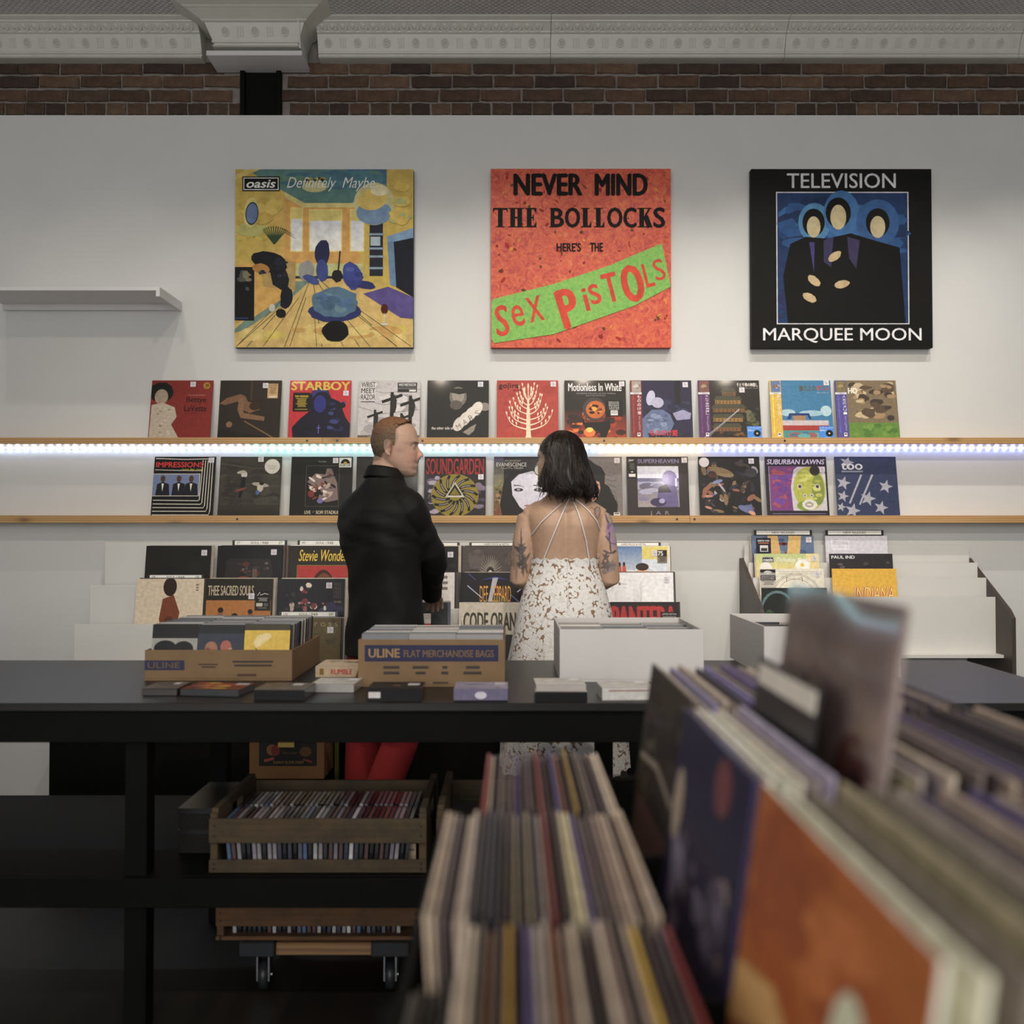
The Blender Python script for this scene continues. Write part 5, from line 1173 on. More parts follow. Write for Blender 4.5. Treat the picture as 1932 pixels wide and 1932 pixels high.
slot(0, MC[0], 'dark record with rust red blotches, top step beside the man\'s elbow', P_(40, 40, 40), a_spots, 3, 'the rust-blotched record', (0.88, 0.13))
slot(0, MC[1] - 0.002, 'grey record with a rayed pale head drawing, top step of hard rock rack', P_(82, 74, 72), a_skull, 2, 'the grey rayed-head record')
slot(0, MC[3], 'record with a sky scene and waving baby, top step right of the woman', P_(196, 186, 150), a_clouds, 2, 'the sky-scene record', (0.80, 0.11))
o = [q for q in bpy.data.objects if q.get('label', '').startswith('record with a sky scene')][0]
sticker(o, SW, SW, 0.91, 0.16, st_75, 'hype_sticker', (0.046, 0.062))
slot(0, MC[2], 'plain grey record on the top step hidden behind the woman', P_(100, 96, 96), a_blank(P_(100, 96, 96)), 0, 'x')
slot(1, MC[0] - 0.008, 'off-white record with small grey stamp, middle step beneath the man\'s forearm', P_(190, 184, 178), a_white, 3, 'the off-white stamped record')
slot(1, MC[1] - 0.003, 'black record with neon blue lines and orange pointed lettering', P_(36, 34, 36), a_def, 2, 'the neon-line record', (0.955, 0.18))
slot(1, MC[2], 'plain violet-grey record on the middle step hidden behind the woman', P_(90, 80, 110), a_blank(P_(90, 80, 110)), 0, 'x')
slot(1, MC[3] - 0.002, 'white record with a faint grey column, middle step right of the woman', P_(206, 206, 206), a_sleep, 2, 'the white column record', (0.90, 0.11))
o = slot(2, MC[0] - 0.03, 'slate green record with white and red sticker, lowest step by man\'s hand', P_(48, 52, 52), a_tracks, 3, 'the slate green record')
sticker(o, SW, SW, 0.62, 0.32, st_red, 'hype_sticker', (0.090, 0.100))
slot(2, MC[1], 'cream record with shadowed brown capitals, lowest step left of the dress', P_(180, 172, 156), a_code, 2, 'the cream brown-capitals record')
slot(2, MC[2], 'plain charcoal record on the lowest step hidden behind the dress', P_(50, 48, 48), a_blank(P_(50, 48, 48)), 0, 'x')
o = slot(2, MC[3] - 0.004, 'dark record with large red capitals, lowest step behind the white box', P_(44, 38, 36), a_pan, 2, 'the red-capitals record', (0.93, 0.42))
sticker(o, SW, SW, 0.86, 0.19, st_lim, 'hype_sticker', (0.076, 0.032))
divider(RY[0] + 0.041 + 0.30 * math.sin(RLEAN), px(966, 1023.5, RY[0]).z, px(815, 1020, RY[0] + 0.07).x, 'HARD ROCK & METAL', '', 'black divider with white strip, half hidden behind the man\'s arm', h=0.02)
divider(RY[0] + 0.041 + 0.30 * math.sin(RLEAN), px(966, 1023.5, RY[0]).z, px(937, 1020, RY[0] + 0.07).x, 'HARD ROCK & METAL', '', 'black divider with white strip between the man and the woman', h=0.02)
divider(RY[0] + 0.041 + 0.30 * math.sin(RLEAN), px(966, 1023.5, RY[0]).z, px(1196, 1020, RY[0] + 0.07).x, 'HARD ROCK & METAL', '', 'black divider with white strip right of the woman\'s arm', h=0.02)

# ------------------------------------------------------------------ brown new-release rack at the right
NX = px(1397, 1053, W - 0.02).x
t = empty('display_rack', (NX, W, 0))
ys = [-0.12, -0.215, -0.31, -0.405]
NY = [W + v for v in (-0.10, -0.19, -0.28, -0.37)]
NZ = [px(966, y, Y).z for y, Y in zip((1011, 1045, 1073.5, 1110), NY)]
prof = [(-0.005, 0.0), (-0.46, 0.0), (-0.46, 0.95), (-0.42, px(966, 1150, W - 0.42).z), (-0.02, px(966, 1053, W - 0.02).z), (-0.005, px(966, 1053, W - 0.02).z)]
MB().prism(prof, 0, -0.002, 0.016).build('side_panel', M_BROWNPANEL, t)
MB().prism(prof, 0, 1.15, 1.168).build('side_panel', M_BROWNPANEL, t)
for k in range(4):
    zf = NZ[k] - SW * math.cos(0.12) - 0.003; y0 = NY[k] - W
    MB().box(0.016, 1.15, y0 - 0.01, y0 + 0.075, zf - 0.014, zf).build('tier_floor', M_RACK, t)
    MB().box(0.016, 1.15, y0 + 0.066, y0 + 0.075, zf, NZ[k] - 0.045).build('tier_back', M_RACK, t)
put(t, 'dark brown tiered rack of new releases against the wall at the right', 'record rack')
def nslot(row, pl, label, col, art, tag=None, extra=0, where=''):
    cx = px(pl + 60, 1050, NY[row]).x
    o = sleeve(label, col, (cx, NY[row] - 0.0, NZ[row] - SW * math.cos(0.12)), 0.12, art, group='records in the brown new-release rack', tag=tag)
    for k in range(extra):
        sleeve('%s record sleeve tucked behind %s' % (('first', 'second')[k], where), rnd.choice(PAL), (cx - 0.004 - 0.004 * k, NY[row] + 0.009 + 0.008 * k, NZ[row] - SW * math.cos(0.12)), 0.12, None, 0.005, 'records in the brown new-release rack')
    return o
def a_eye(a, o):
    a.rect(0, 0, 1, 1, P_(96, 112, 138)); a.mottle(0, 0, 1, 1, [P_(84, 100, 130), P_(110, 126, 146), P_(76, 86, 116)], 24, 3, 0.15); a.poly([(0.26, 0), (0.42, 0), (0.5, 0.5), (0.5, 1), (0.3, 1)], P_(190, 160, 104)); a.poly([(0.6, 0), (0.8, 0), (0.7, 1), (0.5, 1), (0.54, 0.5)], P_(196, 166, 104)); a.ell(0.51, 0.13, 0.075, 0.025, P_(110, 50, 40)); a.ell(0.52, 0.13, 0.03, 0.022, P_(60, 36, 34)); a.poly([(0.54, 0.24), (0.5, 0.4), (0.6, 0.4)], P_(130, 60, 44))
def st_eye(o, w, h):
    b = Art(w, h, 0.0008); b.rect(0, 0, 1, 1, P_(36, 36, 50)); b.text('GRETA VAN', 0.1, 0.12, 0.9, 0.24, P_(200, 196, 196), 0.02); b.lines(0.12, 0.3, 0.88, 0.42, 1, P_(176, 110, 60)); b.rect(0.25, 0.48, 0.8, 0.9, P_(190, 186, 184)); b.rect(0.32, 0.66, 0.74, 0.86, P_(60, 60, 64)); b.build(o, name='sticker_print')
def a_oas(a, o):
    a.rect(0, 0, 1, 1, P_(206, 190, 140)); a.grad(0, 0, 0.8, 0.25, P_(170, 184, 130), P_(200, 188, 130), True); a.ell(0.74, 0.19, 0.12, 0.1, P_(214, 212, 206)); a.ell(0.73, 0.18, 0.03, 0.03, P_(206, 180, 60)); a.rect(0.1, 0.05, 0.285, 0.14, P_(40, 38, 50)); a.frame(0.105, 0.055, 0.28, 0.135, 0.005, P_(200, 198, 200)); a.text('oasis', 0.12, 0.07, 0.265, 0.12, P_(214, 212, 212), 0.035); a.text('Definitely Maybe', 0.33, 0.06, 0.86, 0.15, P_(224, 222, 214), 0.0, 0.35); a.rect(0.0, 0.45, 1, 1, P_(190, 160, 100))
def a_arch(a, o):
    a.rect(0, 0, 1, 1, P_(202, 198, 184)); K = P_(120, 116, 106)
    for r_ in (0.34, 0.32, 0.26):
        a.line([(0.56 + r_ * 1.1 * math.cos(PI + PI * k / 16), 0.42 + r_ * math.sin(PI + PI * k / 16)) for k in range(17)], 0.006, K)
    for u in (0.42, 0.66): a.line([(u, 0.13), (u, 0.2)], 0.012, K)
    a.line([(0.42, 0.14), (0.54, 0.17), (0.66, 0.14)], 0.005, K)
    for v in (0.05, 0.08): a.line([(0.3, v), (0.97, v)], 0.004, K)
def st_arch(o, w, h):
    b = Art(w, h, 0.0008); b.rect(0, 0, 1, 1, P_(44, 42, 42)); b.rect(0, 0.18, 1, 0.34, P_(150, 148, 146)); b.ell(0.5, 0.17, 0.26, 0.1, P_(176, 174, 172)); b.text('INDIE EXCLUSIVE', 0.06, 0.38, 0.94, 0.46, P_(176, 172, 170), 0.02); b.text('BLACK ICE VINYL', 0.06, 0.49, 0.94, 0.57, P_(176, 172, 170), 0.02); b.rect(0, 0.62, 1, 1, P_(176, 170, 162)); b.lines(0.08, 0.66, 0.92, 0.9, 3, P_(96, 92, 88)); b.build(o, name='sticker_print')
def a_teal(a, o):
    a.rect(0, 0, 1, 1, P_(44, 48, 44)); a.line([(0.24 + 0.26 * math.cos(PI * (0.9 + k / 12)), 0.4 + 0.34 * math.sin(PI * (0.9 + k / 12))) for k in range(12)], 0.04, P_(96, 120, 124)); a.mottle(0, 0.3, 0.5, 1, [P_(56, 80, 56), P_(40, 50, 44), P_(70, 92, 66)], 14, 4, 0.08)
def a_bad(a, o):
    a.rect(0, 0, 1, 1, P_(190, 188, 196)); a.rect(0.08, 0.06, 0.4, 0.24, P_(200, 198, 204)); a.frame(0.08, 0.06, 0.4, 0.24, 0.003, P_(160, 158, 164)); a.text('NICK CAVE &', 0.13, 0.09, 0.35, 0.11, P_(120, 118, 122)); a.text('THE BAD SEEDS', 0.11, 0.12, 0.37, 0.14, P_(120, 118, 122)); a.text('The New Album', 0.14, 0.17, 0.34, 0.19, P_(160, 158, 162))
def a_paul(a, o):
    a.rect(0, 0, 1, 1, P_(56, 54, 56)); a.mottle(0, 0.1, 1, 1, [P_(40, 38, 42), P_(76, 72, 70), P_(96, 90, 86), P_(50, 48, 52)], 60, 4, 0.05); a.text('PAUL IND', 0.03, 0.03, 0.4, 0.08, P_(206, 204, 206), 0.03)
def a_indy(a, o):
    a.rect(0, 0, 1, 1, P_(206, 166, 60)); a.text('INDIANA', 0.32, 0.28, 0.95, 0.5, P_(170, 54, 44), 0.05, 0.2); a.text('INDIANA', 0.325, 0.285, 0.945, 0.49, P_(214, 196, 130), 0.0, 0.2)
def a_bluebox(a, o):
    a.rect(0, 0, 1, 1, P_(60, 66, 150))
o = nslot(0, 1420, 'slate blue record with a single eye and amber rays, top of new-release rack', P_(90, 90, 110), a_eye, (0.92, 0.065), 1, 'the single-eye record')
sticker(o, SW, SW, 0.19, 0.16, st_eye, 'hype_sticker', (0.074, 0.076))
o = nslot(1, 1429, 'pale yellow record with small oasis box and white script', P_(206, 190, 150), a_oas, (0.93, 0.075), 2, 'the pale yellow record')
s_ = MB(); s_.cyl((0, 0, 0), (0, -0.0006, 0), 0.031, 24, P_(206, 204, 200)); s_.build('round_sticker', M_MATTE, o, ((0.155 - 0.5) * SW, -0.0022, (1 - 0.235) * SW), colors=True)
o = nslot(2, 1437, 'cream record with a drawn arch and black and grey sticker', P_(196, 190, 176), a_arch, (0.90, 0.085), 0)
sticker(o, SW, SW, 0.13, 0.15, st_arch, 'hype_sticker', (0.074, 0.086))
nslot(3, 1442, 'dark green-black record with a pale blue arc, lowest in new-release rack', P_(196, 190, 176), a_teal)
nslot(0, 1560, 'pale lilac-grey record with a small printed box, top right of new-release rack', P_(186, 184, 192), a_bad)
nslot(1, 1569, 'dark speckled record under the pale lilac-grey one, new-release rack', P_(56, 54, 56), a_paul)
nslot(2, 1575, 'amber record with red and cream title, right of the drawn-arch record', P_(190, 150, 60), a_indy)
divider(NY[0] + 0.022 + 0.30 * math.sin(0.12), px(966, 1000, NY[0]).z, px(1478, 1000, NY[0] + 0.05).x, 'NEW RELEASES', '', 'black divider reading new releases above the single-eye record', w=0.292, rot=(-0.12, 0, 0))
divider(NY[0] + 0.022 + 0.30 * math.sin(0.12), px(966, 1000, NY[0]).z, px(1613, 1000, NY[0] + 0.05).x, 'NEW RELEASES', '', 'black divider reading new releases at the photo\'s right edge', w=0.292, rot=(-0.12, 0, 0))

# ------------------------------------------------------------------ black display table in the middle of the shop
TZ, TY0, TY1 = 0.89, 2.68, 3.57
TX0, TX1 = -2.75, 1.62
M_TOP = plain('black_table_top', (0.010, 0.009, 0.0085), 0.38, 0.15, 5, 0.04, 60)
t = empty('display_table', (0, 3.1, 0))
def tb(name, x0, x1, y0, y1, z0, z1, m=M_BLACKP):
    return MB().box(x0, x1, y0 - 3.1, y1 - 3.1, z0, z1, b=0.0015).build(name, m, t)
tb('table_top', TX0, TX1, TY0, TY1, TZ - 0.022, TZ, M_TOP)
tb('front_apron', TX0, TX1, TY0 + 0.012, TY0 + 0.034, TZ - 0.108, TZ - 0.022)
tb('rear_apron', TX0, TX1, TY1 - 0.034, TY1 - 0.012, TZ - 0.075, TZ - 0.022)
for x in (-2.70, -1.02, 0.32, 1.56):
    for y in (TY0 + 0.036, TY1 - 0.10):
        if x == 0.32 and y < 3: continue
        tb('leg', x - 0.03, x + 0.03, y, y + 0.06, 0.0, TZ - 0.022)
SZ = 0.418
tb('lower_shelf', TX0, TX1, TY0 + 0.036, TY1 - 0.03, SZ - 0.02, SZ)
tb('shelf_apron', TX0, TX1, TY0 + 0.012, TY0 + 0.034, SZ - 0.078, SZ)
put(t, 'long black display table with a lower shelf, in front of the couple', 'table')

# ------------------------------------------------------------------ disc cases
CW, CH, CT = 0.142, 0.125, 0.0102
_cd = {}
def case_mesh(col, w=CW, h=CH, th=CT):
    k = (tuple(round(c, 3) for c in col), w, h, th)
    if k not in _cd:
        mb = MB().box(-w / 2, w / 2, 0, th, 0, h, col, b=0.0008)
        _cd[k] = mb.mesh('disc_case', M_CASE, colors=True)
    return _cd[k]
def disc(label, col, loc, rot, group, art=None, w=CW, h=CH, th=CT):
    o = link('disc_case', case_mesh(col, w, h, th), None, loc, rot)
    put(o, label, 'disc case', group)
    if art:
        a = Art(w, h); art(a); a.build(o, M_PRINT)
    return o
CDP = [P_(40, 38, 38), P_(150, 144, 136), P_(96, 90, 86), P_(60, 56, 56), P_(176, 170, 160), P_(120, 110, 100), P_(80, 76, 82), P_(30, 29, 29)]
def column(n, cx, y0, y1, z, lean, where, group, fronts=None, jitter=0.004, side='left'):
    for k in range(n):
        y = y0 + (y1 - y0) * k / max(1, n - 1)
        disc('%s disc case from the front in %s' % (nth(k + 1), where), rnd.choice(CDP), (cx + rnd.uniform(-jitter, jitter), y, z + rnd.uniform(0, 0.004)), (-lean, 0, 0), group, fronts if k == 0 else None)

# open cardboard tray at the left
def tray(x0, x1, y0, y1, z0, z1, mat, label, th=0.005, name='cardboard_box'):
    t = empty(name, ((x0 + x1) / 2, (y0 + y1) / 2, z0)); hx, hy, h = (x1 - x0) / 2, (y1 - y0) / 2, z1 - z0
    MB().box(-hx, hx, -hy, hy, 0, th).build('bottom_panel', mat, t)
    f = MB().box(-hx, hx, -hy, -hy + th, th, h, b=0.001).build('front_panel', mat, t)
    MB().box(-hx, hx, hy - th, hy, th, h, b=0.001).build('rear_panel', mat, t)
    for s in (-1, 1):
        MB().box(min(s * hx, s * (hx - th)), max(s * hx, s * (hx - th)), -hy + th, hy - th, th, h, b=0.001).build('side_panel', mat, t)
    put(t, label, 'box')
    return t, f, hx, hy, h

BX0, BX1 = -1.135, -0.680
t, f, hx, hy, h = tray(BX0, BX1, 3.085, 3.53, TZ, 0.984, M_CARD, 'shallow brown cardboard tray of disc cases at the left end of table')
a = Art(2 * hx, h, 0.0005)
a.rect(0.0, 0.34, 0.27, 0.66, P_(44, 46, 80)); a.text('ULINE', 0.02, 0.40, 0.24, 0.60, P_(110, 92, 70), 0.03); a.lines(0.36, 0.45, 0.5, 0.62, 2, P_(70, 54, 40)); a.lines(0.58, 0.35, 0.88, 0.6, 2, P_(64, 52, 44), 4); a.rect(0.63, 0.78, 0.76, 0.86, P_(84, 60, 44))

a.m.build('box_print', M_MATTE, f, (0, -hy, 0), colors=True); a.t.build('lettering', M_LETTER, f, (0, -hy, 0), colors=True)
def c_bw(a): a.rect(0, 0, 1, 1, P_(150, 148, 140)); a.rect(0, 0, 1, 0.35, P_(34, 34, 34)); a.ell(0.3, 0.6, 0.25, 0.2, P_(26, 26, 28)); a.ell(0.7, 0.62, 0.22, 0.2, P_(30, 30, 30)); a.ell(0.5, 0.85, 0.2, 0.12, P_(120, 126, 130))
def c_two(a): a.rect(0, 0, 1, 1, P_(58, 62, 74)); a.rect(0, 0, 1, 0.22, P_(40, 42, 44)); a.ell(0.3, 0.6, 0.14, 0.18, P_(150, 108, 84)); a.ell(0.62, 0.55, 0.12, 0.16, P_(160, 96, 80)); a.mottle(0.05, 0.55, 0.8, 0.98, [P_(150, 96, 70), P_(140, 60, 50), P_(170, 140, 100), P_(60, 50, 60)], 16, 4, 0.09)
def c_yel(a): a.rect(0, 0, 1, 1, P_(196, 168, 66)); a.rect(0, 0, 1, 0.16, P_(70, 64, 44)); a.poly([(0.2, 0.45), (0.3, 0.28), (0.55, 0.22), (0.6, 0.32), (0.36, 0.55), (0.26, 0.6)], P_(206, 190, 140)); a.poly([(0.24, 0.58), (0.5, 0.85), (0.8, 0.98), (0.55, 0.98), (0.3, 0.74)], P_(66, 62, 54)); a.ell(0.75, 0.95, 0.2, 0.05, P_(200, 196, 180))
g = 'disc cases in the brown tray'
for k, (cx, nm, fr_) in enumerate(((-1.0535, 'left', c_bw), (-0.908, 'middle', c_two), (-0.7625, 'right', c_yel))):
    column(17, cx, 3.10 + 0.0, 3.435, TZ + 0.045, 0.2, 'the %s column of the brown tray' % nm, g, fr_, 0.002)

# the tall brown carton with a blue band
t, f, hx, hy, h = tray(-0.457, -0.021, 2.965, 3.345, TZ, 1.029, M_CARD, 'brown carton with a dark blue lettered band, packed with disc cases', name='cardboard_box')
a = Art(2 * hx, h, 0.0005)
a.rect(0.045, 0.115, 0.955, 0.465, P_(34, 36, 74)); a.text('ULINE', 0.07, 0.19, 0.285, 0.385, P_(150, 122, 86), 0.04); a.text('FLAT MERCHANDISE BAGS', 0.31, 0.22, 0.925, 0.375, P_(120, 98, 72), 0.025)
for u, wd in ((0.16, 0.13), (0.36, 0.13), (0.56, 0.06), (0.70, 0.15)):
    a.lines(u, 0.56, u + wd, 0.80, 2, P_(62, 52, 48), int(u * 100))
a.lines(0.5, 0.90, 0.62, 0.97, 1, P_(64, 54, 48), 7)
a.m.build('box_print', M_MATTE, f, (0, -hy, 0), colors=True); a.t.build('lettering', M_LETTER, f, (0, -hy, 0), colors=True)
g = 'disc cases in the brown carton'
for cx, nm in ((-0.3808, 'left'), (-0.239, 'middle'), (-0.0972, 'right')):
    column(14, cx, 2.977, 3.30 - 0.03, TZ + 0.028, 0.18, 'the %s column of the brown carton' % nm, g, None, 0.0)

# white cartons
t, f, hx, hy, h = tray(0.146, 0.588, 3.06, 3.485, TZ, 1.05, M_WCARD, 'long white carton of disc cases standing before the woman\'s dress', 0.007)
g = 'disc cases in the long white carton'
for cx, nm in ((0.225, 'left'), (0.3675, 'middle'), (0.510, 'right')):
    column(11, cx, 3.085, 3.40, TZ + 0.022, 0.14, 'the %s column of the long white carton' % nm, g, None, 0.0)
t, f, hx, hy, h = tray(0.797, 1.23, 3.155, 3.65, TZ, 1.05, M_WCARD, 'white carton at the right end of the table, half hidden by records', 0.007)
g = 'disc cases in the right-hand white carton'
for cx, nm in ((0.878, 'left'), (1.025, 'middle')):
    column(7, cx, 3.18, 3.52, TZ + 0.012, 0.14, 'the %s column of the right-hand white carton' % nm, g, None, 0.0)

# loose cases lying on the table's front edge
def flat(label, x0, x1, ybot, th, col, ang=0.0, top=None, depth=0.125, spine=None, lift=0.0):
    """a case lying flat: x0, x1, ybot are its front edge in the photo"""
    Y = F * (CAMZ - TZ) / (ybot - 1003.0)
    Y = max(Y, TY0 + 0.006)
    a0, a1 = px(x0, ybot, Y).x, px(x1, ybot, Y).x; w = a1 - a0
    o = link('disc_case', MB().box(-w / 2, w / 2, 0, depth, 0, th, col, b=0.0012).mesh('disc_case', M_CASE, colors=True), None, ((a0 + a1) / 2, Y, TZ + 0.0005 + lift), (0, 0, ang))
    put(o, label, 'disc case', 'loose cases on the table edge')
    if top:
        a = Art(w, depth); top(a)
        q = a.m.build('cover_print', M_PRINT, o, (0, 0, th), (-PI / 2, 0, 0), colors=True)
        q.rotation_euler = (-PI / 2, 0, 0)
        q.location = (0, 0, th)
        q.scale = (1, 1, 1)
    if spine:
        a = Art(w, th); spine(a); a.build(o, M_PRINT, 'spine_print')
    return o
def top_col(a): a.rect(0, 0, 1, 1, P_(120, 60, 44)); a.mottle(0, 0, 1, 1, [P_(190, 150, 60), P_(150, 60, 50), P_(90, 90, 120), P_(176, 90, 60), P_(60, 60, 80)], 26, 4, 0.16); a.rect(0.72, 0.05, 0.95, 0.3, P_(176, 174, 176))
def top_gr(a): a.rect(0, 0, 1, 1, P_(110, 98, 88)); a.mottle(0, 0, 1, 1, [P_(130, 116, 100), P_(90, 80, 74)], 16, 4, 0.15); a.rect(0.6, 0.1, 0.8, 0.4, P_(190, 186, 180))
def top_dk(a): a.rect(0, 0, 1, 1, P_(34, 33, 34)); a.ell(0.5, 0.5, 0.08, 0.08, P_(120, 90, 70)); a.rect(0.7, 0.2, 0.92, 0.5, P_(190, 186, 186))
def top_li(a): a.rect(0, 0, 1, 1, P_(150, 144, 160)); a.mottle(0, 0, 1, 1, [P_(170, 164, 176), P_(130, 122, 140)], 14, 4, 0.18); a.rect(0.75, 0.1, 0.95, 0.4, P_(196, 190, 196))
def top_wh(a): a.rect(0, 0, 1, 1, P_(190, 186, 178)); a.mottle(0, 0, 1, 1, [P_(176, 172, 166), P_(200, 196, 188)], 12, 4, 0.18); a.rect(0.72, 0.1, 0.92, 0.35, P_(210, 208, 206))
def sp_dk(a): a.rect(0, 0, 1, 1, P_(26, 26, 27)); a.rect(0.03, 0.25, 0.25, 0.75, P_(190, 186, 184))
def sp_li(a): a.rect(0, 0, 1, 1, P_(110, 104, 128)); a.ell(0.5, 0.5, 0.11, 0.3, P_(190, 186, 196)); a.rect(0, 0.88, 1, 1, P_(30, 30, 36))
def sp_bk(a): a.rect(0, 0, 1, 1, P_(26, 26, 27)); a.rect(0, 0.0, 1, 0.08, P_(60, 58, 58))
def sp_wh(a): a.rect(0, 0, 1, 1, P_(186, 184, 180)); a.lines(0.1, 0.15, 0.95, 0.4, 1, P_(150, 130, 116)); a.rect(0, 0.9, 1, 1, P_(120, 116, 110))
flat('dark case at the photo\'s left edge on the table front', 268, 334, 1312, 0.02, P_(60, 56, 54), 0.0, top_gr)
flat('colourful flat case with blue end, leftmost whole one on the table edge', 337, 452, 1313, 0.019, P_(66, 68, 70), -0.12, top_col)
flat('grey-brown topped case with black spine, second along the table edge', 478, 575, 1320, 0.028, P_(30, 30, 34), -0.05, top_gr, spine=sp_bk)
flat('black case with white end label in front of the blue-banded carton', 692, 795, 1322, 0.033, P_(30, 30, 32), 0.0, top_dk, spine=sp_dk)
flat('lilac silvery case right of the black one in front of carton', 856, 958, 1323, 0.034, P_(120, 114, 136), 0.0, top_li, spine=sp_li)
flat('black-spined lower case of the stack of two before the white carton', 1009, 1108, 1325, 0.028, P_(28, 28, 29), 0.0, top_wh, spine=sp_bk)
flat('clear pale upper case of the stack of two before the white carton', 1011, 1106, 1325, 0.018, P_(170, 164, 158), 0.03, top_wh, lift=0.0292)
flat('white case with faint print, rightmost along the table edge', 1136, 1236, 1322, 0.036, P_(186, 184, 180), 0.05, top_wh, spine=sp_wh)
def sp_cr(a): a.rect(0, 0, 1, 1, P_(176, 156, 130)); a.text('RUMBLE', 0.3, 0.25, 0.72, 0.75, P_(170, 60, 48), 0.03); a.rect(0.08, 0.2, 0.16, 0.8, P_(130, 100, 50)); a.poly([(0.78, 1), (0.86, 0), (1, 0), (1, 1)], P_(120, 84, 66))
def top_cr(a): a.rect(0, 0, 1, 1, P_(196, 176, 150)); a.text('Sterling', 0.2, 0.6, 0.8, 0.95, P_(150, 96, 76), 0.02, 0.3); a.mottle(0, 0, 1, 0.5, [P_(110, 84, 80), P_(176, 146, 60), P_(150, 130, 120)], 10, 4, 0.15)
o = flat('thick cream boxed set with red lettering, between tray and carton', 595, 692, 1277, 0.034, P_(170, 150, 124), -0.02, top_cr, 0.16, sp_cr)
o = flat('pale folded booklet case in front of the cream boxed set', 585, 668, 1306, 0.024, P_(150, 146, 142), -0.06, top_wh, 0.12)

# ------------------------------------------------------------------ wooden crates on the lower shelf and below
def crate(x0, x1, y0, y1, z0, slats, zs, mat, label, parent_z=None):
    cx, cy = (x0 + x1) / 2, (y0 + y1) / 2; hx, hy = (x1 - x0) / 2, (y1 - y0) / 2
    t = empty('wooden_crate', (cx, cy, z0))
    for s in (-1, 1):
        xa, xb = (s * hx - 0.010, s * hx) if s > 0 else (s * hx, s * hx + 0.010)
        xa, xb = (min(xa, xb) - (0.008 if s > 0 else 0), max(xa, xb) + (0.008 if s < 0 else 0))
        lo, mid = 0.0, zs - 0.075
        MB().box(xa, xb, -hy + 0.01, hy - 0.01, 0.008, mid, b=0.001).build('end_board', mat, t)
        MB().box(xa, xb, -hy + 0.01, hy - 0.01, zs - 0.028, zs, b=0.001).build('end_board', mat, t)
        for ya in (-hy + 0.01, 0.055):
            MB().box(xa, xb, ya, ya + hy - 0.065, mid, zs - 0.028).build('end_block', mat, t)
        for ya in (-hy, hy - 0.02):
            MB().box(xa - 0.001, xb + 0.001, ya, ya + 0.02, 0.0, zs - 0.012, b=0.001).build('corner_post', mat, t)
    for a, b_ in slats:
        for ya in (-hy - 0.009, hy):
            sl = MB().box(-hx - 0.002, hx + 0.002, ya, ya + 0.009, a, b_, b=0.001).build('slat', mat, t)
            if ya < 0:
                for s in (-1, 1):
                    for zz in (0.3, 0.7):
                        MB().cyl((s * (hx - 0.012), ya - 0.0004, a + (b_ - a) * zz), (s * (hx - 0.012), ya + 0.001, a + (b_ - a) * zz), 0.0035, 8).build('nail', M_BLACKPL, sl)
    MB().box(-hx + 0.018, hx - 0.018, -hy, hy, 0.0, 0.008).build('base_board', mat, t)
    put(t, label, 'crate', 'wooden crates of discs under the table')
    return t
CR = (-0.826, -0.236, 2.745, 3.16)
crate(*CR, SZ + 0.001, [(0.0, 0.034), (0.080, 0.146)], 0.170, M_CRATE, 'old slatted wooden crate of disc cases on the left of the lower shelf')
g = 'disc cases in the slatted crate'
SPN = [P_(50, 48, 50), P_(120, 118, 126), P_(160, 158, 160), P_(70, 70, 84), P_(36, 36, 38), P_(100, 96, 110), P_(84, 104, 130), P_(92, 74, 74), P_(60, 58, 62), P_(140, 134, 140), P_(40, 42, 50), P_(190, 188, 190)]
def side_case(label, x, y0, z, col, lean, group, depth=CW, h=CH, th=CT):
    o = link('disc_case', case_mesh(col, depth, h, th), None, (x, y0 + depth / 2, z), (0, 0, PI / 2))
    o.rotation_euler = (0, lean, PI / 2)
    o.rotation_mode = 'XYZ'
    m4 = Matrix.Translation((x, y0 + depth / 2, z)) @ Matrix.Rotation(lean, 4, 'Y') @ Matrix.Rotation(PI / 2, 4, 'Z')
    o.matrix_world = m4
    put(o, label, 'disc case', group)
    return o
n = 36
for row, (y0, nm) in enumerate(((2.765, 'front'), (2.925, 'rear'))):
    for k in range(n):
        x = CR[0] + 0.052 + k * 0.01385
        side_case('%s disc case from the left in the %s row of the slatted crate' % (nth(k + 1), nm), x, y0 + rnd.uniform(0, 0.006), SZ + 0.0105, rnd.choice(SPN), -0.10 + 0.22 * k / n, g)
t = empty('paper_slip', (CR[1] - 0.045, 2.80, SZ + 0.01)); MB().box(-0.012, 0.012, 0, 0.002, 0, 0.05, P_(190, 170, 140)).build('slip', M_MATTE, t, colors=True)
MB().box(-0.009, 0.009, -0.0008, 0, 0.03, 0.036, P_(120, 110, 96)).build('slip_print', M_MATTE, t, colors=True); put(t, 'small pale paper slip at the right inside the slatted crate', 'paper slip')
crate(-0.205, 0.36, 2.745, 3.16, SZ + 0.001, [(0.0, 0.034), (0.080, 0.146)], 0.178, M_CRATE, 'second wooden crate on the lower shelf, mostly hidden by foreground records')

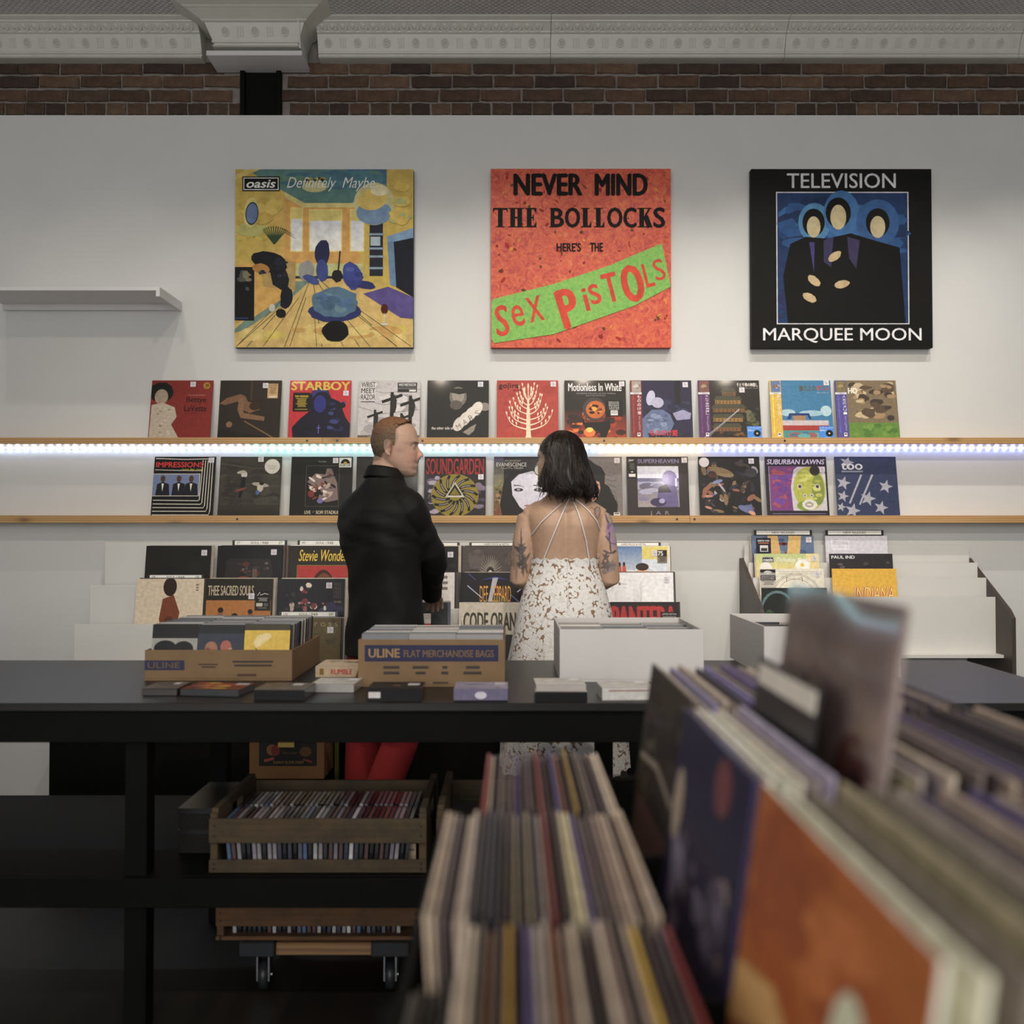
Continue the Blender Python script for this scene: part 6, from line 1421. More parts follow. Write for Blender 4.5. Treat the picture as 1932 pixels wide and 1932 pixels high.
# lower crate on a wheeled dolly
DY = 2.90
D0, D1 = px(408, 1720, DY).x, px(792, 1720, DY).x
t = empty('dolly', ((D0 + D1) / 2, DY + 0.2, 0)); hx = (D1 - D0) / 2
m_ = MB().box(px(520, 1785, DY).x - (D0 + D1) / 2, px(700, 1785, DY).x - (D0 + D1) / 2, -0.195, -0.175, 0.125, 0.160, b=0.001).build('rail', M_DOLLY, t)
MB().box(px(520, 1785, DY).x - (D0 + D1) / 2, px(700, 1785, DY).x - (D0 + D1) / 2, 0.175, 0.195, 0.125, 0.160, b=0.001).build('rail', M_DOLLY, t)
for x0, x1 in ((px(452, 1785, DY).x, px(519, 1785, DY).x), (px(701, 1785, DY).x, px(772, 1785, DY).x)):
    MB().box(x0 - (D0 + D1) / 2, x1 - (D0 + D1) / 2, -0.21, 0.21, 0.125, 0.168, b=0.003).build('padded_end', M_RUBBER, t)
for x in (px(490, 1800, DY).x, px(733, 1800, DY).x):
    for y in (-0.15, 0.15):
        cx = x - (D0 + D1) / 2
        c = MB().box(cx - 0.03, cx + 0.03, y - 0.03, y + 0.03, 0.116, 0.125).build('caster_plate', M_METAL, t)
        w_ = MB(); w_.tube([(cx - 0.012, y + 0.02, 0.043), (cx - 0.0125, y + 0.02, 0.043), (cx + 0.0125, y + 0.02, 0.043), (cx + 0.012, y + 0.02, 0.043)], [0.036, 0.0425, 0.0425, 0.036], 20); w_.build('caster_wheel', M_RUBBER, t, smooth=True)
        f_ = MB(); f_.box(cx - 0.019, cx - 0.015, y - 0.012, y + 0.032, 0.035, 0.116); f_.box(cx + 0.015, cx + 0.019, y - 0.012, y + 0.032, 0.035, 0.116); f_.cyl((cx - 0.021, y + 0.02, 0.043), (cx + 0.021, y + 0.02, 0.043), 0.007, 10); f_.build('caster_fork', M_METAL, t)
put(t, 'low wheeled dolly with pine rail and black padded ends', 'dolly')
crate(D0, D1, DY - 0.0 + 0.01, DY + 0.40, 0.169, [(0.0, 0.011), (0.040, 0.094)], 0.135, M_CRATE2, 'orange-brown wooden crate standing on the wheeled dolly')
g = 'disc cases in the dolly crate'
for k in range(34):
    side_case('%s disc case from the left in the crate on the dolly' % nth(k + 1), D0 + 0.05 + k * 0.0145, DY + 0.03, 0.1785, rnd.choice(SPN), rnd.uniform(-0.03, 0.03), g)

# cardboard fruit box and green post seen under the table
FY = 4.02
a0, a1 = px(470, 1470, FY), px(612, 1390, FY)
t = empty('fruit_box', ((a0.x + a1.x) / 2, FY, a0.z)); hw, hh = (a1.x - a0.x) / 2, 0.22
M_FRUIT = plain('brown_fruit_carton', (0.20, 0.10, 0.042), 0.85, 0.1, 12)
bd = MB().box(-hw, hw, 0, 0.2, 0, hh, b=0.002).build('carton', M_FRUIT, t)
A = Art(2 * hw, hh, 0.0004)
A.rect(0.13, 0, 0.9, 0.76, P_(24, 26, 26)); A.ell(0.3, 0.47, 0.07, 0.1, P_(130, 84, 40)); A.ell(0.35, 0.48, 0.06, 0.1, P_(110, 40, 34)); A.ell(0.75, 0.5, 0.08, 0.09, P_(90, 66, 30)); A.text('SUNNY SLOPE FARM', 0.32, 0.67, 0.72, 0.72, P_(150, 120, 70)); A.text('The Ladder', 0.44, 0.50, 0.64, 0.545, P_(110, 84, 56)); A.poly([(0.2, 0.64), (0.33, 0.6), (0.33, 0.65), (0.2, 0.69)], P_(150, 70, 50)); A.poly([(0.72, 0.62), (0.84, 0.67), (0.84, 0.71), (0.72, 0.66)], P_(120, 56, 44))
A.m.build('box_print', M_MATTE, bd, colors=True); A.t.build('lettering', M_LETTER, bd, colors=True)
MB().box(-0.035, 0.03, -0.003, -0.001, hh * 0.58, hh * 0.86, P_(170, 150, 80)).build('note_paper', M_MATTE, t, colors=True)
put(t, 'brown fruit carton with dark printed panel and yellow note, low behind table', 'box')
st = MB().box(-0.15, 0.12, -0.04, 0.18, 0, a0.z - 0.002, b=0.002).build('storage_box', M_BLACKP, None, ((a0.x + a1.x) / 2, FY, 0)); put(st, 'black box on the floor carrying the fruit carton', 'box')
MB().box(-0.10, 0.10, -0.0415, -0.0405, a0.z * 0.55, a0.z * 0.62).build('hand_slot', M_BLACKPL, st)
p0 = px(635, 1400, 4.24)
t = empty('post', (p0.x, 4.24, 0)); MB().box(-0.009, 0.009, 0, 0.02, 0, 0.62, b=0.001).build('upright', plain('olive_green_paint', (0.06, 0.062, 0.012), 0.5, 0.1), t)
MB().box(-0.045, 0.0, 0, 0.05, 0.24, 0.262).build('bracket', MATS['olive_green_paint'], t); MB().box(-0.06, 0.06, -0.04, 0.05, 0, 0.012).build('foot', MATS['olive_green_paint'], t)
put(t, 'thin olive green post under the table beside the fruit carton', 'post')

# grey mesh-sided bin left of the crate
t = empty('mesh_bin', (-1.0 + 0.09, 2.90, SZ + 0.001))
m, nt, b = base('grey_mesh'); ck = N(nt, 'ShaderNodeTexChecker'); ck.inputs['Scale'].default_value = 220; tc = N(nt, 'ShaderNodeTexCoord'); nt.links.new(tc.outputs['Object'], ck.inputs[0]); ck.inputs[1].default_value = (0.022, 0.022, 0.019, 1); ck.inputs[2].default_value = (0.005, 0.005, 0.005, 1); b.inputs['Specular IOR Level'].default_value = 0.1; nt.links.new(ck.outputs[0], b.inputs['Base Color'])
MB().box(-0.055, 0.055, 0, 0.3, 0.0, 0.125, b=0.001).build('mesh_body', m, t); MB().box(-0.058, 0.058, -0.002, 0.302, 0.115, 0.13).build('rim', M_BLACKPL, t); MB().box(-0.058, 0.058, -0.002, 0.302, 0.055, 0.068).build('rim', M_BLACKPL, t)
put(t, 'dark mesh-sided bin left of the slatted crate on lower shelf', 'bin')

# ------------------------------------------------------------------ foreground record bins
FG = [P_(146, 128, 118), P_(124, 110, 104), P_(94, 83, 80), P_(172, 154, 138), P_(64, 56, 56), P_(78, 66, 68), P_(80, 70, 68), P_(58, 52, 52), P_(116, 104, 100), P_(92, 84, 96), P_(140, 130, 104), P_(70, 66, 80), P_(110, 100, 90), P_(166, 152, 138), P_(50, 46, 52)]
FGA = [P_(92, 82, 124), P_(150, 124, 66), P_(124, 60, 54), P_(146, 100, 74), P_(104, 102, 70)]
M_FG = attr_mat('worn_sleeve_card', 0.45, 0.15, 0.28, 45)
def fg_mesh(col, th, art=None):
    return MB().box(-SW / 2, SW / 2, 0, th, 0, SW, col, b=0.0011).mesh('record_sleeve', M_FG, colors=True)
_fg = {}
def fg_sleeve(label, col, x, y0, ztop, lean, th, group, art=None, h=SW):
    """a sleeve filed with its cover facing left; y0 its near edge, lean tips the top to the right"""
    key = (tuple(round(c, 3) for c in col), th)
    if key not in _fg: _fg[key] = fg_mesh(col, th)
    o = link('record_sleeve', _fg[key])
    xb = x - SW * math.sin(lean)
    k_ = h / SW
    xb = x - h * math.sin(lean)
    o.matrix_world = Matrix.Translation((xb, y0 + SW / 2, ztop - h * math.cos(lean))) @ Matrix.Rotation(lean, 4, 'Y') @ Matrix.Rotation(-PI / 2, 4, 'Z') @ Matrix.Diagonal((1, 1, k_, 1))
    put(o, label, 'record', group)
    if art:
        a = Art(SW, SW); art(a); a.build(o, M_PRINT)
    return o

def tier(n, x0, x1, y0, ztop, where, group, lean0, lean1, seed, thick=(0.0036, 0.0042, 0.0047), first=None, accents=0.14, drop=None, colors=None, skip=()):
    r = random.Random(seed)
    for k in range(n):
        t_ = k / (n - 1); x = x0 + (x1 - x0) * t_
        if any(abs(x - q) < 0.0095 for q in skip): continue
        col = r.choice(FGA) if r.random() < accents else r.choice(FG)
        if colors and k in colors: col = colors[k]
        dz = r.uniform(-0.006, 0.004); dr = drop(k) if drop else 0
        fg_sleeve('%s record from the left in the %s' % (nth(k + 1), where), col, x, y0 + r.uniform(-0.004, 0.004), ztop + dz - dr, lean0 + (lean1 - lean0) * t_ , r.choice(thick), group, first if k == 0 else None, SW - dr)

# middle bin
MZ = CAMZ - 0.320
t = empty('record_bin', (0.03, 0.98, 0))
def bb(name, x0, x1, y0, y1, z0, z1, parent=None, m=M_BLACKP, cx=0.03): return MB().box(x0 - cx, x1 - cx, y0 - 0.98, y1 - 0.98, z0, z1, b=0.0015).build(name, m, parent or t)
zb = MZ - SW - 0.012
bb('bottom_board', -0.105, 0.127, 0.47, 1.50, zb - 0.018, zb)
bb('side_board', -0.110, -0.100, 0.47, 1.50, zb - 0.018, zb + 0.20); bb('side_board', 0.121, 0.129, 0.47, 1.50, zb - 0.018, zb + 0.05)
for y in (0.470, 0.818, 1.149, 1.482): bb('cross_board', -0.100, 0.117, y, y + 0.006, zb, zb + 0.17)
for x in (-0.10, 0.085):
    for y in (0.49, 1.44): bb('leg', x, x + 0.035, y, y + 0.035, 0.0, zb - 0.018)
put(t, 'narrow black bin of records, nearest the camera at the bottom centre', 'record bin')
g = 'records in the middle foreground bin'
tier(30, -0.082, 0.122, 0.497, MZ + 0.004, 'nearest tier of the middle foreground bin', g, -0.05, 0.03, 3, first=None,
     drop=lambda k: 0.052 if k < 6 else 0.0, colors={0: P_(90, 84, 76), 1: P_(60, 50, 40), 2: P_(40, 36, 34), 3: P_(44, 40, 38), 4: P_(46, 44, 40), 5: P_(66, 58, 54), 6: P_(196, 180, 160), 7: P_(196, 182, 160), 9: P_(130, 96, 70), 11: P_(176, 140, 60), 13: P_(96, 84, 130), 14: P_(160, 150, 140), 18: P_(188, 172, 150), 21: P_(196, 180, 160), 25: P_(196, 164, 60), 29: P_(140, 50, 48)})
tier(32, -0.074, 0.121, 0.832, MZ, 'middle tier of the middle foreground bin', g, -0.06, 0.05, 4,
     colors={0: P_(190, 172, 150), 1: P_(176, 160, 140), 8: P_(60, 56, 60), 9: P_(60, 56, 66), 16: P_(140, 128, 120), 20: P_(196, 186, 150), 21: P_(196, 184, 150), 31: P_(190, 172, 150), 30: P_(176, 156, 134)})
tier(24, -0.036, 0.121, 1.160, MZ - 0.004, 'far tier of the middle foreground bin', g, 0.03, 0.06, 5,
     colors={0: P_(130, 34, 28), 1: P_(176, 160, 140), 22: P_(190, 176, 156), 23: P_(196, 180, 160)})

# right bin: higher, its first covers turned to the left
RZT = CAMZ - 0.189
t = empty('record_bin', (0.42, 0.98, 0))
zb = RZT - SW - 0.012
cx = 0.42
for nm, x0, x1, y0, y1, z0, z1 in (('bottom_board', 0.139, 0.72, 0.40, 1.45, zb - 0.018, zb), ('side_board', 0.131, 0.139, 0.40, 1.45, zb - 0.018, zb + 0.05), ('side_board', 0.72, 0.735, 0.40, 1.45, zb - 0.018, zb + 0.13)):
    bb(nm, x0, x1, y0, y1, z0, z1, t, M_BLACKP, cx)
for y in (0.400, 0.7555, 1.0885, 1.435): bb('cross_board', 0.139, 0.72, y, y + 0.006, zb, zb + 0.16, t, M_BLACKP, cx)
for x in (0.135, 0.685):
    for y in (0.42, 1.40): bb('leg', x, x + 0.035, y, y + 0.035, 0.0, zb - 0.018, t, M_BLACKP, cx)
put(t, 'wide black bin of records at the bottom right foreground', 'record bin')
g = 'records in the right foreground bin'
def c_orange(a):
    a.rect(0, 0, 1, 1, P_(156, 92, 44)); a.mottle(0, 0, 1, 0.6, [P_(150, 84, 40), P_(170, 104, 54), P_(140, 76, 40)], 26, 3, 0.14, 1.6); a.poly([(0.0, 0.42), (0.3, 0.36), (0.7, 0.5), (1, 0.44), (1, 0.56), (0.6, 0.62), (0.2, 0.5), (0, 0.56)], P_(196, 150, 96)); a.rect(0, 0.68, 1, 1, P_(90, 66, 58)); a.mottle(0, 0.6, 1, 1, [P_(150, 116, 96), P_(70, 50, 48), P_(110, 80, 66), P_(60, 40, 44), P_(176, 140, 110)], 26, 5, 0.12); a.ell(0.72, 0.3, 0.09, 0.12, P_(206, 190, 160)); a.ell(0.9, 0.44, 0.07, 0.07, P_(170, 130, 96))
def c_navy(a):
    a.rect(0, 0, 1, 1, P_(50, 46, 66)); a.rect(0, 0.0, 1, 0.3, P_(40, 40, 64)); a.mottle(0.05, 0.28, 0.95, 1, [P_(110, 100, 116), P_(84, 76, 90), P_(140, 124, 120), P_(60, 54, 70), P_(120, 112, 130)], 30, 4, 0.13); a.ell(0.12, 0.3, 0.08, 0.12, P_(150, 136, 120)); a.ell(0.7, 0.1, 0.1, 0.08, P_(110, 66, 70))
def c_dark(a):
    a.rect(0, 0, 1, 1, P_(54, 48, 40)); a.mottle(0, 0, 1, 1, [P_(70, 62, 44), P_(40, 36, 34), P_(84, 76, 66), P_(50, 40, 40)], 26, 4, 0.14); a.line([(0.05, 0.4), (0.5, 0.36), (0.95, 0.42)], 0.03, P_(130, 120, 110)); a.rect(0.1, 0.55, 0.9, 0.8, P_(90, 66, 60))
LEANR = 0.145
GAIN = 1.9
tier(22, 0.187, 0.187 + 0.40, 0.434, RZT, 'nearest tier of the right foreground bin', g, LEANR, 0.12, 11, first=c_orange, accents=0.05, colors={0: P_(206, 190, 170), 1: P_(196, 180, 160), 2: P_(120, 110, 100), 3: P_(140, 130, 104), 4: P_(116, 108, 92), 5: P_(150, 138, 126)})
tier(28, 0.1865, 0.50, 0.767, RZT, 'middle tier of the right foreground bin', g, LEANR, 0.13, 12, first=c_navy, skip=(0.259, 0.287), accents=0.04, colors={0: P_(60, 54, 90), 1: P_(190, 178, 166), 2: P_(200, 186, 170), 3: P_(190, 178, 164), 4: P_(140, 130, 126), 5: P_(150, 142, 160), 6: P_(184, 170, 152), 9: P_(170, 160, 130), 11: P_(150, 138, 128), 13: P_(176, 162, 146)})  # first sleeve's violet imitates the lamp strip reflected on plastic
tier(26, 0.199, 0.50, 1.100, RZT, 'far tier of the right foreground bin', g, LEANR, 0.13, 13, first=c_dark, accents=0.05, colors={0: P_(90, 80, 70), 1: P_(150, 140, 128), 2: P_(128, 122, 150), 3: P_(160, 148, 130), 4: P_(140, 128, 116), 6: P_(116, 108, 150), 8: P_(96, 84, 122), 9: P_(84, 72, 108), 10: P_(140, 130, 120), 11: P_(170, 156, 140), 12: P_(120, 112, 108)})

# raised divider and a bagged record standing proud in the right bin
t = empty('genre_divider')
t.matrix_world = Matrix.Translation((0.2650, 0.962, RZT + 0.056)) @ Matrix.Rotation(0.14, 4, 'Y') @ Matrix.Rotation(-PI / 2, 4, 'Z')
MB().box(-0.105, 0.105, 0, 0.003, -0.24, 0.0, b=0.0008).build('card', M_BLACKPL, t); MB().box(-0.095, 0.098, -0.0012, 0, -0.026, -0.006, P_(190, 178, 168)).build('label_strip', M_MATTE, t, colors=True)
put(t, 'black divider with a blank pale strip standing up in right foreground bin', 'divider', 'black genre dividers with white strips')
M_BAG = attr_mat('bagged_cover_print', 0.25, 0.9, 0.2, 30, coat_rough=0.09)
o = link('record_sleeve', MB().box(-SW / 2, SW / 2, 0, 0.005, 0, SW, P_(120, 108, 104), b=0.001).mesh('record_sleeve', M_FG, colors=True))
o.matrix_world = Matrix.Translation((0.303 - SW * math.sin(0.14), 0.9225, 1.292 - SW * math.cos(0.14))) @ Matrix.Rotation(0.14, 4, 'Y') @ Matrix.Rotation(-PI / 2, 4, 'Z')
A = Art(SW, SW, 0.0006)
A.rect(0, 0, 1, 1, P_(160, 142, 136)); A.mottle(0, 0, 1, 1, [P_(168, 150, 142), P_(150, 132, 128), P_(172, 150, 142)], 30, 5, 0.16); A.ell(0.28, 0.36, 0.07, 0.10, P_(52, 50, 46), 0.4); A.rect(0, 0.6, 1, 0.63, P_(140, 120, 112)); A.ell(0.78, 0.5, 0.14, 0.14, P_(110, 70, 62)); A.ell(0.82, 0.55, 0.06, 0.1, P_(60, 46, 44)); A.rect(0, 0.66, 1, 1, P_(70, 60, 58)); A.mottle(0, 0.64, 1, 1, [P_(84, 72, 68), P_(56, 50, 50)], 14, 6, 0.12)
A.build(o, M_PRINT)
mb = MB()          # clear plastic bag, softly rippled
nb, nz = 18, 18
vs_ = [[(-SW / 2 - 0.004 + (SW + 0.008) * i / nb, -0.010 - 0.0006 * math.sin(i * 0.5 + j * 0.15) + (0.009 * ((j - 12) / 6) ** 2 if j > 12 else 0), SW * 1.02 * j / nz) for i in range(nb + 1)] for j in range(nz + 1)]
mb.rings(vs_, False, closed=False)
m, nt, b = base('clear_plastic_bag')
tr = N(nt, 'ShaderNodeBsdfTransparent'); gl = N(nt, 'ShaderNodeBsdfGlossy'); gl.inputs['Roughness'].default_value = 0.13
fr_0 = N(nt, 'ShaderNodeFresnel'); fr_0.inputs['IOR'].default_value = 1.5; fr_n = N(nt, 'ShaderNodeMath', operation='MULTIPLY'); fr_n.inputs[1].default_value = 0.85; nt.links.new(fr_0.outputs[0], fr_n.inputs[0])
nn = noise(nt, 9, 2); bp = N(nt, 'ShaderNodeBump'); bp.inputs['Strength'].default_value = 0.05; bp.inputs['Distance'].default_value = 0.01
nt.links.new(nn.outputs['Fac'], bp.inputs['Height']); nt.links.new(bp.outputs[0], gl.inputs['Normal'])
mxs = N(nt, 'ShaderNodeMixShader'); nt.links.new(fr_n.outputs[0], mxs.inputs[0]); nt.links.new(tr.outputs[0], mxs.inputs[1]); nt.links.new(gl.outputs[0], mxs.inputs[2])
nt.links.new(mxs.outputs[0], nt.nodes['Material Output'].inputs['Surface'])
mb.build('plastic_bag', m, o, smooth=True)
GAIN = 1.35
put(o, 'grey-mauve record in a shiny plastic bag standing proud at right foreground', 'record', g)

# ------------------------------------------------------------------ people
def interp(tab, t):
    """piecewise-cubic-ish table lookup: tab = [(t, a, b, ...)] sorted by t"""
    ts = [r[0] for r in tab]
    return [float(np.interp(t, ts, [r[k] for r in tab])) for k in range(1, len(tab[0]))]

def sculpt(mb, voxel, iters, colour, parent, name, mat, fac=0.5):
    """join overlapping forms into one continuous skin, smooth it and paint it vertex by vertex"""
    me = mb.mesh(name, [mat])
    ob = bpy.data.objects.new('sculpt', me); COL.objects.link(ob)
    r = ob.modifiers.new('r', 'REMESH'); r.mode = 'VOXEL'; r.voxel_size = voxel; r.use_smooth_shade = True
    s = ob.modifiers.new('s', 'SMOOTH'); s.factor = fac; s.iterations = iters
    dg = bpy.context.evaluated_depsgraph_get(); dg.update()
    out = bpy.data.meshes.new_from_object(ob.evaluated_get(dg))
    bpy.data.objects.remove(ob); bpy.data.meshes.remove(me)
    out.name = name
    out.materials.clear(); out.materials.append(mat)
    n = len(out.vertices); co = np.empty(n * 3); out.vertices.foreach_get('co', co); co = co.reshape(-1, 3)
    if colour is not None:
        no = np.empty(n * 3); out.vertex_normals.foreach_get('vector', no); no = no.reshape(-1, 3)
        c = colour(co, no)
        at = out.color_attributes.new('Col', 'FLOAT_COLOR', 'POINT')
        at.data.foreach_set('color', np.concatenate([c, np.ones((n, 1))], 1).ravel())
    out.polygons.foreach_set('use_smooth', [True] * len(out.polygons))
    return link(name, out, parent)

def sup(c, e): return math.copysign(abs(c) ** e, c)

def oval(c, ax, ay, hw, hd, n=36, e=0.85, wob=None):
    return [Vector(c) + ax * (hw * sup(math.cos(2 * PI * k / n), e)) + ay * (hd * sup(math.sin(2 * PI * k / n), e)) for k in range(n)]

def smooth_tab(tab, m):
    z0, z1 = tab[0][0], tab[-1][0]
    return [(z0 + (z1 - z0) * i / m,) + tuple(interp(tab, z0 + (z1 - z0) * i / m)) for i in range(m + 1)]

# a head in its own frame: y forward, z up, origin between the ears
H_FRONT = [(-.111, .062), (-.108, .0829), (-.0947, .0906), (-.0829, .0892), (-.0696, .0955), (-.0577, .0945), (-.0503, .0980), (-.0414, .0965), (-.0148, .0905), (.0074, .0880), (.0237, .0935), (.0385, .0915), (.0636, .0850), (.087, .072), (.097, .058), (.1036, .040), (.1105, .012), (.1125, -.008)]
H_BACK = [(-.111, .040), (-.105, .025), (-.09, -.002), (-.07, -.028), (-.049, -.060), (-.034, -.0725), (-.0192, -.081), (.003, -.0895), (.0296, -.0918), (.0562, -.0858), (.0784, -.074), (.1006, -.0488), (.1105, -.022), (.1125, -.0125)]
H_WIDE = [(-.111, .018), (-.105, .033), (-.09, .047), (-.07, .0565), (-.05, .0635), (-.02, .071), (0, .0755), (.02, .077), (.05, .0745), (.08, .062), (.10, .040), (.1105, .016), (.1125, .003)]
def head_rings(grow=0.0, n=56, m=52, keep=None):
    rs = []
    for i in range(m + 1):
        z = -.111 + .2235 * i / m
        yf = float(np.interp(z, *zip(*H_FRONT))); yb = float(np.interp(z, *zip(*H_BACK))); w = float(np.interp(z, *zip(*H_WIDE)))
        yc, h = (yf + yb) / 2, (yf - yb) / 2; ring = []
        for k in range(n):
            a = 2 * PI * k / n
            x = (w + grow) * sup(math.cos(a), 0.92); y = yc + (h + grow) * sup(math.sin(a), 0.88)
            if math.sin(a) > 0:                                   # face relief
                fx = math.sin(a)
                y -= 0.013 * math.exp(-((abs(x) - .031) / .015) ** 2 - ((z - .004) / .011) ** 2)        # eye sockets
                y += 0.004 * math.exp(-((abs(x) - .028) / .02) ** 2 - ((z - .0245) / .007) ** 2)        # brows
                y += 0.005 * math.exp(-((abs(x) - .046) / .016) ** 2 - ((z + .020) / .014) ** 2)        # cheeks
                y -= 0.004 * math.exp(-(x / .022) ** 2 - ((z + .0577) / .0028) ** 2)                     # mouth line
                y -= 0.005 * math.exp(-((abs(x) - .028) / .006) ** 2 - ((z + .050) / .010) ** 2)        # smile corners
            ring.append(Vector((x, y, z + (grow if z > .09 else 0))))
        rs.append(ring)
    return rs

def add_head(mb, M4):
    rs = [[M4 @ p for p in r] for r in head_rings()]
    mb.rings(rs)
    T = lambda p: M4 @ Vector(p)
    s = M4.to_scale().x
    mb.tube([T((0, .082, .010)), T((0, .091, .000)), T((0, .098, -.013)), T((0, .1055, -.0255)), T((0, .1045, -.0315))], [.007 * s, .0075 * s, .0085 * s, .0100 * s, .008 * s], 12)
    for sx in (-1, 1):
        mb.ball(T((sx * .0105, .0955, -.0325)), .0085 * s)
        mb.ball(T((sx * .031, .0725, .004)), .0125 * s)
        # ear: a dished plate with a rolled rim
        ax, ay, az = (M4.to_3x3() @ Vector((sx * .35, -.94, 0))).normalized(), (M4.to_3x3() @ Vector((sx, 0, 0))).normalized(), (M4.to_3x3() @ Vector((0, -.18, .98))).normalized()
        c = T((sx * .0775, -.010, -.006))
        rim = []
        for k in range(15):
            a = -1.9 + 4.6 * k / 14
            rim.append(c + ax * (.0165 * s * (math.cos(a) * 0.9 + 0.25)) + az * (.029 * s * math.sin(a) + 0.001) + ay * .006)
        mb.tube(rim, [.0042 * s] * 13 + [.0046 * s, .005 * s], 8)
        mb.ball(tuple(c + ax * .004), (.013 * s, .013 * s, .026 * s), 10, 8)

def add_hand(mb, wrist, d, n, side, curl=0.35, spread=0.12, s=1.0):
    """wrist, pointing direction, back-of-hand normal; side +1: thumb towards d x n"""
    d = Vector(d).normalized(); n = Vector(n); n = (n - d * n.dot(d)).normalized(); t = d.cross(n) * side; w = Vector(wrist)
    rs = []
    for u, hw, hh in ((-.02, .024, .019), (.0, .026, .018), (.03, .036, .0165), (.06, .041, .015), (.09, .040, .0125), (.098, .034, .010)):
        rs.append([w + d * (u * s) + t * (hw * s * math.cos(2 * PI * k / 16)) + n * (hh * s * math.sin(2 * PI * k / 16)) for k in range(16)])
    mb.rings(rs)
    for off, L, r, sp in ((.030, .070, .0083, .5), (.0105, .079, .0086, .15), (-.0095, .073, .0082, -.2), (-.0285, .058, .0073, -.55)):
        p = w + d * (.085 * s) + t * (off * s); dirv = (d + t * sp * spread).normalized(); pts, rr = [p - d * .012], [r * s]
        for q, seg in enumerate((.45, .31, .24)):
            ang = curl * (0.6 + 0.75 * q)
            v = (dirv * math.cos(ang) - n * math.sin(ang)); p = p + v * (L * seg * s); pts.append(p); rr.append(r * s * (0.95 - 0.09 * q))
        mb.tube(pts, rr, 10)
    p = w + d * (.022 * s) + t * (.026 * s); v1 = (d * .72 + t * .66 - n * .2).normalized(); v2 = (d * .92 + t * .3 - n * .25).normalized(); v3 = (d * .96 + t * .1 - n * .3).normalized()
    p1 = p + v1 * (.036 * s); p2 = p1 + v2 * (.030 * s); p3 = p2 + v3 * (.024 * s)
    mb.tube([p - v1 * .012, p, p1, p2, p3], [.013 * s, .0125 * s, .0105 * s, .0095 * s, .0078 * s], 10)

def skin_mat(name, rough):
    return attr_mat(name, rough, 0.0, 0.07, 60, 0.06, 260, 0.4)

def painted(base_c):
    return np.array(base_c[:3])

def seg_dist(P, a, b):
    a, b = np.array(a), np.array(b); ab = b - a; t = np.clip(((P - a) @ ab) / (ab @ ab), 0, 1)
    return np.linalg.norm(P - (a + t[:, None] * ab), axis=1)

# ---------- the man, turned three-quarters away, head in profile
MX, MY = -0.500, 3.95
man = empty('person', (MX, MY, 0))
TH = math.radians(50)
fv, rv = Vector((math.sin(TH), math.cos(TH), 0)), Vector((math.cos(TH), -math.sin(TH), 0))
def ctr(c, z): v = fv * c; return Vector((v.x, v.y, z))
TOR = [(.86, 0.0, .186, .140), (.93, 0.0, .182, .134), (1.02, 0.0, .174, .126), (1.10, -.005, .168, .119), (1.20, -.012, .176, .120), (1.30, -.024, .193, .127), (1.38, -.034, .204, .132), (1.44, -.030, .203, .126), (1.485, -.022, .172, .110), (1.52, -.018, .120, .090), (1.555, -.012, .080, .074), (1.58, -.008, .064, .064)]
R_SH, R_EL, R_WR = Vector((.105, -.135, 1.440)), Vector((.182, .000, 1.245)), Vector((.166, .190, 1.090))
L_SH, L_EL, L_WR = Vector((-.105, .125, 1.440)), Vector((-.03, .245, 1.235)), Vector((.085, .285, 1.090))
HM = Matrix.Translation((.030, .024, 1.684)) @ Matrix.Rotation(math.radians(-90), 4, 'Z') @ Matrix.Rotation(math.radians(-2), 4, 'X') @ Matrix.Scale(1.03, 4)
mb = MB()
add_head(mb, HM)
mb.tube([HM @ Vector((0, -.022, -.02)), HM @ Vector((0, -.030, -.075)), Vector((-.002, .012, 1.575)), ctr(-.02, 1.50)], [.056, .055, .057, .07], 20)
mb.rings([oval(ctr(c, z), rv, fv, hw - .018, hd - .018) for z, c, hw, hd in smooth_tab(TOR, 22)])
for sh, el, wr in ((R_SH, R_EL, R_WR), (L_SH, L_EL, L_WR)):
    mb.tube([sh, sh.lerp(el, .5), el, el.lerp(wr, .4), wr], [.047, .044, .038, .037, .026], 14)
add_hand(mb, R_WR, (0.05, 0.94, -.33), (0.05, .33, .94), -1, 0.42)
add_hand(mb, L_WR, (.62, .74, -.2), (.1, .2, .97), 1, 0.42)
ANK = (Vector((-.115, .08, .09)), Vector((-.105, -.075, .09)))
KNE = (Vector((-.100, .085, .50)), Vector((.062, -.035, .52)))
HIP = (Vector((-.06, .075, .90)), Vector((.06, -.075, .90)))
for h_, k_, a_ in zip(HIP, KNE, ANK):
    mb.tube([h_, h_.lerp(k_, .5), k_, k_.lerp(a_, .35), a_], [.078, .068, .050, .052, .035], 16)
    mb.ball(a_ + Vector((.05, .03, -.05)), (.09, .06, .04))
SKM = lin(206), lin(160), lin(136)
HMI = HM.inverted()
HL = [(-.055, -.052), (-.03, -.040), (-.012, -.022), (-.006, -.004), (.012, .008), (.03, .014), (.05, .012), (.065, .008), (.078, .016), (.088, .034), (.098, .054), (.106, .068), (.125, .09)]
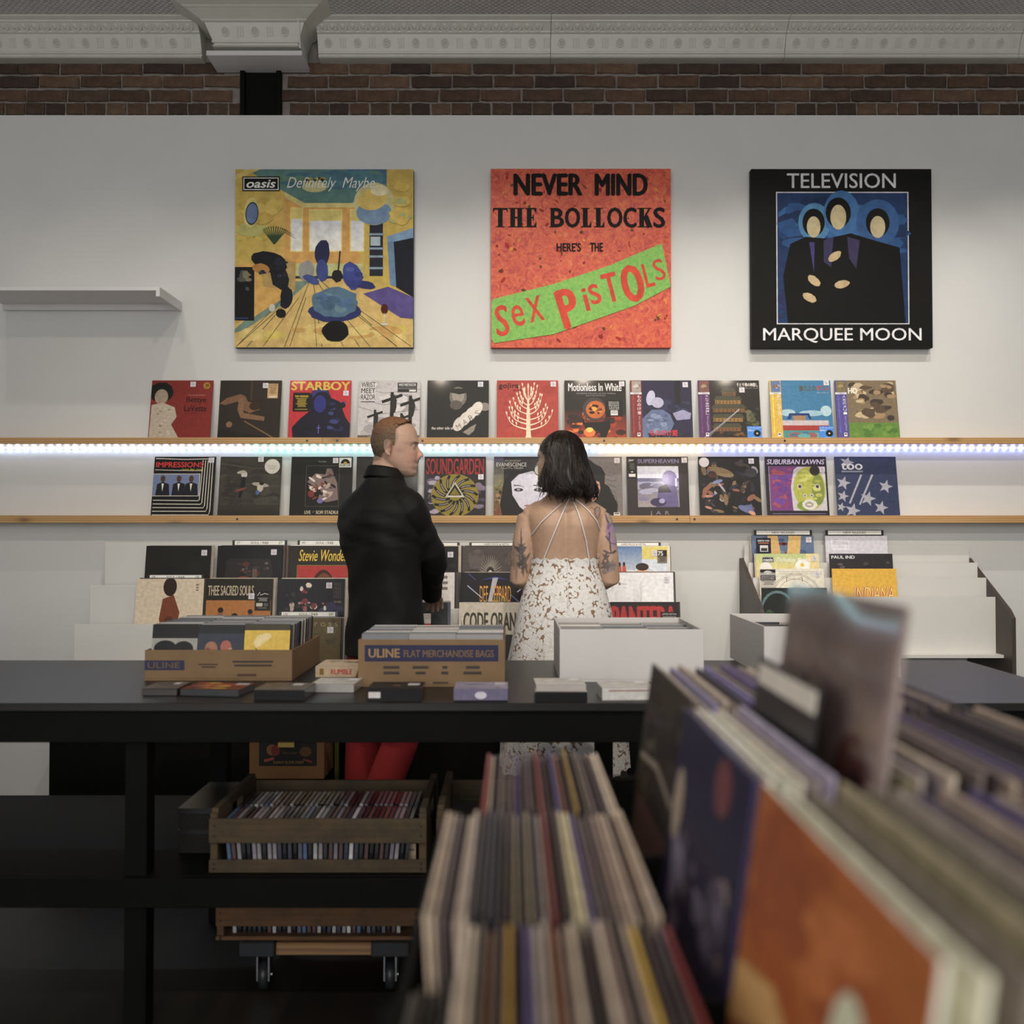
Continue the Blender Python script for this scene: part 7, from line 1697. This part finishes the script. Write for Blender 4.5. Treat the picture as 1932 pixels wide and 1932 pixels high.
def man_col(co, no):
    c = np.tile(np.array([.52, .335, .25]), (len(co), 1))
    M_ = np.array(HMI); p = co @ M_[:3, :3].T + M_[:3, 3]
    hd_ = p[:, 2] > -.14
    x, y, z = np.abs(p[:, 0]), p[:, 1], p[:, 2]
    def blend(mask, colr):
        m_ = np.clip(mask, 0, 1)[:, None] * hd_[:, None]; c[:] = c * (1 - m_) + np.array(colr) * m_
    g2 = lambda a, s_: np.exp(-(a / s_) ** 2)
    blend(0.45 * g2(z + .03, .03) * g2(y - .085, .04), (.56, .25, .20))                       # ruddy nose and cheek
    blend(0.40 * g2(x - .078, .02) * g2(y + .010, .03) * g2(z + .006, .035), (.60, .26, .20))  # ear
    blend(1.0 * g2(z + .054, .0075) * g2(x, .034) * (y > .06), (.36, .12, .10))                # lips
    blend(1.0 * g2(z + .057 - .25 * x, .0034) * g2(x, .034) * (y > .06), (.06, .025, .02))
    blend(0.7 * g2(z + .0565 - .2 * x, .0016) * g2(x - .012, .010) * (y > .07), (.7, .66, .6))
    blend(0.95 * g2(z - .0205, .0035) * g2(x - .032, .016) * (y > .05), (.13, .075, .05))      # brow
    blend(1.0 * g2(z - .004, .004) * g2(x - .031, .0085) * (y > .055), (.05, .035, .03))       # eye
    blend(0.32 * np.clip((-.035 - z) / .03, 0, 1) * np.clip((y + .01) / .03, 0, 1), (.36, .24, .18))           # stubble
    lim = np.interp(z, *zip(*HL)); fade = np.clip((lim + .012 - y) / .016, 0, 1) * (z > -.055)
    blend(0.75 * fade, (.17, .115, .075))
    blend(0.8 * g2(x - .0775, .012) * g2(y + .006, .007) * g2(z + .004, .013), (.25, .10, .08))  # ear hollow, its shade painted in as darker skin
    blend(0.35 * g2(z + .013, .010) * g2(y - .030, .014), (.25, .13, .12))                     # mark on the cheek
    return c
M_SKINM = skin_mat('skin_fair', 0.5)
sculpt(mb, 0.0036, 3, man_col, man, 'body', M_SKINM)

# short hair: a cap over the scalp, longer on top
rs = head_rings(0.0, 80, 60)
def hair_off(p):
    side_ = max(0.0, min(1.0, (p.z - .045) / .05)); return 0.0018 + 0.0085 * side_
hv, hf, hc = [], [], []
rr_ = random.Random(4)
for i, r_ in enumerate(rs):
    for k, p in enumerate(r_):
        c0 = Vector((0, -.005, .02)); dvec = (p - c0).normalized()
        q = p + dvec * (hair_off(p) + rr_.uniform(-.0006, .0008))
        hv.append(HM @ q)
nn_ = len(rs[0])
for i in range(len(rs) - 1):
    for k in range(nn_):
        ids = (i * nn_ + k, i * nn_ + (k + 1) % nn_, (i + 1) * nn_ + (k + 1) % nn_, (i + 1) * nn_ + k)
        p = (rs[i][k] + rs[i + 1][(k + 1) % nn_]) / 2
        lim = float(np.interp(p.z, *zip(*HL))) + 0.004 * math.sin(k * 3.1) * (1 if p.z > .05 else .4)
        if p.z > -.052 and p.y < lim:
            top_ = max(0.0, min(1.0, (p.z - .035) / .05)); u_ = rr_.uniform(.8, 1.2)
            a_, b__ = (.115, .078, .05), (.215, .105, .052)
            hf.append(ids); hc.append(tuple((a_[q] * (1 - top_) + b__[q] * top_) * u_ for q in range(3)) + (1,))
cap_ring = tuple((len(rs) - 1) * nn_ + k for k in range(nn_)); hf.append(cap_ring); hc.append((.2, .1, .05, 1))
hm = MB(); hm.v = [tuple(v) for v in hv]; hm.f = hf; hm.c = hc; hm.mi = [0] * len(hf)
# tufts of longer hair on top
for k in range(420):
    z = rr_.uniform(.070, .112); a_ = rr_.uniform(0, 2 * PI)
    yf = float(np.interp(z, *zip(*H_FRONT))); yb = float(np.interp(z, *zip(*H_BACK))); w_ = float(np.interp(z, *zip(*H_WIDE)))
    p = Vector((w_ * math.cos(a_), (yf + yb) / 2 + (yf - yb) / 2 * math.sin(a_), z))
    if p.y > float(np.interp(p.z, *zip(*HL))): continue
    dvec = (p - Vector((0, -.005, .02))).normalized(); tip = p + dvec * .010 + Vector((rr_.uniform(-.006, .006), .009, .0))
    u_ = rr_.uniform(.55, 1.35)
    hm.tube([HM @ (p + dvec * .004), HM @ (p + dvec * .009 + Vector((0, .005, 0))), HM @ tip], [.0014, .0012, .0004], 4, (.2 * u_, .098 * u_, .05 * u_, 1))
hm.build('hair', attr_mat('short_hair', 0.55, 0.0, 0.3, 220, 0.5, 420, 0.35), man, colors=True, smooth=False)

# black shirt
M_SHIRT = plain('black_cotton', (0.0065, 0.0065, 0.006), 0.7, 0.15, 14, 0.35, 16, spec=0.25)
mb = MB()
rings = []
for z, c, hw, hd in smooth_tab(TOR, 40):
    if z > 1.575: continue
    ring = oval(ctr(c, z), rv, fv, hw, hd, 48)
    out = []
    for k, p in enumerate(ring):
        dv = (p - ctr(c, z)).normalized(); a_ = 2 * PI * k / 48
        w_ = .0035 * math.sin(z * 38 + 3 * math.sin(a_ * 2)) * (0.4 + 0.6 * (math.sin(a_) < 0)) + .003 * math.sin(a_ * 5 + z * 14)
        if 1.28 < z < 1.42: w_ += .003 * math.sin(z * 90 + a_ * 4)
        out.append(p + dv * w_)
    rings.append(out)
mb.rings(rings)
for sh, el, wr, s_ in ((R_SH, R_EL, R_WR, 1), (L_SH, L_EL, L_WR, -1)):
    top = sh + rv * (-.045 * s_) + Vector((0, 0, .012))
    n_ = 26; pts, rad = [], []
    P4 = [top, sh, sh.lerp(el, .5), el + Vector((.012, -.008, -.004)), el.lerp(wr, .5), wr - (wr - el).normalized() * .012]
    R4 = [.075, .071, .060, .056, .047, .040]
    for i in range(n_ + 1):
        u = i / n_ * (len(P4) - 1); j = min(int(u), len(P4) - 2); f_ = u - j
        f2 = f_
        pts.append(P4[j].lerp(P4[j + 1], f2)); rad.append(R4[j] + (R4[j + 1] - R4[j]) * f2 + .0028 * math.sin(i * 1.9) * (1 if 8 < i < 25 else .3))
    # soften the elbow
    for _ in range(3): pts = [pts[0]] + [(pts[i - 1] + pts[i] * 2 + pts[i + 1]) / 4 for i in range(1, n_)] + [pts[-1]]
    mb.tube(pts, rad, 20)
shirt = sculpt(mb, 0.0052, 3, None, man, 'shirt', M_SHIRT)
# collar: a folded band round the neck
mb = MB(); ns = 40
prof = [(.059, -.020), (.0605, .012), (.061, .030), (.0635, .033), (.069, .022), (.079, -.004), (.081, -.012), (.077, -.011)]
rings = []
for k in range(ns + 1):
    a = -PI * 0.90 + 2 * PI * 0.90 * k / ns        # open at the throat
    d = rv * math.sin(a) - fv * math.cos(a)
    drop = -.022 * (1 - math.cos(a)) / 2
    base_ = Vector((-.008, .008, 1.580))
    rings.append([base_ + d * (r_ * (1.0 + .06 * abs(math.sin(a)))) + Vector((0, 0, h_ + drop)) for r_, h_ in prof])
mb.rings(rings, True)
mb.build('collar', M_SHIRT, shirt, smooth=True)
for el, wr in ((R_EL, R_WR), (L_EL, L_WR)):
    d = (wr - el).normalized(); c0 = wr - d * .045; mb = MB()
    mb.tube([c0, c0 + d * .004, c0 + d * .05, c0 + d * .052], [.040, .0425, .0425, .038], 20); mb.build('cuff', M_SHIRT, shirt, smooth=True)
# red trousers
M_RED = plain('red_cotton', (0.36, 0.022, 0.026), 0.75, 0.12, 10, 0.3, 14)
mb = MB()
mb.rings([oval(ctr(0, z), rv, fv, hw, hd) for z, hw, hd in ((.78, .15, .115), (.84, .17, .128), (.90, .176, .130), (.97, .166, .120))])
for h_, k_, a_ in zip(HIP, KNE, ANK):
    mb.tube([h_ + Vector((0, 0, .03)), h_.lerp(k_, .5), k_, k_.lerp(a_, .3), k_.lerp(a_, .7), a_ + Vector((0, 0, -.02))], [.105, .092, .071, .070, .064, .060], 20)
sculpt(mb, 0.007, 3, None, man, 'trousers', M_RED)
for a_ in ANK:
    mb = MB(); d = Vector((.85, .53, 0)); s_ = Vector((.53, -.85, 0)); rings = []
    for u, hw, z1 in ((-.085, .020, .05), (-.07, .036, .085), (-.02, .040, .10), (.04, .044, .085), (.10, .050, .055), (.16, .046, .042), (.20, .028, .030)):
        c0 = a_ + d * u; rings.append([Vector((c0.x, c0.y, 0)) + s_ * (hw * sup(math.cos(2 * PI * k / 16), .8)) + Vector((0, 0, z1 / 2 + z1 / 2 * sup(math.sin(2 * PI * k / 16), .7))) for k in range(16)])
    mb.rings(rings); mb.build('shoe', M_BLACKPL, man, smooth=True)
mb = MB(); mb.rings([oval(ctr(0, z), rv, fv, .172, .126) for z in (.955, .985)]); mb.build('belt', M_BLACKPL, man)
put(man, 'man in a black shirt and red trousers, face in profile, one hand on the records', 'person')

# ---------- the woman, seen from behind, head turned to the left
WX, WY = 0.208, 3.95
wom = empty('person', (WX, WY, 0))
X_, Y_ = Vector((1, 0, 0)), Vector((0, 1, 0))
WT_ = [(.88, .0, .165, .125), (.95, .0, .175, .13), (1.05, 0, .160, .120), (1.14, 0, .138, .105), (1.20, 0, .126, .098), (1.26, 0, .131, .100), (1.33, -.004, .141, .104), (1.385, -.008, .150, .102), (1.42, -.010, .152, .090), (1.445, -.008, .138, .078), (1.465, -.004, .112, .068), (1.482, .0, .086, .061), (1.50, .004, .064, .055), (1.53, .006, .052, .050)]
HW_ = Matrix.Translation((-.014, .022, 1.632)) @ Matrix.Rotation(math.radians(68), 4, 'Z') @ Matrix.Scale(0.985, 4)
mb = MB(); add_head(mb, HW_)
mb.tube([HW_ @ Vector((0, -.018, -.03)), Vector((0, .010, 1.55)), Vector((0, .004, 1.49)), Vector((0, 0, 1.45))], [.050, .048, .055, .065], 18)
rings = []
for z, c, hw, hd in smooth_tab(WT_, 34):
    ring = oval((0, c, z), X_, Y_, hw, hd, 56, 0.86); out = []
    for p in ring:
        q = Vector(p)
        if q.y < 0:                                            # spine groove and shoulder blades
            q.y += .010 * math.exp(-(q.x / .016) ** 2) * (1 if z < 1.44 else .4)
            q.y -= .009 * math.exp(-((abs(q.x) - .075) / .035) ** 2 - ((z - 1.375) / .05) ** 2)
        out.append(q)
    rings.append(out)
mb.rings(rings)
ARM = []
for s in (-1, 1):
    sh, el, wr = Vector((s * .146, -.004, 1.398)), Vector((s * .178 + (.004 if s > 0 else -.002), -.012, 1.165)), Vector((s * .085, .21, 1.115))
    mb.tube([(s * .05, 0, 1.455), (s * .10, -.004, 1.436), (s * .140, -.004, 1.403)], [.030, .038, .044], 16)
    mb.tube([sh - Vector((s * .03, 0, -.012)), sh, sh.lerp(el, .3), sh.lerp(el, .7), el, el.lerp(wr, .3), wr], [.036, .044, .0475, .044, .038, .039, .024], 16)
    add_hand(mb, wr, (-s * .5, .8, .1), (s * .1, -.1, .95), s, 0.5, s=0.92)
    hip, kn, an = Vector((s * .085, 0, .90)), Vector((s * .075, .01, .48)), Vector((s * .07, .0, .09))
    mb.tube([hip, hip.lerp(kn, .5), kn, kn.lerp(an, .3), an], [.090, .072, .050, .052, .030], 16)
    mb.ball(an + Vector((0, .06, -.05)), (.038, .10, .036)); ARM.append((sh, el, wr))
TAT = []
def wom_col(co, no):
    skin = np.array([.47, .305, .212]); c = np.tile(skin, (len(co), 1)); x, y, z = co[:, 0], co[:, 1], co[:, 2]
    P2 = np.stack([x, z], 1); rr = np.random.RandomState(3)
    def ink(mask, colr, a=0.85):
        m_ = (np.clip(mask, 0, 1) * a)[:, None]; c[:] = c * (1 - m_) + np.array(colr) * m_
    def pxz(px_, py_): return ((px_ - 966) / 475.5 - WX, CAMZ + (1003 - py_) / 475.5)
    back = (no[:, 1] < 0.35)
    def stroke(pts, wd, colr, a=0.85, sel=None):
        q = [pxz(*p) for p in pts]; d = np.full(len(co), 9.0)
        for u, v in zip(q[:-1], q[1:]): d = np.minimum(d, seg_dist(P2, u, v))
        ink((d < wd / 475.5) * (back if sel is None else sel), colr, a)
    def patch(px_, py_, rx, ry, colr, a=0.7, rag=0.25):
        u, v = pxz(px_, py_); dx, dz = (x - u) * 475.5 / rx, (z - v) * 475.5 / ry
        an = np.arctan2(dz, dx); rd = np.hypot(dx, dz) * (1 + rag * np.sin(an * 5 + px_) * .5 + rag * np.sin(an * 9 + py_) * .3)
        ink(np.clip((1.05 - rd) * 6, 0, 1) * back, colr, a)
    INK, PUR, GRN = (.055, .05, .06), (.30, .20, .36), (.38, .34, .14)
    ra = (x > .125)
    # right arm: lilac lantern, stems, anchor-like bar, dark rose near the elbow
    patch(1152, 985, 8, 34, PUR, .75); patch(1155, 1010, 8, 26, (.34, .25, .42), .7); patch(1145, 1000, 4, 20, (.24, .15, .32), .6); patch(1150, 978, 5, 9, GRN, .7); patch(1158, 1010, 4, 8, GRN, .6)
    stroke([(1141, 972), (1143, 981), (1146, 986)], 1.3, INK); stroke([(1147, 962), (1149, 972)], 1.0, INK); stroke([(1146, 990), (1144, 998), (1153, 987), (1157, 993)], 1.2, (.14, .1, .18)); stroke([(1141, 1012), (1148, 1022), (1150, 1040)], 1.5, INK); stroke([(1148, 1005), (1147, 1018)], 1.3, INK); stroke([(1138, 1039), (1146, 1043), (1153, 1043), (1159, 1039)], 2.0, (.05, .045, .08)); stroke([(1150, 1024), (1159, 1027), (1162, 1022)], 1.0, INK, .6)
    patch(1141, 1050, 5, 7, INK, .85, .6); patch(1142, 1066, 9, 9, (.10, .095, .10), .85, .5); patch(1153, 1067, 7, 10, (.20, .18, .20), .7, .4); patch(1139, 1078, 5, 5, (.16, .14, .15), .7); stroke([(1136, 1072), (1146, 1079), (1156, 1074)], 1.0, (.3, .27, .28), .8)
    # back: two hearts
    for dx, wd in ((0, .8),):
        stroke([(1110, 960), (1114, 958), (1119, 963)], .8, INK, .6); stroke([(1120, 962), (1124, 957), (1129, 958), (1131, 964), (1128, 973), (1125, 980)], 1.0, INK, .75); stroke([(1120, 962), (1119, 969), (1123, 977)], 1.2, INK, .75); stroke([(1124, 964), (1127, 962), (1127, 969), (1125, 973)], .9, (.3, .12, .13), .6)
        patch(1122, 968, 2.5, 6, (.2, .17, .2), .5)
    # left arm: dark fern from the elbow up, fainter shading at the shoulder
    patch(974, 1055, 9, 26, (.13, .11, .10), .55, .5); patch(983, 1040, 6, 20, (.05, .045, .045), .8, .7); patch(988, 1062, 7, 18, (.05, .045, .045), .75, .7); patch(971, 980, 3, 16, (.2, .15, .14), .5, .5)
    for k in range(7): stroke([(984, 1030 + 7 * k), (978 - (k % 2) * 3, 1026 + 7 * k)], 1.2, INK, .7); stroke([(984, 1030 + 7 * k), (990, 1025 + 7 * k)], 1.2, INK, .7)
    stroke([(984, 1015), (984, 1080)], 1.0, INK, .7)
    # lips and eyes on the turned-away face
    M_ = np.array(HW_.inverted()); p = co @ M_[:3, :3].T + M_[:3, 3]; g2 = lambda a, s_: np.exp(-(a / s_) ** 2); hd_ = (p[:, 2] > -.12) * (p[:, 1] > .055)
    ink(g2(p[:, 2] + .054, .006) * g2(p[:, 0], .028) * hd_, (.40, .10, .10), .8); ink(g2(p[:, 2] - .004, .005) * g2(np.abs(p[:, 0]) - .031, .010) * hd_, (.05, .035, .03), 1); ink(g2(p[:, 2] - .021, .004) * g2(np.abs(p[:, 0]) - .032, .017) * hd_, (.05, .035, .03), .9)
    return c
sculpt(mb, 0.003, 26, wom_col, wom, 'body', skin_mat('skin_warm', 0.45))

# lace dress
m, nt, b = base('white_lace')
tc = N(nt, 'ShaderNodeTexCoord')
wn = noise(nt, 14, 3, 0.5, vec=tc.outputs['Object'])
dv = N(nt, 'ShaderNodeVectorMath', operation='MULTIPLY_ADD'); nt.links.new(wn.outputs['Color'], dv.inputs[0]); dv.inputs[1].default_value = (.02, .02, .02); nt.links.new(tc.outputs['Object'], dv.inputs[2])
v1 = N(nt, 'ShaderNodeTexVoronoi', feature='DISTANCE_TO_EDGE'); v1.inputs['Scale'].default_value = 58; nt.links.new(dv.outputs[0], v1.inputs['Vector'])
v2 = N(nt, 'ShaderNodeTexVoronoi', feature='F1'); v2.inputs['Scale'].default_value = 78; nt.links.new(dv.outputs[0], v2.inputs['Vector'])
n2 = noise(nt, 26, 2, 0.5, vec=tc.outputs['Object'])
hole = ramp(nt, [(0.0, 0.0), (0.58, 0.0), (0.63, 1.0)]); nt.links.new(v2.outputs['Distance'], hole.inputs[0])
pat = ramp(nt, [(0.49, 0.0), (0.53, 1.0)]); nt.links.new(n2.outputs['Fac'], pat.inputs[0])
mu = N(nt, 'ShaderNodeMath', operation='MULTIPLY'); nt.links.new(hole.outputs[0], mu.inputs[0]); nt.links.new(pat.outputs[0], mu.inputs[1])
thr = ramp(nt, [(0.0, (.68, .66, .63, 1)), (0.25, (.76, .75, .73, 1)), (0.5, (.80, .79, .775, 1)), (0.8, (.66, .63, .59, 1))]); nt.links.new(v2.outputs['Distance'], thr.inputs[0])
mx = N(nt, 'ShaderNodeMix', data_type='RGBA'); nt.links.new(mu.outputs[0], mx.inputs[0]); nt.links.new(thr.outputs[0], mx.inputs[6]); mx.inputs[7].default_value = (.27, .17, .105, 1)
nt.links.new(mx.outputs[2], b.inputs['Base Color']); b.inputs['Roughness'].default_value = 0.8
rd = ramp(nt, [(0.0, 0.3), (0.30, 0.55), (0.42, 1.0), (0.52, 0.75), (0.65, 0.0)]); nt.links.new(v2.outputs['Distance'], rd.inputs[0])
fn = noise(nt, 420, 2, .5, vec=tc.outputs['Object']); ma = N(nt, 'ShaderNodeMath', operation='MULTIPLY_ADD'); nt.links.new(fn.outputs['Fac'], ma.inputs[0]); ma.inputs[1].default_value = .5; nt.links.new(rd.outputs[0], ma.inputs[2])
bump(nt, b, ma.outputs[0], 0.3, 0.004)
M_LACE = m
DR = [(.42, .0, .250, .235), (.55, .0, .246, .228), (.70, 0, .238, .212), (.83, 0, .224, .190), (.95, 0, .203, .165), (1.05, 0, .183, .146), (1.12, 0, .164, .130), (1.18, 0, .143, .115), (1.215, 0, .134, .108), (1.245, 0, .136, .108)]
rings = []; ND = 120
tabD = smooth_tab(DR, 60)
for z, c, hw, hd in tabD:
    ring = []
    am = max(0.0, (1.02 - z)) * 0.085
    for k in range(ND):
        a = 2 * PI * k / ND
        fold = 1 + am * (math.sin(a * 9 + .6 * math.sin(z * 4)) + .5 * math.sin(a * 14 + 1.3 + z * 3))
        ring.append(Vector((hw * math.cos(a) * fold, hd * math.sin(a) * fold, z + (.0035 * math.cos(a * 20) if z > 1.24 else 0) - (.004 * math.cos(a * 40) if z < .43 else 0))))
    rings.append(ring)
mb = MB(); mb.rings(rings, False)
dress = mb.build('dress', M_LACE, wom, smooth=True)
# bodice that rises at the sides and over the chest
rings = []; nj = 14
for j in range(nj + 1):
    ring = []
    for k in range(ND + 1):
        a = -PI * .14 + (PI * 1.28) * k / ND            # from the right side round the front to the left
        up_ = max(0.0, min(1.0, (min(k, ND - k) / ND) * 4.5)); up_ = up_ * up_ * (3 - 2 * up_)
        ztop = 1.262 + .17 * up_ + .004 * math.cos(k * 1.2)
        z = 1.225 + (ztop - 1.225) * j / nj; c, hw, hd = interp(WT_, z)
        bust = .045 * math.exp(-((z - 1.33) / .05) ** 2) * max(0, math.sin(a))
        ring.append(Vector(((hw + .007) * sup(math.cos(a), .86), c + (hd + .007 + bust) * sup(math.sin(a), .86), z)))
    rings.append(ring)
mb = MB(); mb.rings(rings, False, closed=False); mb.build('bodice', M_LACE, dress, smooth=True)
MB().tube([(.006, -.1085, 1.238), (.006, -.1185, 1.17), (.006, -.152, 1.06)], .0022, 6).build('zip', M_WHITEP, dress)
M_STRAP = plain('white_satin_strap', (.78, .76, .77), .4, .03)
def back_y(x, z):
    c, hw, hd = interp(WT_, z); t = min(.999, abs(x) / hw); e = 0.86
    y = c - hd * (1 - t ** (2 / e)) ** (e / 2)
    return y + .010 * math.exp(-(x / .016) ** 2) - .009 * math.exp(-((abs(x) - .075) / .035) ** 2 - ((z - 1.375) / .05) ** 2) - .0045
def P2w(px_, py_): return ((px_ - 966) / 485.0 - WX + .002, CAMZ + (1003 - py_) / 485.0)
for q in (((1076, 934), (1045, 962), (1020, 985), (1003, 1008), (992, 1018)), ((1076, 934), (1058, 972), (1040, 1015), (1021, 1064)), ((1077, 934), (1090, 970), (1104, 1020), (1112, 1064)), ((1077, 934), (1108, 962), (1126, 985), (1137, 1012), (1139, 1018))):
    pts = []
    for (a0, b0), (a1, b1) in zip(q[:-1], q[1:]):
        for f_ in (0, .25, .5, .75): x, z = P2w(a0 + (a1 - a0) * f_, b0 + (b1 - b0) * f_); pts.append((x, back_y(x, z), z))
    x, z = P2w(*q[-1]); x = max(-.146, min(.146, x)); pts.append((x, back_y(x, z), z))
    MB().tube(pts, [(.0026, .0021)] * len(pts), 8).build('strap', M_STRAP, dress, smooth=True)
x, z = P2w(1076, 934); MB().ball((x, back_y(x, z) - .001, z), (.006, .005, .007)).build('strap_knot', M_STRAP, dress, smooth=True)

# dark wavy hair to the shoulders
HS = [(1.435, .098, .066, -.050), (1.462, .114, .076, -.042), (1.48, .121, .088, -.036), (1.50, .127, .100, -.030), (1.54, .124, .108, -.020), (1.58, .116, .110, -.008), (1.62, .106, .110, .004), (1.66, .101, .110, .010), (1.69, .092, .104, .014), (1.715, .078, .090, .016), (1.735, .058, .068, .018), (1.748, .034, .040, .018), (1.754, .010, .012, .018)]
FD = HW_.to_3x3() @ Vector((0, 1, 0)); FD = Vector((FD.x, FD.y)).normalized()
def shell(a, z, k=1.0):
    hw, hd, cy = interp(HS, z); return Vector((hw * k * math.cos(a) - .008, cy + hd * k * math.sin(a), z))
def face_side(a): return math.cos(a) * FD.x + math.sin(a) * FD.y
rings = []; zs = [1.502 + (1.754 - 1.502) * i / 40 for i in range(41)]; NH = 72
hm = MB()
for i, z in enumerate(zs):
    rings.append([shell(2 * PI * k / NH, z, 0.94) + Vector((.002 * math.sin(k * 2.3 + z * 60), .002 * math.sin(k * 1.7 + z * 50), 0)) for k in range(NH)])
v = [p for r_ in rings for p in r_]; f = []
for i in range(len(rings) - 1):
    for k in range(NH):
        a = 2 * PI * (k + .5) / NH; z = zs[i]
        if face_side(a) > (.40 if z < 1.645 else .40 + (z - 1.645) * 16): continue
        f.append((i * NH + k, i * NH + (k + 1) % NH, (i + 1) * NH + (k + 1) % NH, (i + 1) * NH + k))
f.append(tuple((len(rings) - 1) * NH + k for k in range(NH)))
hm.add(v, f, (.012, .009, .008, 1))
rr_ = random.Random(12)
clumps = [(rr_.uniform(0, 2 * PI), rr_.uniform(0, 6.28), rr_.uniform(.08, .22), rr_.uniform(-.3, .3), rr_.uniform(1.448, 1.505), rr_.uniform(.98, 1.07)) for _ in range(90)]
for k in range(2600):
    a0, ph, wv, tw, ze, kc = clumps[k % len(clumps)]
    a = a0 + rr_.gauss(0, .07); ph += rr_.gauss(0, .35); wv *= rr_.uniform(.7, 1.3)
    if face_side(a) > .62: continue
    z0 = rr_.uniform(1.62, 1.753)
    if face_side(a) > .36: z0 = max(z0, 1.70); tw = math.copysign(abs(tw) + .9, math.sin(a - math.atan2(FD.y, FD.x))); z1 = ze + rr_.uniform(-.012, .03)
    kk = kc * rr_.uniform(.94, 1.01); pts, rad = [], []
    for i in range(15):
        t_ = i / 14; z = z0 + (z1 - z0) * t_; grow = max(0.0, (1.66 - z) / .2) ** 1.3
        aa = a + tw * t_ + wv * grow * math.sin(ph + (1.75 - z) * 42)
        kr = (.955 + (kk - .955) * min(1, grow * 1.4)) * (1 + .11 * grow * math.sin(ph * 1.7 + (1.75 - z) * 36))
        pts.append(shell(aa, z, kr)); rad.append(.0021 - .0014 * t_)
    u_ = rr_.random(); cc = (.009, .007, .0063, 1) if u_ < .6 else ((.018, .012, .010, 1) if u_ < .85 else (.042, .024, .016, 1))
    hm.tube(pts, rad, 3, cc)
hair = hm.build('hair', attr_mat('dark_hair', 0.42, 0.0, 0.3, 120, 0.0, 260, 0.4), wom, colors=True, smooth=True)
# big round earring seen face on, below the left ear
x, z = (1019.5 - 966) / 480 - WX, CAMZ + (1003 - 885) / 480.0
mb = MB(); mb.cyl((x, .022, z), (x, .019, z), .0215, 28); er = mb.build('earring', plain('pearl_disc', (.62, .60, .54), .3, .1, 40), wom)
mb = MB(); mb.tube([(x + .0225 * math.cos(2 * PI * k / 28), .0195, z + .0225 * math.sin(2 * PI * k / 28)) for k in range(29)], .0018, 6); mb.build('earring_rim', M_BLACKPL, er)
for s in (-1, 1):
    mb = MB(); rings = []
    for u, hw, z1 in ((-.05, .024, .07), (-.03, .032, .09), (.03, .036, .075), (.09, .042, .05), (.14, .036, .04), (.17, .018, .03)):
        rings.append([(s * .07 + hw * sup(math.cos(2 * PI * k / 14), .8), u, z1 / 2 + z1 / 2 * sup(math.sin(2 * PI * k / 14), .7)) for k in range(14)])
    mb.rings(rings); mb.build('shoe', M_WHITEP, wom, smooth=True)
put(wom, 'woman with dark hair in a backless white lace dress, seen from behind', 'person')
